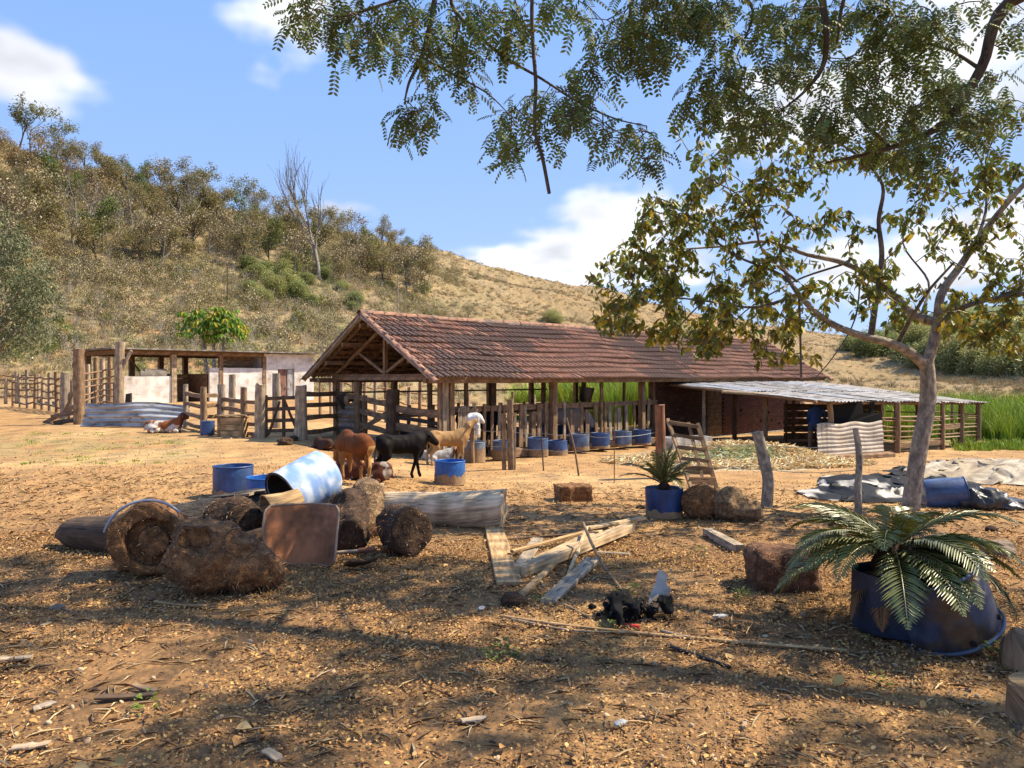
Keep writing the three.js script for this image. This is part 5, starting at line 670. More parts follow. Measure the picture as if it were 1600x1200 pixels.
{
  const foot = (u, v, dy = -.01) => { const q = G(u, v); q.y += dy; return q; };
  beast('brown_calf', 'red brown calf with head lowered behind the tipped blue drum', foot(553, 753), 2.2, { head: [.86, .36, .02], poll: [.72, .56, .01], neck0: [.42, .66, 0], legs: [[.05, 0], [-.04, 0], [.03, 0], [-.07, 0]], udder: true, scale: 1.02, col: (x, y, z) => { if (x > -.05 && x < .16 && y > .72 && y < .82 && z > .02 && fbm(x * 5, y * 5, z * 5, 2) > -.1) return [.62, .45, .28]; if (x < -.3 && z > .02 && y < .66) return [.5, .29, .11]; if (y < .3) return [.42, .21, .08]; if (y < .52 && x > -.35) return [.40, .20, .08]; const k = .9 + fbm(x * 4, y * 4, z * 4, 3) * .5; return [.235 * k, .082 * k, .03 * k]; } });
  beast('black_calf', 'glossy black calf walking right with head stretched forward', foot(626, 747), .5, { head: [.81, .66, -.03], poll: [.61, .8, -.01], neck0: [.4, .7, 0], legs: [[-.14, 0], [.1, 0], [.03, 0], [-.05, 0]], scale: 1.02, col: (x, y, z) => x < -.49 && y > .25 && y < .8 && Math.abs(z) < .05 ? [.16, .14, .12] : x > .68 && z < 0 && y > .8 ? [.11, .045, .025] : [.016, .013, .012] });
  beast('tan_calf', 'pale tan calf raising its nose to the white sack', foot(700, 727), .36, { head: [.75, 1.07, 0], poll: [.57, .96, 0], neck0: [.4, .72, 0], legs: [[.03, 0], [-.05, 0], [-.02, 0], [-.1, 0]], scale: 1.0, col: (x, y, z) => { const k = .95 + fbm(x * 4, y * 4, z * 4, 3) * .4; return y < .28 ? [.52 * k, .35 * k, .2 * k] : [.50 * k, .295 * k, .13 * k]; } });
  beast('lying_calf', 'dark red calf with white patches lying under the brown calf', foot(572, 752), 2.9, { lie: true, head: [.72, .2, .1], poll: [.6, .32, .05], neck0: [.42, .25, 0], scale: .95, col: spots([.45, .38, .32], [.13, .05, .03], .14, 4.5, 3) });
  beast('lying_calf', 'grey black calf lying inside the gable rails behind the black calf', (q => { q.y = H(q.x, q.z); return q; })(bw(2.2, 0, -3.0)), 2.9, { lie: true, head: [.72, .3, .1], poll: [.6, .42, .05], neck0: [.42, .28, 0], scale: 1.45, col: (x, y, z) => x < -.42 ? [.5, .48, .45] : [.06, .053, .05] });
  beast('lying_calf', 'dark brown calf curled on the ground left of the gable panel', foot(505, 702), 2.3, { lie: true, head: [.6, .1, .22], poll: [.58, .22, .12], neck0: [.42, .2, 0], scale: .75, col: () => [.085, .042, .028] });
  beast('lying_calf', 'grey white calf lying behind the upright blue drum', foot(684, 721), .25, { lie: true, head: [.74, .3, 0], poll: [.6, .4, 0], neck0: [.42, .25, 0], scale: .8, col: (x, y, z) => x > .5 ? [.36, .2, .13] : [.50, .48, .45] });
  beast('lying_calf', 'red and white calf lying in front of the zinc sheet', foot(255, 676), .15, { lie: true, head: [.72, .46, -.04], poll: [.6, .5, 0], neck0: [.42, .26, 0], scale: 1.0, col: (x, y, z) => x > .55 ? [.12, .05, .03] : fbm(x * 3.5 + 2, y * 4, z * 3, 3) + (y - .2) * .8 > .04 ? [.30, .105, .04] : [.66, .6, .54] });
  const st = (u, z, yaw, label, col, scale = 1.5) => { const q = bw(bs(u, z), 0, z); q.y = H(q.x, q.z); return beast('cow', label, q, yaw, { cat: 'cow', scale, hornR: .016, head: [.86, .5, 0], poll: [.7, .66, 0], cell: .03, col }); };
  st(878, -1.9, BARN.turn - 1.4, 'white cow feeding behind the upright boards by the brown post', () => [.64, .61, .57]);
  st(1015, -2.4, BARN.turn - 1.7, 'dark cow feeding near the brick end of the barn', () => [.06, .045, .04]);
  st(745, -2.2, BARN.turn - 1.5, 'black cow feeding behind the first feed drums', () => [.025, .022, .02]);
}

// ================================================================ THINGS LYING IN THE YARD
/** loose root hairs standing off a surface */
function hairs(g, n, len, seed, wid = .004) { const q = rng(seed), p = g.attributes.position, nn = g.attributes.normal, pos = [], idx = []; for (let i = 0; i < n; i++) { const k = q() * p.count | 0, a = V().fromBufferAttribute(p, k), m = V().fromBufferAttribute(nn, k), t = rdir(q).addScaledVector(m, .9).add(V(0, -.35, 0)).normalize(), l = len * (.4 + q()), s = t.clone().cross(rdir(q)).normalize().multiplyScalar(wid), mid = a.clone().addScaledVector(t, l * .6), e = mid.clone().addScaledVector(t.clone().add(V(0, -.7, 0)).normalize(), l * .5), b = pos.length / 3; for (const v of [a.clone().sub(s), a.clone().add(s), mid.clone().addScaledVector(s, .7), mid.clone().addScaledVector(s, -.7), e]) pos.push(v.x, v.y, v.z); idx.push(b, b + 1, b + 2, b, b + 2, b + 3, b + 3, b + 2, b + 4); } return raw(pos, idx); }
function rootBall(name, label, p, sdf, lo, hi, m, { turn = 0, cell = .022, n = 500, len = .06, hm = M.hair, cat = 'root ball', rough = .035 } = {}) {
  const o = thing(name, label, cat, A3(p), turn), g = net((x, y, z) => sdf(x, y, z) + fbm(x * 6, y * 6, z * 6, 4) * rough * 2 + Math.abs(n3(x * 26, y * 26, z * 26)) * .014, lo, hi, cell); part('body', g, m, o); if (n) part('root_hairs', hairs(g, n, len, n), hm, o, { kind: 'stuff' }); return o;
}
{
  // --- log pile
  { const a = P(772, 786, 9.35), b = P(640, 786, 9.75), c = P(505, 786, 10.3), o = thing('pale_log', 'long pale barkless log lying behind the root stumps', 'log', A3(a)); part('body', tube([[.12, .0, .02], ...[a, a.clone().lerp(b, .5), b, c].map(q => A3(rel(o, q)))].map(q => arrV(q)), [.265, .25, .225, .23, .21], { seg: 26, sub: 8, amp: .1, freq: 1.8, seed: 3, jagged: .07 }), M.log, o); o.position.y = H(a.x, a.z) + .215; }
  { const o = thing('charred_log', 'charred dark log lying lengthwise through the pile', 'log', A3(G(430, 850))); const A = P(262, 818, 8.55), B = P(350, 800, 8.9), C = P(450, 785, 9.2), D = P(560, 792, 9.3); part('body', tube([A, B, C, D].map(q => rel(o, q)), [.19, .2, .2, .19], { seg: 18, sub: 6, amp: .14, freq: 3, seed: 6, jagged: .06 }), M.char, o); for (let i = 0; i < 5; i++) { const t = i / 5, q = rel(o, B.clone().lerp(C, t)); part('loose_bark', beam(q.clone().add(V(-.15, .17, .04)), q.clone().add(V(.2, .2, .06)), .13, .03, { jit: .25, seg: 3, seed: i }), i % 2 ? M.plankGrey : M.char, o); } }
  { const o = thing('hollow_log', 'dark hollow trough log pointing left out of the pile', 'log', A3(G(140, 868))); const A = rel(o, P(98, 832, 7.95)), B = rel(o, P(215, 838, 7.6)); part('body', tube([A, A.clone().lerp(B, .12), A.clone().lerp(B, .55), B], [.09, .15, .19, .2], { seg: 16, sub: 5, amp: .07, seed: 9, jagged: .08 }), M.postDark, o); }
  // drum-shaped root plug with its round stem scar
  { const c = P(229, 838, 7.35), p = G(228, 905); const o = rootBall('root_plug', 'round root plug with dark stem scar, lying on its side', p, (x, y, z) => { let d = Math.max(Math.hypot(x, y - .34) - .315 - .02 * Math.sin(Math.atan2(y - .34, x) * 5), Math.abs(z + .12) - .2); d = Math.max(d, -Math.max(Math.hypot(x - .05, y - .33) - .205, .0 - (z - .0))); d = Math.min(d, Math.max(Math.hypot(x - .06, y - .33) - .13, Math.abs(z + .06) - .13)); d = Math.max(d, -ell(x, y, z, [-.16, -.02, .1], [.1, .12, .2])); return d; }, [-.42, -.05, -.45], [.42, .75, .25], M.fibre, { turn: .3, n: 240, len: .045, cell: .016, rough: .014 }); part('drum_hoop', new THREE.TorusGeometry(.345, .012, 6, 30, 2.2).rotateZ(.7).translate(0, .34, -.02), mat([.28, .31, .36], { rough: .4 }), o); }
  rootBall('root_ball', 'largest fibrous brown root ball at the front of the pile', G(336, 924), (x, y, z) => { let d = smin(ell(x, y, z, [-.02, .27, 0], [.37, .29, .32]), ell(x, y, z, [-.12, .46, -.02], [.19, .17, .22]), .1); d = smin(d, ell(x, y, z, [.28, .2, .02], [.22, .2, .26]), .1); d = Math.max(d, y - .56 - x * -.1); d = Math.max(d, -ell(x, y, z, [-.1, .48, .26], [.15, .1, .16])); return smin(d, ell(x, y, z, [.47, .15, .0], [.09, .15, .14]), .05); }, [-.62, -.05, -.5], [.7, .78, .5], M.fibre, { turn: .1, n: 420, len: .045, rough: .045, cell: .018 });
  rootBall('root_ball', 'shaggy brown root clump between the big root ball and the shield', P(365, 835, 7.9).setY(H(-2.9, -7.9)), (x, y, z) => ell(x, y, z, [0, .28, 0], [.3, .24, .26]), [-.5, -.05, -.5], [.5, .7, .5], M.fibreDark, { n: 260, len: .045 });
  rootBall('fern_stump', 'pale topped shaggy stump leaning on the pale log', G(575, 838), (x, y, z) => cap(x, y, z, [-.02, .12, 0], [-.05, .42, -.25], .19, .2), [-.45, -.15, -.7], [.4, .9, .4], M.fibrePale, { n: 260, len: .04, hm: M.fibrePale, cat: 'stump', rough: .03 });
  rootBall('fern_stump', 'dark brown shaggy trunk piece beside the rusty shield', G(548, 862), (x, y, z) => Math.max(cap(x, y, z, [.02, .17, .1], [-.1, .4, -.5], .18, .19), z - .16), [-.5, -.1, -.85], [.45, .75, .4], M.fibreDark, { n: 260, len: .045, cat: 'stump' });
  { const o = rootBall('fern_stump', 'black cylindrical stump with its round end facing right', G(632, 868), (x, y, z) => { const a = .25; const X = x * Math.cos(a) + z * Math.sin(a), Z = -x * Math.sin(a) + z * Math.cos(a); return Math.max(Math.hypot(Z, (y - .25) * .92) - .225, Math.abs(X + .02) - .2); }, [-.45, -.05, -.45], [.45, .65, .45], M.fibreDark, { n: 220, len: .04, turn: -.75, cat: 'stump', rough: .03 }); part('hanging_roots', hairs(tube([[-.18, .08, .1], [-.16, .3, .12]], [.05, .05], { seg: 8 }), 220, .16, 5, .003), mat([.30, .13, .06], { rough: 1 }), o, { kind: 'stuff' }); }
  // tipped pale blue drum with a clay pot in its mouth
  { const dir = V(-.62, -.36, .70).normalize(), cen = P(478, 757, 8.35), o = thing('tipped_drum', 'pale blue drum tipped on the pile with its mouth toward the camera', 'drum', A3(cen)); const q = new THREE.Quaternion().setFromUnitVectors(V(0, 1, 0), dir); o.quaternion.copy(q); const Lh = .31, rr = .285; part('shell', lathe([[0, -Lh], [rr * .8, -Lh], [rr * .98, -Lh + .05], [rr, -.12], [rr * 1.02, -.1], [rr * 1.02, -.06], [rr, -.04], [rr * 1.01, Lh * .5], [rr, Lh], [rr - .014, Lh], [rr - .016, -Lh + .07], [0, -Lh + .03]], 36), mat([.66, .71, .78], { t: tex(256, (u, v) => { const a = fbm(u * 3, v * 5, 91, 5, 3, 5), s = sstep(-.3, .4, a), y = sstep(.1, .4, fbm(u * 4, v * 9, 97, 4, 4, 9)); return [.62 + s * .38 , .74 + s * .25 - y * .03, .92 + s * .08 - y * .2]; }, { rep: .6 }), rough: .3 }), o); part('rim', new THREE.TorusGeometry(rr, .012, 6, 34).rotateX(Math.PI / 2).translate(0, Lh, 0), M.blackPl, o); part('lining', lathe([[rr - .02, Lh - .01], [rr - .022, -Lh + .1], [0, -Lh + .09]], 30), M.dark, o); part('bung', new THREE.CylinderGeometry(.02, .02, .012, 12).rotateX(Math.PI / 2).translate(.06, Lh - .1, rr - .03), M.sack, o); }
  { const o = thing('wooden_mortar', 'tan flared wooden mortar lying in the mouth of the tipped drum', 'mortar', A3(P(446, 787, 7.85))); o.quaternion.setFromUnitVectors(V(0, 1, 0), V(-.75, -.28, .6).normalize()); part('body', deform(lathe([[0, -.16], [.1, -.16], [.115, 0], [.155, .17], [.17, .2], [.15, .2], [.1, .04], [0, .02]], 26), v => { const k = 1 + fbm(v.x * 5, v.y * 5, v.z * 5, 3) * .12; v.x *= k; v.z *= k; }), M.plankTan, o); }
  // rusty shield: a cut drum panel standing on edge
  { const o = thing('rusty_panel', 'rust brown curved sheet panel standing on edge before the pile', 'panel', A3(G(468, 890))), W = .68, Hh = .55, n = 22, m = 16, F = [], uv = []; const f = (i, j) => { const t = j / m, y = (1 - t) * Hh, c = t > .3 ? Math.sqrt(Math.max(0, 1 - Math.pow((t - .3) / .72, 2.4))) : 1, xl = -.5 * W * lerp(1, c, .88) + (t < .08 ? .03 * (1 - t / .08) : 0), xr = .5 * W * (t > .8 ? lerp(1, Math.sqrt(Math.max(0, 1 - ((t - .8) / .22) ** 2)), .4) : 1) - (t < .1 ? .05 * (1 - t / .1) ** 2 : 0), x = lerp(xl, xr, i / n); return V(x, y + .01 + .03 * Math.cos(x * 4), -.12 + .30 * (1 - Math.pow(x / W * 2, 2)) * -.9 + .12 * (1 - y / Hh) + .12); }; const g = (dz) => { const pos = [], idx = [], uvs = []; for (let j = 0; j <= m; j++) for (let i = 0; i <= n; i++) { const v = f(i, j); pos.push(v.x, v.y, v.z + dz); uvs.push(v.x, v.y); } for (let j = 0; j < m; j++) for (let i = 0; i < n; i++) { const a = j * (n + 1) + i; dz ? idx.push(a, a + n + 1, a + 1, a + 1, a + n + 1, a + n + 2) : idx.push(a, a + 1, a + n + 1, a + 1, a + n + 2, a + n + 1); } return raw(pos, idx, uvs); }; part('sheet', [g(0), g(.012)], mat([.46, .18, .075], { t: T.mott, tb: T.mottB, bump: .003, rough: .9 }), o); const edge = []; for (let j = 0; j <= m; j++) edge.push(f(0, j)); for (let i = 1; i <= n; i++) edge.push(f(i, m)); for (let j = m - 1; j >= 0; j--) edge.push(f(n, j)); for (let i = n - 1; i >= 1; i--) edge.push(f(i, 0)); edge.push(edge[0].clone()); part('rolled_edge', tube(edge.map(v => v.clone().add(V(0, 0, .006))), .011, { seg: 6, caps: false }), mat([.42, .27, .18], { t: T.mott, rough: .7 }), o); o.rotation.x = -.16; }
  for (const [v, k] of [[836, 0], [858, 1]]) single('dark_board', k ? 'lower narrow dark board showing left of the rusty panel' : 'upper narrow dark board showing left of the rusty panel', 'board', beam(A3(P(378, v + 6, 7.45)), A3(P(470, v - 24, 7.9)), .05, .1, { jit: .05, seg: 4, ch: .008 }), M.postDark);
  single('short_pole', 'short grey pole with a rusty red tip below the stumps', 'pole', mergeAll([tube([A3(P(495, 867, 7.4)), A3(P(560, 861, 7.45))], .018, { seg: 8 })]), M.plankGrey); single('short_pole', 'rusty red pipe end poking out below the stumps', 'pipe', tube([A3(P(560, 861, 7.45)), A3(P(586, 858, 7.47))], .024, { seg: 10 }), M.rust);
  single('bark_piece', 'small dark curled bark piece in front of the stumps', 'bark', deform(beam([-.15, .05, 0], [.15, .07, 0], .16, .02, { seg: 6, jit: .12, ch: .004 }), v => { v.y += v.x * v.x * 1.2 + v.z * .5; }), M.postDark, A3(G(567, 890)), .5);
  single('paper_sheet', 'torn tan cardboard piece lying on top of the pale log', 'cardboard', deform(new THREE.BoxGeometry(.62, .008, .3, 10, 1, 5), v => { v.y += Math.sin(v.x * 6) * .02 + fbm(v.x * 5, v.z * 5, 2, 2) * .05; }), M.plankTan, A3(P(562, 760, 9.9).add(V(0, .0, 0))), .1);
  // --- cut drums in the yard
  drum('cut_drum', 'dark blue cut drum with a pale bung hole left of the pile', G(364, 776), .46, .29, { blue: 0, mud: .3, seed: 21 }); drum('cut_drum', 'bright blue cut drum half hidden behind the tipped drum', G(415, 786), .36, .27, { blue: 4, mud: .2, seed: 22 });
  drum('cut_drum', 'bright blue cut drum caked with mud in front of the tan calf', G(703, 757), .45, .29, { blue: 4, mud: .62, seed: 23 });
  single('drum_bung', 'pale round bung in the side of the dark blue drum', 'bung', new THREE.SphereGeometry(.018, 10, 8), M.sack, A3(P(347, 768, Gd(364, 776) - .27)));
  // --- the plank heap
  const plank = (label, a, b, w, h, m, ya, yb, o = {}) => { const A = G(...a), B = G(...b); A.y += ya + h / 2; B.y += yb + h / 2; return single(o.name ?? 'plank', label, o.cat ?? 'plank', beam(A3(A), A3(B), w, h, { seg: 7, jit: .05, ch: .006, seed: a[0] + a[1], ...o }), m); };
  plank('wide pale tan board lying flat at the left of the plank heap', [770, 825], [796, 918], .215, .03, M.plankTan, .03, .012);
  plank('short grey board under the left of the plank heap', [840, 847], [812, 892], .13, .03, M.plankGrey, .02, .0); plank('long tan lath crossing the plank heap', [1004, 822], [800, 872], .05, .03, M.plankTan, .1, .05);
  plank('thick square pale beam across the plank heap', [985, 838], [812, 902], .12, .09, M.plankPale, .06, .0); plank('split pale board lying behind the thick beam', [925, 845], [838, 882], .11, .03, M.plankPale, .06, .03); plank('warped pale slat at the right end of the heap', [1006, 823], [918, 845], .09, .03, M.plankPale, .09, .12);
  plank('grey batten lying to the right of the heap', [984, 870], [932, 866], .05, .03, M.plankGrey, .0, .0); plank('narrow pale stick propped across the beams', [917, 850], [886, 908], .035, .03, M.plankPale, .16, .0); plank('short weathered board pointing to the front', [926, 884], [856, 946], .13, .045, M.plankGrey, .03, .0); plank('yellow split lath under the thick beam', [866, 888], [812, 936], .06, .03, M.plankTan, .03, .0);
  plank('wide pale offcut on the far side of the heap', [950, 822], [922, 846], .2, .03, M.plankPale, .0, .08); plank('dark thin stick lying behind the plank heap', [790, 846], [935, 840], .03, .03, M.postDark, 0, .04, { name: 'stick', cat: 'stick' }); plank('grey lath behind the wide board', [790, 853], [850, 856], .04, .02, M.plankGrey, 0, 0); plank('grey weathered beam lying alone right of the heap', [1106, 836], [1156, 864], .12, .08, M.plankGrey, 0, 0, { name: 'beam', cat: 'beam' });
  plank('narrow grey lath poking from beneath the heap', [828, 872], [850, 920], .025, .02, M.plankGrey, .0, 0);
  single('stick', 'bent brown stick leaning across the top of the heap', 'stick', tube([A3(P(911, 817, 7.7)), A3(P(925, 850, 7.3)), A3(P(941, 880, 6.95)), A3(G(976, 928))], [.014, .016, .014, .01], { seg: 7, sub: 4, amp: .15 }), M.post);
  single('cane', 'long straw coloured cane lying across the foreground', 'cane', tube([G(782, 968), G(880, 982), G(1000, 995), G(1150, 1008), G(1325, 1022)].map(q => up(q, .018)), [.012, .013, .013, .014, .012], { seg: 7, sub: 6, amp: .12 }), M.plankTan);
  single('dry_stalk', 'split pale stalk lying beside the long cane', 'stalk', tube([G(800, 972), G(900, 990), G(1010, 992)].map(q => up(q, .012)), [.012, .01, .006], { seg: 5, sub: 5, amp: .3 }), M.postPale);
  single('black_pipe', 'thin black pipe lying right of the long cane', 'pipe', tube([G(1040, 1012), G(1090, 1028), G(1142, 1046)].map(q => up(q, .012)), .011, { seg: 8, sub: 3 }), M.blackPl); single('grey_rod', 'short grey rod lying near the burnt rubbish', 'rod', tube([G(1033, 988), G(1080, 1000)].map(q => up(q, .01)), .01, { seg: 7 }), M.plankGrey); single('grey_rod', 'thin grey rod between the planks and burnt rubbish', 'rod', tube([G(878, 945), G(922, 968)].map(q => up(q, .01)), .009, { seg: 7 }), M.plankGrey); single('red_rod', 'small red plastic stub in front of the burnt rubbish', 'plastic', tube([G(976, 981), G(1000, 983)].map(q => up(q, .014)), .014, { seg: 9 }), mat([.5, .05, .03], { rough: .4 }));
  // burnt rubbish with its grey fin
  rootBall('burnt_heap', 'black burnt rubbish lump in front of the plank heap', G(985, 965), (x, y, z) => smin(ell(x, y, z, [0, .05, 0], [.2, .09, .15]), ell(x, y, z, [-.06, .07, .02], [.1, .1, .08]), .05), [-.35, -.05, -.3], [.35, .4, .3], M.matte, { n: 200, len: .04, hm: M.dark, cat: 'rubbish', rough: .13, cell: .014 });
  { const o = thing('grey_fin', 'bent grey metal scrap standing up from the burnt rubbish', 'scrap', A3(G(1026, 955))); const s = new THREE.Shape([[-.1, 0], [.1, .02], [.08, .1], [.1, .17], [.07, .2], [.085, .26], [.03, .31], [0, .2], [-.07, .09]].map(a => new THREE.Vector2(...a))); part('body', deform(new THREE.ExtrudeGeometry(s, { depth: .012, bevelEnabled: false }), v => { v.z += v.x * v.x * 5 - v.y * .1; }), M.zincWhite, o); o.rotation.y = .2; }
  // --- blocks and stumps
  rootBall('peat_block', 'square brown fibre block left of the large potted cycad', G(1223, 918), (x, y, z) => Math.hypot(Math.max(Math.abs(x) - .19, 0), Math.max(Math.abs(y - .15) - .1, 0), Math.max(Math.abs(z) - .14, 0)) - .09 + .05 * x * (y > .1 ? 1 : 0), [-.42, -.05, -.4], [.42, .5, .4], mat([.28, .135, .07], { t: T.fibre, tb: T.fibreB, bump: .03, rough: 1 }), { n: 260, len: .03, turn: -.1, cat: 'block', rough: .03 });
  rootBall('peat_block', 'small reddish fibre block alone in the open yard', G(895, 782), (x, y, z) => Math.max(Math.abs(x) - .25, Math.abs(y - .1) - .13, Math.abs(z) - .2) - .02, [-.4, -.05, -.38], [.4, .4, .38], M.fibre, { n: 300, len: .04, turn: .2, cat: 'block', rough: .025 });
  rootBall('root_mass', 'round reddish root mass beside the blue palm pot', G(1096, 810), (x, y, z) => ell(x, y, z, [0, .2, 0], [.27, .24, .25]), [-.4, -.05, -.4], [.4, .6, .4], M.fibre, { n: 350, len: .06 }); rootBall('root_mass', 'lopsided earth covered root mass right of the round one', G(1152, 813), (x, y, z) => smin(ell(x, y, z, [-.1, .2, 0], [.2, .23, .2]), ell(x, y, z, [.12, .12, 0], [.2, .16, .2]), .08), [-.42, -.05, -.35], [.45, .55, .35], M.fibrePale, { n: 150, len: .04, hm: M.hair });
  { const o = thing('tree_stump', 'sawn tree stump cut off by the right edge of the foreground', 'stump', A3(G(1618, 1132))); part('body', tube([[0, -.1, 0], [.0, .08, 0], [-.02, .22, 0]], [.14, .125, .1], { seg: 14, sub: 4, amp: .25, freq: 3 }), M.post, o); part('cut_face', tube([[-.02, .21, 0], [-.022, .226, 0]], [.098, .092], { seg: 14 }), M.plankTan, o); }
  single('stump_chunk', 'rough bark chunk beside the leaning drum at the right edge', 'stump', tube([[0, -.05, 0], [0, .1, 0], [.03, .2, 0]], [.15, .15, .11], { seg: 12, sub: 3, amp: .3, freq: 4, seed: 4, jagged: .05 }), M.post, A3(G(1612, 1046)));
  for (const [u, v, s, l] of [[1562, 868, .16, 'smooth tan stone behind the cycad fronds'], [1550, 830, .07, 'small dark stone in the yard near the right edge'], [88, 955, .05, 'small pale stone in the leaf litter at the left'], [803, 945, .1, 'dark fuzzy clod at the foot of the wide board'], [459, 688, .13, 'dark earth clod under the split gate post'], [446, 695, .2, 'flat dark dung pile before the corral gate'], [1000, 795, .06, 'small dark clod left of the blue palm pot']]) single(l.includes('clod') || l.includes('dung') ? 'earth_clod' : 'stone', l, l.includes('dung') ? 'dung' : l.includes('clod') ? 'clod' : 'stone', deform(new THREE.IcosahedronGeometry(s, 3), w => { w.multiplyScalar(1 + fbm(w.x * 8 + u, w.y * 8, w.z * 8, 3) * .5); w.y *= .7; }), l.includes('dark') ? M.fibreDark : M.stone, A3(up(G(u, v), s * .3)));

  // --- tarpaulins
  const cloth = (name, label, uvs, seed, hgt, cols, fold) => { const c = uvs.map(a => G(...a)), n = 70, m = 26, pos = [], idx = [], col = [], uv = []; const o = c[0].clone().lerp(c[2], .5); for (let j = 0; j <= m; j++) for (let i = 0; i <= n; i++) { const s = i / n, t = j / m, e = Math.min(1, 8 * Math.min(s, 1 - s)) * Math.min(1, 5 * Math.min(t, 1 - t)); const p = c[0].clone().lerp(c[1], s).lerp(c[3].clone().lerp(c[2], s), t); p.x += fbm(s * 5, t * 3, seed, 3) * .9; p.z += fbm(s * 5, t * 3, seed + 5, 3) * .8; const fo = Math.pow(1 - Math.abs(n3(s * fold + n3(t * 3, s * 2, seed) * 1.2, t * 3.2, seed + 9)) * 1.7, 2); p.y = H(p.x, p.z) + .015 + e * hgt * (Math.max(0, fo) * .55 + .35 * (fbm(s * 3, t * 2, seed + 3, 2) + .4)) + Math.abs(n3(s * 16 + t * 6, t * 5, seed)) * .035; pos.push(p.x - o.x, p.y - o.y, p.z - o.z); uv.push(s * 4, t * 2); const k = fbm(s * 4.5 + 2, t * 3, seed + 13, 3) > (seed < 5 ? .1 : -.02) ? cols[0] : cols[1]; col.push(...k); }
    for (let j = 0; j < m; j++) for (let i = 0; i < n; i++) { const a = j * (n + 1) + i; idx.push(a, a + 1, a + n + 1, a + 1, a + n + 2, a + n + 1); } return single(name, label, 'tarpaulin', raw(pos, idx, uv, col), mat([1, 1, 1], { vertexColors: true, rough: .65, t: T.mott, phys: true, specularIntensity: .25 }), A3(o)); };
  cloth('tarpaulin', 'crumpled black and white plastic tarpaulin around the grey trunk', [[1262, 778], [1585, 793], [1500, 752], [1290, 745]], 3.3, .19, [[.60, .56, .50], [.022, .022, .024]], 6); cloth('tarpaulin', 'crumpled beige tarpaulin lying behind the black and white one', [[1410, 752], [1660, 762], [1640, 720], [1450, 722]], 7.1, .2, [[.40, .315, .21], [.50, .42, .31]], 5);
  cloth('tarpaulin', 'small black plastic corner sticking out left of the grey trunk', [[1395, 748], [1425, 750], [1425, 736], [1398, 735]], 9.4, .16, [[.03, .03, .032], [.05, .05, .05]], 3);
  { const o = thing('fallen_drum', 'blue drum lying half under the black and white tarpaulin', 'drum', A3(P(1475, 762, 11.2))); o.position.y = H(o.position.x, o.position.z) + .2; o.quaternion.setFromUnitVectors(V(0, 1, 0), V(.95, .12, .3).normalize()); const g = drumProto(.56, .22); part('shell', g.shell.translate(0, -.28, 0), mat([.07, .12, .27], { t: T.mott, rough: .4 }), o); part('rim', g.rim.translate(0, -.28, 0), blues[0], o); }
  single('tarp_bundle', 'black plastic bundle heaped at the mouth of the fallen drum', 'bundle', net((x, y, z) => smin(ell(x, y, z, [0, .12, 0], [.34, .2, .25]), ell(x, y, z, [.4, .05, .05], [.35, .1, .22]), .15) + fbm(x * 5, y * 6, z * 5, 3) * .1 + Math.abs(n3(x * 8, y * 9, z * 8)) * .05, [-.6, -.1, -.5], [1, .5, .5], .03), mat([.03, .029, .03], { rough: .35 }), A3(onG(1535, 11.0)));

  // --- cycads
  const fq = rng(909);
  function frond(len, rise, droop, n = 36) { const pts = [], N = 12; let p = V(0, 0, 0), ang = rise; for (let i = 0; i <= N; i++) { pts.push(p.clone()); p.x += Math.cos(ang) * len / N; p.y += Math.sin(ang) * len / N; ang -= droop / N * (.5 + i / N); } const c = new THREE.CatmullRomCurve3(pts), L = new Leaves(); for (let k = 0; k < n; k++) { const t = .12 + .87 * k / (n - 1), q = c.getPoint(t), tn = c.getTangent(t), lw = len * .235 * Math.sin(Math.PI * Math.min(1, .18 + t * .78)) * (t > .93 ? .7 : 1); for (const s of [-1, 1]) { const nrm = V(-tn.y, tn.x, 0), d = tn.clone().multiplyScalar(.72).add(V(0, 0, s * .8)).addScaledVector(nrm, .18 - .25 * fq()).normalize(); L.add(q, d, nrm, lw * (.9 + fq() * .2), len * .02, vary(t > .3 ? [.16, .175, .04] : [.18, .18, .045], fq, .2), .1); } } const lv = L.geo(), ra = tint(tube(pts, pts.map((_, i) => .009 * (1 - .7 * i / N)), { seg: 5 }), .16, .15, .05); return mergeAll([lv, ra]); }
  const frM = mat([1, 1, 1], { vertexColors: true, rough: .36, transmission: .25, thickness: 0 });
  const fr = [[.76, .7, 1.5], [.82, .5, 1.2], [.74, .8, 1.4], [.82, .38, 1.1], [.68, .85, 1.3], [.76, .6, 1.7]].map(a => frond(...a)), frS = [[.5, 1.05, 1.1], [.54, .7, 1.2], [.45, 1.35, .5], [.56, .45, 1.3]].map(a => frond(...a, 28)), dead = (() => { const g = frond(.55, .1, 1.2); const c = g.attributes.color; for (let i = 0; i < c.count; i++) c.setXYZ(i, .24 * (.8 + fq() * .4), .12, .05); return g; })();
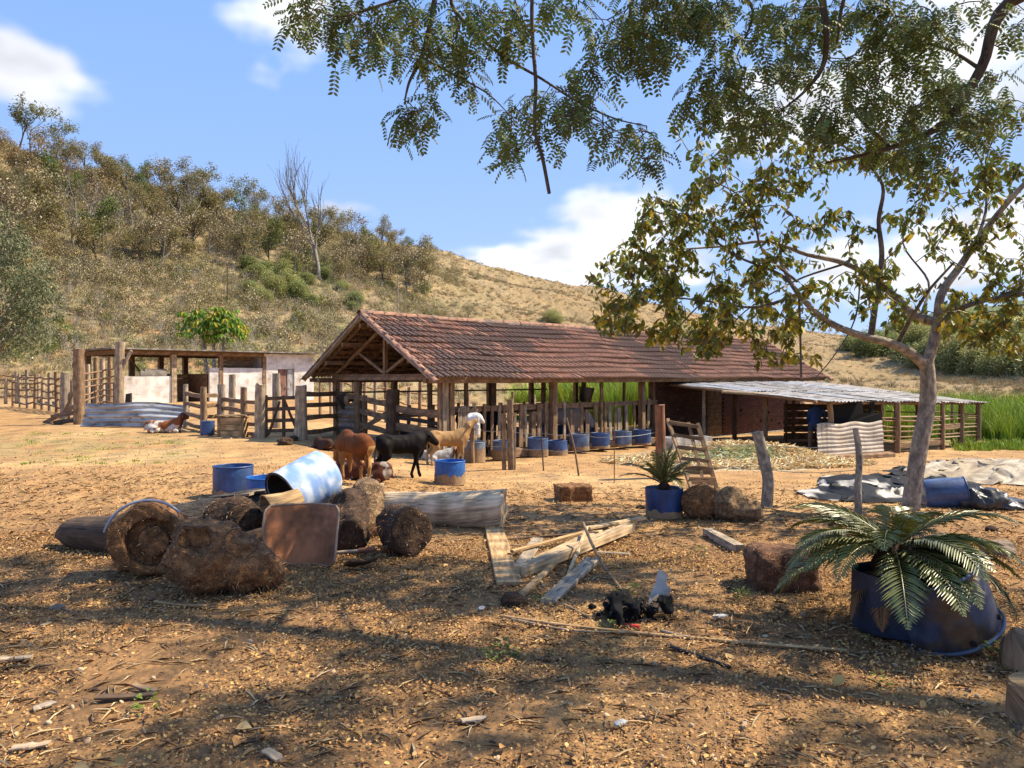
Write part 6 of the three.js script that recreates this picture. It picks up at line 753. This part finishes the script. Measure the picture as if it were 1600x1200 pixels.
  { const p = G(1398, 1002), o = thing('potted_cycad', 'large potted cycad with arching dark green fronds', 'cycad', [p.x + .09, p.y, p.z - .16]); const d0 = drumProto(.43, .28); const pot = part('pot', d0.shell, mat([.03, .045, .085], { t: T.mott, rough: .45 }), o, { label: 'dark blue cut drum pot' }); for (const [a, y] of [[.3, .1], [1.9, .1]]) part('drain_hole', new THREE.CylinderGeometry(.016, .016, .02, 10).rotateX(Math.PI / 2).rotateY(a).translate(Math.sin(a) * .277, y, Math.cos(a) * .277), M.blackPl, pot); part('soil', lathe([[0, .4], [.2, .39], [.262, .36]], 20), M.fibreDark, o); part('stem', deform(lathe([[0, .36], [.12, .36], [.14, .46], [.12, .56], [.05, .62], [0, .62]], 18), v => { const k = 1 + n3(v.x * 22, v.y * 22, v.z * 22) * .3; v.x *= k; v.z *= k; }), M.fibreDark, o); for (let i = 0; i < 30; i++) { const g = part('frond', fr[i % 6], frM, o), tier = i / 30; g.position.set(0, .56 + tier * .04, 0); g.rotation.order = 'YZX'; g.rotation.set((fq() - .5) * .3, i * 2.399 + fq() * .25, -.6 + tier * .7); const s = 1.02 + fq() * .16; g.scale.set(s, s, s); } for (const [a, t] of [[3.3, -.5], [2.6, -.75], [3.9, -.6]]) { const g = part('dead_frond', dead, dryM, o, { label: 'withered brown frond' }); g.position.set(0, .5, 0); g.rotation.order = 'YZX'; g.rotation.set(.2, a, t); } }
  { const p = G(1530, 1034), o = thing('leaning_drum', 'blue cut drum leaning over in front of the large cycad', 'drum', [p.x, p.y, p.z - .3]); const g = drumProto(.47, .29); part('shell', deform(g.shell, v => { const k = 1.03 - v.y * .12; v.x *= k; v.z *= k; }), mat([.46, .46, .48], { t: tex(256, (u, v) => { const k = sstep(-.06, .16, fbm(u * 2, v * 3, 93, 5, 2, 3)), n = .9 + fbm(u * 12, v * 12, 95, 3, 12) * .5; return [lerp(.40, .58, k) * n, lerp(.45, .46, k) * n, lerp(.56, .34, k) * n]; }, { rep: 1.1 }), rough: .5 }), o); for (const [a, y] of [[.75, .1], [-.15, .07]]) part('drain_hole', new THREE.CylinderGeometry(.017, .017, .02, 10).rotateX(Math.PI / 2).rotateY(a).translate(Math.sin(a) * .302, y, Math.cos(a) * .302), M.blackPl, o); part('rim', new THREE.TorusGeometry(.305, .014, 8, 40).rotateX(Math.PI / 2).translate(0, .03, 0), mat([.10, .13, .19], { t: T.mott, rough: .4 }), o); part('rim', new THREE.TorusGeometry(.284, .011, 8, 40).rotateX(Math.PI / 2).translate(0, .47, 0), mat([.09, .13, .21], { t: T.mott, rough: .4 }), o); o.rotation.set(.12, .1, .4); o.position.y += .1; o.scale.setScalar(1.04); }
  { const p = G(1038, 808), o = thing('potted_palm', 'small cycad in a blue drum pot beside the root masses', 'cycad', A3(p)); const g = drumProto(.39, .25); part('pot', deform(g.shell, v => { const k = .93 + v.y * .2; v.x *= k; v.z *= k; }), mat([.018, .062, .20], { t: T.mott, rough: .42 }), o); part('mud', mudBand(.232, .13, 11), M.dirt, o); part('soil', lathe([[0, .36], [.2, .35], [.235, .33]], 18), M.fibreDark, o); part('stem', lathe([[0, .33], [.07, .33], [.08, .42], [.03, .47], [0, .47]], 14), M.fibreDark, o); for (let i = 0; i < 17; i++) { const f = part('frond', frS[i % 4], frM, o), tier = i / 17; f.position.set(0, .42, 0); f.rotation.order = 'YZX'; f.rotation.set((fq() - .5) * .3, i * 2.399 + .6, -.15 + tier * .6); const s = (.95 + fq() * .2) * 1.12; f.scale.setScalar(s); } }
}

// ================================================================ THE TWO NEAR TREES
{
  const r = rng(1212);
  // --- broad-leaved tree on the right
  const base = G(1424, 797); const o = thing('broadleaf_tree', 'spreading tree with olive and yellow oval leaves and smooth grey trunk', 'tree', A3(base));
  const limb = (pts, r0, r1, seg = 10) => { const q = pts.map(a => rel(o, P(...a))); return { pts: q, geo: tube(q, q.map((_, i) => lerp(r0, r1, i / (q.length - 1))), { seg, sub: 5, amp: .07, freq: 2.5, seed: r() * 60, caps: true }) }; };
  const d0 = -base.z; const limbs = [
    limb([[1423, 803, d0], [1428, 760, d0], [1437, 700, d0], [1448, 640, d0], [1450, 590, d0], [1447, 560, d0]], .125, .095, 14),
    limb([[1448, 575, d0], [1425, 553, d0 - .1], [1390, 536, d0 - .2], [1340, 523, d0 - .3], [1290, 500, d0 - .3], [1245, 457, d0 - .2], [1215, 400, d0]], .075, .025),
    limb([[1447, 572, d0], [1460, 530, d0 + .05], [1465, 500, d0 + .1], [1470, 460, d0 + .1], [1500, 415, d0 + .1], [1525, 378, d0], [1570, 320, d0 - .2], [1625, 260, d0 - .4]], .08, .03),
    limb([[1465, 505, d0 + .1], [1430, 492, d0 + .3], [1405, 470, d0 + .5], [1370, 440, d0 + .8], [1320, 412, d0 + 1], [1260, 398, d0 + 1.1], [1200, 378, d0 + 1.2], [1130, 385, d0 + 1.2], [1060, 390, d0 + 1.1]], .068, .012),
    limb([[1360, 530, d0 - .25], [1368, 470, d0 - .3], [1377, 400, d0 - .3], [1372, 345, d0 - .3], [1378, 290, d0 - .4], [1340, 245, d0 - .5], [1300, 220, d0 - .6]], .045, .012),
    limb([[1463, 515, d0], [1490, 488, d0 - .3], [1530, 472, d0 - .5], [1600, 458, d0 - .7], [1680, 450, d0 - .9]], .042, .02),
    limb([[1400, 540, d0 - .1], [1425, 495, d0 - .5], [1450, 455, d0 - .8], [1490, 410, d0 - 1]], .03, .014), limb([[1248, 460, d0 - .2], [1180, 480, d0 - .4], [1100, 470, d0 - .4], [1010, 460, d0 - .3]], .025, .008), limb([[1246, 455, d0 - .2], [1220, 430, d0 - .1], [1150, 400, d0 + .1], [1080, 350, d0 + .2], [1020, 330, d0 + .3]], .026, .008),
    limb([[1245, 440, d0 - .2], [1190, 390, d0 - .6], [1170, 320, d0 - .8], [1110, 280, d0 - .9]], .02, .007), limb([[1525, 378, d0], [1540, 320, d0 + .3], [1530, 250, d0 + .5], [1500, 210, d0 + .6]], .025, .008), limb([[1440, 490, d0 + .3], [1450, 440, d0 + .8], [1410, 380, d0 + 1.1], [1430, 320, d0 + 1.3]], .022, .008),
    limb([[1248, 462, d0 - .2], [1250, 520, d0 - .2], [1252, 590, d0 - .2]], .02, .014, 6), limb([[1345, 420, d0 + .4], [1335, 500, d0 + .2], [1300, 560, d0], [1275, 590, d0]], .014, .007, 6), limb([[1100, 468, d0 - .4], [1060, 520, d0 - .5], [1120, 540, d0 - .5]], .012, .005, 6), limb([[1320, 412, d0 + 1], [1240, 440, d0 + 1.3], [1150, 500, d0 + 1.3], [1130, 545, d0 + 1.3]], .02, .006, 6),
  ];
  part('trunk', limbs[0].geo, M.bark, o); const tw = mat([.20, .165, .14], { t: T.bark, tb: T.barkB, bump: .006 }); limbs.slice(1).forEach(l => part('limb', l.geo, l === limbs[1] || l === limbs[2] || l === limbs[3] ? M.bark : tw, o));
  const nodes = limbs.slice(1).flatMap(l => new THREE.CatmullRomCurve3(l.pts, false, 'centripetal').getPoints(22).slice(5));
  const R = [[960, 470, 45, 75, 24], [1010, 440, 60, 95, 36], [1090, 430, 80, 95, 52], [1090, 520, 70, 40, 26], [1175, 480, 60, 60, 26], [1130, 330, 85, 55, 34], [1030, 360, 55, 60, 20], [1240, 310, 85, 65, 34], [1340, 240, 90, 45, 26], [1330, 400, 60, 70, 14], [1390, 470, 55, 60, 18], [1500, 490, 75, 45, 30], [1575, 515, 45, 45, 18], [1490, 330, 80, 65, 24], [1580, 250, 60, 90, 26], [1430, 300, 60, 55, 14], [1210, 530, 45, 45, 18], [1225, 420, 50, 60, 14], [1570, 410, 50, 60, 14], [1110, 215, 70, 40, 12], [1180, 250, 60, 40, 10], [1290, 470, 40, 40, 8], [1650, 420, 60, 160, 30], [1690, 250, 60, 100, 20]];
  const L = new Leaves(true), twigs = [], cols = [[.19, .22, .035], [.26, .25, .04], [.14, .19, .035], [.42, .34, .04], [.52, .40, .04], [.20, .15, .045], [.17, .19, .035]];
  const todo1 = []; for (const [u, v, ru, rv, n] of R) for (let k = 0; k < n * 1.12; k++) { const a = r() * 6.283, q = Math.sqrt(r()), t = rel(o, P(u + Math.cos(a) * q * ru, v + Math.sin(a) * q * rv, d0 + (r() - .5) * 2.6 - .1)); let b = 1e9; for (const m of nodes) b = Math.min(b, m.distanceToSquared(t)); todo1.push([b, t, v]); }
  todo1.sort((a, b) => a[0] - b[0]);
  for (const [, t, v] of todo1) {
    let best = null, bd = 1e9; for (const m of nodes) { const d = m.distanceToSquared(t); if (d < bd) { bd = d; best = m; } }
    const mid = best.clone().lerp(t, .5).add(rdir(r).multiplyScalar(.08)).add(V(0, .05, 0)); nodes.push(mid, t); twigs.push(tube([best, mid, t], [.009, .007, .004], { seg: 3, sub: 2, caps: false }));
    const yel = sstep(390, 540, v) * .3 + .08, m = 13 + r() * 10 | 0;
    for (let j = 0; j < m; j++) { const s = .25 + .75 * r(), b = (s < .5 ? best.clone().lerp(mid, s * 2) : mid.clone().lerp(t, s * 2 - 1)).add(rdir(r).multiplyScalar(.13 * r())), d = rdir(r).setY(-.35 - r() * .9).normalize(); const c = r() < yel ? cols[3 + (r() * 2 | 0)] : cols[[0, 1, 2, 5, 6][r() * 5 | 0]]; L.add(b, d, rdir(r), .125 * (.6 + r() * .65), .056 * (.7 + r() * .5), vary(c, r, .3), .2); }
  }
  part('twigs', twigs, tw, o, { kind: 'stuff' }); part('crown', L.geo(), mat([1, 1, 1], { vertexColors: true, rough: .6, transmission: .52, thickness: 0, specularIntensity: .4 }), o, { kind: 'stuff' });

  // --- feathery tree whose boughs reach in from above; its trunk stands right of the camera
  const foot = V(8.6, H(8.6, -3.4), -3.4), f = thing('feathery_tree', 'tall tree with feathery compound leaves overhanging from above', 'tree', A3(foot)); const wl = (pts, r0, r1, seg = 8) => { const q = pts.map(p => rel(f, arrV(p))); return { pts: q, geo: tube(q, q.map((_, i) => lerp(r0, r1, i / (q.length - 1))), { seg, sub: 5, amp: .06, seed: r() * 60, caps: false }) }; };
  const px = (...a) => P(...a);
  const boughs = [wl([[8.6, -.3, -3.4], [8.5, 1.8, -3.5], [8.3, 3.6, -3.9], [7.9, 5.2, -4.6]], .24, .17, 12), wl([[7.9, 5.0, -4.6], [6.6, 6.1, -5.6], [4.6, 6.9, -6.6], [2.2, 7.0, -7.2], [-.6, 6.6, -7.6], [-2.4, 6.0, -7.9]], .14, .03), wl([[7.9, 5.1, -4.6], [6.4, 6.6, -4.4], [4.0, 7.2, -4.6], [1.4, 7.0, -4.9], [-1.4, 6.6, -5.2]], .11, .02), wl([[8.1, 4.4, -4.3], [7.3, 5.6, -6.2], px(1575, 5, 7.6), px(1530, 110, 7.7), px(1470, 195, 7.8), px(1390, 232, 7.9), px(1290, 255, 8)], .09, .012), wl([[8.3, 3.8, -4], [7.4, 5.2, -3.2], [5.5, 6.0, -2.8], [3.0, 6.2, -3.2]], .08, .02),
    wl([[4.0, 6.95, -6.7], px(1288, -40, 7.2), px(1290, 60, 7.3), px(1284, 105, 7.4), px(1258, 142, 7.4), px(1222, 172, 7.4)], .045, .008), wl([[4.6, 6.9, -6.6], px(1325, -20, 7), px(1306, 70, 7.2)], .03, .01), wl([[-.3, 6.65, -7.5], px(690, -40, 7.4), px(668, 60, 7.4), px(656, 98, 7.4), px(640, 130, 7.4), px(633, 158, 7.4)], .035, .009), wl([px(660, 92, 7.4), px(720, 124, 7.5), px(765, 150, 7.6), px(812, 198, 7.7)], .014, .004), wl([[1.2, 6.9, -7.4], px(705, -5, 7.5), px(742, 52, 7.5), px(795, 95, 7.6), px(845, 124, 7.6), px(905, 162, 7.7), px(965, 188, 7.8), px(1010, 198, 7.8)], .024, .005), wl([[.6, 6.85, -7.4], px(834, -20, 7.3), px(832, 60, 7.3), px(837, 130, 7.3), px(836, 205, 7.3), px(848, 250, 7.3), px(858, 303, 7.3)], .02, .017), wl([[-.4, 6.6, -7.55], px(640, -10, 7.5), px(590, 12, 7.6), px(530, 28, 7.7), px(470, 8, 7.8)], .02, .005), wl([px(800, -10, 7.4), px(815, 30, 7.4), px(830, 58, 7.4)], .01, .008), wl([[2.2, 7, -7.2], px(1000, -30, 7.5), px(985, 40, 7.7), px(1040, 70, 7.9)], .03, .006), wl([[3.0, 7, -7], px(1150, -30, 7.5), px(1175, 20, 7.6), px(1150, 90, 7.7)], .03, .006), wl([px(1390, 232, 7.9), px(1330, 170, 8.1), px(1320, 110, 8.2)], .02, .006), wl([px(1530, 110, 7.7), px(1480, 80, 7.9), px(1400, 60, 8)], .022, .006)];
  part('trunk', boughs[0].geo, M.bark, f); boughs.slice(1).forEach(l => part('bough', l.geo, M.twig, f));
  // a compound leaf: paired leaflets on a thin stalk
  const leaf = seed => { const q = rng(seed), K = new Leaves(true), len = .2, n = 6; for (let k = 0; k < n; k++) { const t = .15 + .85 * k / (n - 1), p = V(t * len, -.045 * t * t, 0); for (const s of [-1, 1]) K.add(p, V(.5, -.25, s).normalize(), V(.1, 1, 0), .058 * (1 - .25 * Math.abs(t - .45)) * (.85 + q() * .3), .026, [.8 + q() * .4, .85 + q() * .3, .9], .12); } return mergeAll([K.geo(), tint(tube([[0, 0, 0], [len * .5, -.01, 0], [len, -.045, 0]], [.0022, .002, .001], { seg: 3, caps: false }), .8, .7, .6)]); };
  const fm = mat([1, 1, 1], { vertexColors: true, rough: .65, transmission: .38, thickness: 0, specularIntensity: .3 }); const fnodes = boughs.slice(1).flatMap(l => new THREE.CatmullRomCurve3(l.pts, false, 'centripetal').getPoints(30).slice(4));
  const spots_ = [[500, 20, 55, 30, 26], [560, 50, 45, 55, 20], [600, 75, 30, 30, 10], [655, 50, 45, 45, 18], [700, 85, 45, 40, 22], [760, 50, 55, 50, 24], [700, 20, 120, 30, 26], [640, 175, 22, 32, 11], [660, 180, 28, 28, 9], [725, 140, 20, 18, 4], [810, 185, 40, 30, 14], [800, 225, 24, 20, 8], [840, 180, 30, 40, 8], [905, 150, 38, 40, 18], [890, 190, 42, 26, 14], [960, 205, 50, 26, 16], [1010, 235, 30, 22, 8], [980, 70, 60, 40, 30], [1040, 30, 70, 50, 40], [1110, 40, 60, 40, 22], [1000, 90, 50, 30, 16], [1110, 140, 45, 45, 30], [1170, 170, 70, 45, 34], [1200, 80, 60, 60, 28], [1260, 60, 70, 60, 30], [1240, 190, 60, 30, 18], [1330, 60, 70, 60, 34], [1330, 140, 70, 40, 26], [1400, 60, 60, 60, 34], [1450, 40, 60, 50, 30], [1440, 140, 50, 50, 28], [1390, 190, 80, 40, 26], [1500, 170, 40, 60, 20], [1560, 40, 50, 60, 10], [1560, 150, 40, 50, 12], [1420, 240, 70, 30, 18], [1500, 200, 60, 40, 14], [880, 10, 60, 30, 14], [1180, 10, 200, 30, 40]];
  const mats = [], colr = [], up_ = V(0, 1, 0), ob = new THREE.Object3D(), tws = [];
  const clump = (t, n) => { let best = null, bd = 1e9; for (const m of fnodes) { const d = m.distanceToSquared(t); if (d < bd) { bd = d; best = m; } } const md = best.clone().lerp(t, .5).add(rdir(r).multiplyScalar(.07)); fnodes.push(t, md); tws.push(tube([best, md, t], [.008, .006, .0035], { seg: 3, sub: 2, caps: false })); const g0 = .75 + r() * .5; for (let k = 0; k < n; k++) { ob.position.copy(t).add(rdir(r).multiplyScalar(.16 * Math.cbrt(r()))); ob.rotation.order = 'YZX'; ob.rotation.set((r() - .5) * 1.0, r() * 6.283, -.1 - r() * .9); ob.scale.setScalar(.65 + r() * .6); ob.updateMatrix(); mats.push(ob.matrix.clone()); const f_ = g0 * (.75 + r() * .5); colr.push([.15 * f_, .185 * f_ * (.92 + r() * .16), .06 * f_]); } };
  const near = t => { let b = 1e9; for (const m of fnodes) b = Math.min(b, m.distanceToSquared(t)); return b; };
  const todo = []; for (const [u, v, ru, rv, n] of spots_) for (let k = 0; k < n * .62; k++) { const a = r() * 6.283, q = Math.sqrt(r()), t = rel(f, P(u + Math.cos(a) * q * ru, v + Math.sin(a) * q * rv, 7.6 + (r() - .5) * 1.6)); todo.push([near(t), t]); } todo.sort((a, b) => a[0] - b[0]); for (const [, t] of todo) clump(t, 4 + r() * 4 | 0);
  // the part of the crown above the frame, which dapples the foreground
  for (let k = 0; k < 1500; k++) { const x = lerp(-3.2, 10, r()), z = -lerp(2.2, 8.2, r()), y = 5.3 + r() * 2.8 + .25 * sstep(3, 8, x); const m = fbm(x * .5 + 4, z * .5, 3.3, 3); if (m < .045) continue; if (-z > 1 && (y - EYE) / -z < .52) continue; clump(rel(f, V(x, y, z)), 9 + r() * 6 | 0); }
  [0, 1].forEach(h => { const sel = mats.map((m, i) => i).filter(i => i % 2 === h), im = new THREE.InstancedMesh(leaf(50 + h), fm, sel.length), c = new THREE.Color(); sel.forEach((i, k) => { im.setMatrixAt(k, mats[i]); im.setColorAt(k, c.setRGB(...colr[i])); }); im.name = 'crown'; im.userData = { kind: 'stuff' }; f.add(im); }); part('twigs', tws, M.twig, f, { kind: 'stuff' });
}

// ================================================================ GRASS, HAY AND FALLEN LEAVES
{
  const r = rng(1313);
  const scatter = (name, label, cat, geo, m, n, place, par = scene) => { const im = new THREE.InstancedMesh(geo, m, n), o = new THREE.Object3D(), c = new THREE.Color(); let k = 0, g = 0; while (k < n && g++ < n * 30) { const q = place(o, c); if (!q) continue; o.updateMatrix(); im.setMatrixAt(k, o.matrix); im.setColorAt(k, c); k++; } im.count = k; im.name = name; im.userData = { kind: 'stuff', label, category: cat }; par.add(im); return im; };
  // tall green cane grass
  const blades = (seed, n, h) => { const q = rng(seed), pos = [], idx = [], col = []; for (let i = 0; i < n; i++) { const a = q() * 6.283, b = q() * .3, hh = h * (.55 + q() * .5), bend = .15 + q() * .5, w = .02 + q() * .014, c = vary([.27, .37, .045], q, .35), x0 = Math.cos(a) * b, z0 = Math.sin(a) * b, e = pos.length / 3, pa = a + q() - .5; for (let s = 0; s <= 4; s++) { const t = s / 4, ww = w * (1 - t * t), rx = x0 + Math.cos(pa) * bend * t * t * hh * .7, rz = z0 + Math.sin(pa) * bend * t * t * hh * .7, y = hh * (t - .25 * bend * t * t * t); pos.push(rx - Math.sin(pa) * ww, y, rz + Math.cos(pa) * ww, rx + Math.sin(pa) * ww, y, rz - Math.cos(pa) * ww); const k = .8 + .3 * q(); col.push(...c.map(v => v * k), ...c.map(v => v * k)); if (s) { const p = e + s * 2; idx.push(p - 2, p - 1, p, p - 1, p + 1, p); } } } return raw(pos, idx, null, col); };
  const caneM = mat([1, 1, 1], { vertexColors: true, rough: .6, transmission: .4, thickness: 0, specularIntensity: .3 });
  const cane = place => (o, c) => { const p = place(); if (!p) return false; o.position.set(p[0], H(p[0], p[1]) - .05, p[1]); o.rotation.set(0, r() * 6.283, 0); o.scale.setScalar((p[2] ?? 1) * (.75 + r() * .5)); const f = .75 + r() * .5; c.setRGB(f * (.85 + r() * .35), f, f); return true; };
  scatter('cane_grass', 'tall bright green cane grass beyond the stick rail pen', 'grass', blades(3, 26, 1.8), caneM, 1500, cane(() => { const t = lerp(.46, .95, r()), d = lerp(28.3, 42, Math.pow(r(), 1.3)), x = t * d; if (t < .63 && d < 30.5 - (.63 - t) * 6) return null; return [x, -d, lerp(.65, .95, sstep(28, 33, d))]; }));
  scatter('cane_grass', 'tall green cane grass growing behind the tiled barn', 'grass', blades(4, 24, 1.9), caneM, 1500, cane(() => { const s = lerp(17, 30, r()), z = -lerp(7.6, 15, r()), q = bw(s, 0, z); return [q.x, q.z, s > 21 ? 1.35 : 1.15]; }));
  scatter('weeds', 'short green weeds at the edge of the bare yard', 'grass', blades(5, 18, .4), caneM, 700, cane(() => { const k = r(); if (k < .45) { const t = lerp(-.66, -.43, r()), d = lerp(15.2, 23, r()); return fbm(t * d * .5, d * .5, 3, 3) < 0 ? null : [t * d, -d, .3]; } const t = lerp(.58, .75, r()), d = lerp(24.5, 28.8, r()); return [t * d, -d, .3 + .8 * r()]; }));
  // hay heap at the shed
  { const c = onG(1135, 20.6), o = thing('hay_heap', 'spilled heap of pale straw and cut green fodder before the shed', 'hay', A3(c)); const N = 40, pos = [], idx = []; const hh = (x, z) => .42 * Math.exp(-((x / 1.5) ** 2 + (z / 1.0) ** 2)) + .22 * Math.exp(-(((x - 1.6) / .9) ** 2 + ((z - .3) / .8) ** 2)) + .1 * Math.exp(-(((x + .3) / 2.6) ** 2 + ((z - 1.6) / 1.6) ** 2)) - .035; for (let j = 0; j <= N; j++) for (let i = 0; i <= N; i++) { const x = (i / N - .5) * 7.4, z = (j / N - .42) * 6; pos.push(x, H(c.x + x, c.z + z) - c.y + hh(x, z) + .02 * n3(x * 6, z * 6, 2), z); } for (let j = 0; j < N; j++) for (let i = 0; i < N; i++) { const a = j * (N + 1) + i; idx.push(a, a + N + 1, a + 1, a + 1, a + N + 1, a + N + 2); } part('mound', raw(pos, idx), mat([.85, .70, .44], { t: T.fibre, tb: T.fibreB, bump: .03, rough: 1 }), o, { kind: 'stuff' });
    const K = new Leaves(); K.add(V(-.2, 0, 0), V(1, .06, 0).normalize(), V(0, 1, 0), .4, .03, [1, 1, 1], .2); scatter('straw', 'loose straw', 'hay', K.geo(), dryM, 13000, (ob, cl) => { const a = r() * 6.283, q = Math.pow(r(), .7), x = Math.cos(a) * q * 3.4, z = Math.sin(a) * q * 2.3 + .7, h = hh(x, z); ob.position.set(x, H(c.x + x, c.z + z) - c.y + Math.max(h, .0) + r() * .05, z); ob.rotation.set((r() - .5) * .8, r() * 6.283, (r() - .5) * .7); ob.scale.setScalar(.6 + r() * .8); const gr = x > -1.2 && x < 1 && z > .5 && z < 1.7 && r() < .6; cl.setRGB(...vary(gr ? [.55, .60, .38] : r() < .2 ? [.55, .35, .18] : [.85, .72, .46], r, .25)); return true; }, o); o.children[1].userData = { kind: 'stuff' }; }
  // leaf litter: curled oval leaves, thick under the trees and thinning out
  const lf = (seed) => { const q = rng(seed), K = new Leaves(true); K.add(V(-.5, .04, 0), V(1, .1, 0).normalize(), V(0, 1, .2).normalize(), 1, .52 + q() * .2, [1, 1, 1], .3 + q() * .25); return K.geo(); };
  const lcol = [[.44, .24, .085], [.40, .205, .07], [.25, .125, .045], [.11, .06, .03], [.50, .31, .125], [.33, .17, .062], [.50, .305, .095], [.17, .09, .04]];
  const litter = (seed, n, size, dmin, dmax, pw, thr) => scatter('leaf_litter', seed === 5 ? 'larger curled dry leaves scattered over the yard' : seed === 3 ? 'small dry leaves covering the near ground' : 'dry leaves thinning out across the middle yard', 'leaves', lf(seed), dryM, n, (o, c) => { const d = lerp(dmin, dmax, Math.pow(r(), pw)), x = (r() * 2 - 1) * (d * .72 + .5), m = fbm(x * .7, d * .7, 12, 4); if (m + .5 * (r() - .4) < thr) return false; o.position.set(x, H(x, -d) + .004 + r() * .022, -d); o.rotation.set((r() - .5) * 1.1, r() * 6.283, (r() - .5) * 1.1); const s = size * (.35 + r() * r() * 1.5); o.scale.set(s, s, s); c.setRGB(...vary(lcol[r() * 8 | 0], r, .3)); return true; });
  litter(3, 170000, .019, 2.6, 8.6, .6, -.04); litter(4, 36000, .026, 7.0, 15, .9, .0); litter(5, 700, .06, 2.7, 9, .7, -.1);
  const K = new Leaves(); K.add(V(-.5, .02, 0), V(1, .05, 0).normalize(), V(0, 1, 0), 1, .07, [1, 1, 1], .2); scatter('twig_litter', 'fine dry twigs and straw mixed into the leaves', 'twigs', K.geo(), dryM, 9000, (o, c) => { const d = lerp(2.6, 14, Math.pow(r(), .8)), x = (r() * 2 - 1) * (d * .72 + .5); o.position.set(x, H(x, -d) + .012, -d); o.rotation.set((r() - .5) * .4, r() * 6.283, (r() - .5) * .4); o.scale.setScalar(.05 + r() * .16); c.setRGB(...vary(r() < .5 ? [.20, .13, .075] : [.5, .38, .22], r, .3)); return true; });
  const peb = new THREE.IcosahedronGeometry(1, 1); scatter('pebbles', 'small stones and dung crumbs strewn over the yard', 'pebbles', boxUV(peb), mat([1, 1, 1], { rough: 1 }), 3000, (o, c) => { const d = lerp(3, 24, Math.pow(r(), .8)), x = (r() * 2 - 1) * (d * .72 + .5); o.position.set(x, H(x, -d) + .004, -d); o.rotation.set(r() * 6, r() * 6, r() * 6); o.scale.set(.006 + r() * .018, .005 + r() * .01, .006 + r() * .018); c.setRGB(...vary(r() < .5 ? [.12, .08, .055] : [.42, .3, .19], r, .3)); return true; });
  // small green sprouts
  const sp = (() => { const q = rng(4), S = new Leaves(); for (let i = 0; i < 22; i++) { const a = q() * 6.283; S.add(V(Math.cos(a) * q() * .06, q() * .09, Math.sin(a) * q() * .06), V(Math.cos(a), .5, Math.sin(a)).normalize(), V(0, 1, 0), .035, .02, vary([.16, .22, .04], q, .3)); } return S.geo(); })();
  [[792, 1032, 1], [770, 1040, .8], [1160, 940, .9], [1155, 935, .6], [950, 990, .7], [1095, 870, .8], [1565, 1040, 1.1], [1250, 925, .8], [845, 945, .7], [225, 1115, .9], [980, 940, 1.2], [1350, 1010, .6], [1380, 1075, .7]].forEach(([u, v, s], i) => { const o = single('seedling', 'tiny green weed sprouting from the leaf litter', 'weed', sp, leafM, A3(G(u, v)), i, 'weeds sprouting from the leaf litter'); o.scale.setScalar(s * 1.2); });
  // bark and wood scraps in the foreground
  const scrap = (label, u, v, l, w, m, turn, name = 'wood_scrap', cat = 'scrap') => single(name, label, cat, deform(beam([-l / 2, .015, 0], [l / 2, .018, 0], w, .014, { seg: 6, jit: .18, ch: .003, seed: u }), q => { q.y += q.x * q.x * .25 + Math.abs(q.z) * .2; }), m, A3(G(u, v)), turn);
  scrap('dark bark strip lying in the left foreground', 195, 1095, .3, .05, M.postDark, .15); scrap('short brown bark piece crossing the dark strip', 225, 1082, .2, .04, M.post, -.5); scrap('pale curled husk near the bottom left corner', 45, 1175, .16, .05, M.postPale, .3, 'husk', 'husk'); scrap('grey scrap with a dark edge at the far left foreground', 65, 1110, .1, .05, M.plankGrey, .9); scrap('sawn wood end at the bottom edge of the picture', 425, 1188, .14, .05, M.plankGrey, -.8); scrap('pale leaf husk left of centre foreground', 740, 1133, .13, .04, M.postPale, .2, 'husk', 'husk'); scrap('white plastic shred beside the burnt rubbish', 1125, 968, .1, .05, M.sack, .4, 'plastic_shred', 'plastic'); scrap('white plastic shred below the wide pale board', 752, 955, .06, .04, M.sack, 1, 'plastic_shred', 'plastic'); scrap('pale chip in the centre right foreground', 1165, 1140, .08, .02, M.postPale, 1.2); scrap('white paper chip in the lower right foreground', 970, 1138, .07, .035, M.sack, .6, 'paper_chip', 'paper'); scrap('tan husk at the left edge below the hollow log', 20, 1035, .2, .06, M.postPale, .1, 'husk', 'husk'); scrap('brown wood sliver left of the big root ball', 70, 980, .08, .03, M.postPale, 1.4); scrap('fallen brown frond below the big root ball', 280, 950, .45, .03, M.plankTan, -.25, 'dry_frond', 'frond'); scrap('dark lath lying from the crooked post across the yard', 1255, 805, 1.0, .04, M.post, -.35, 'lath', 'lath');
}

scene.traverse(o => { if (o.isMesh) { o.castShadow = o.receiveShadow = true; } });
renderer.render(scene, camera);
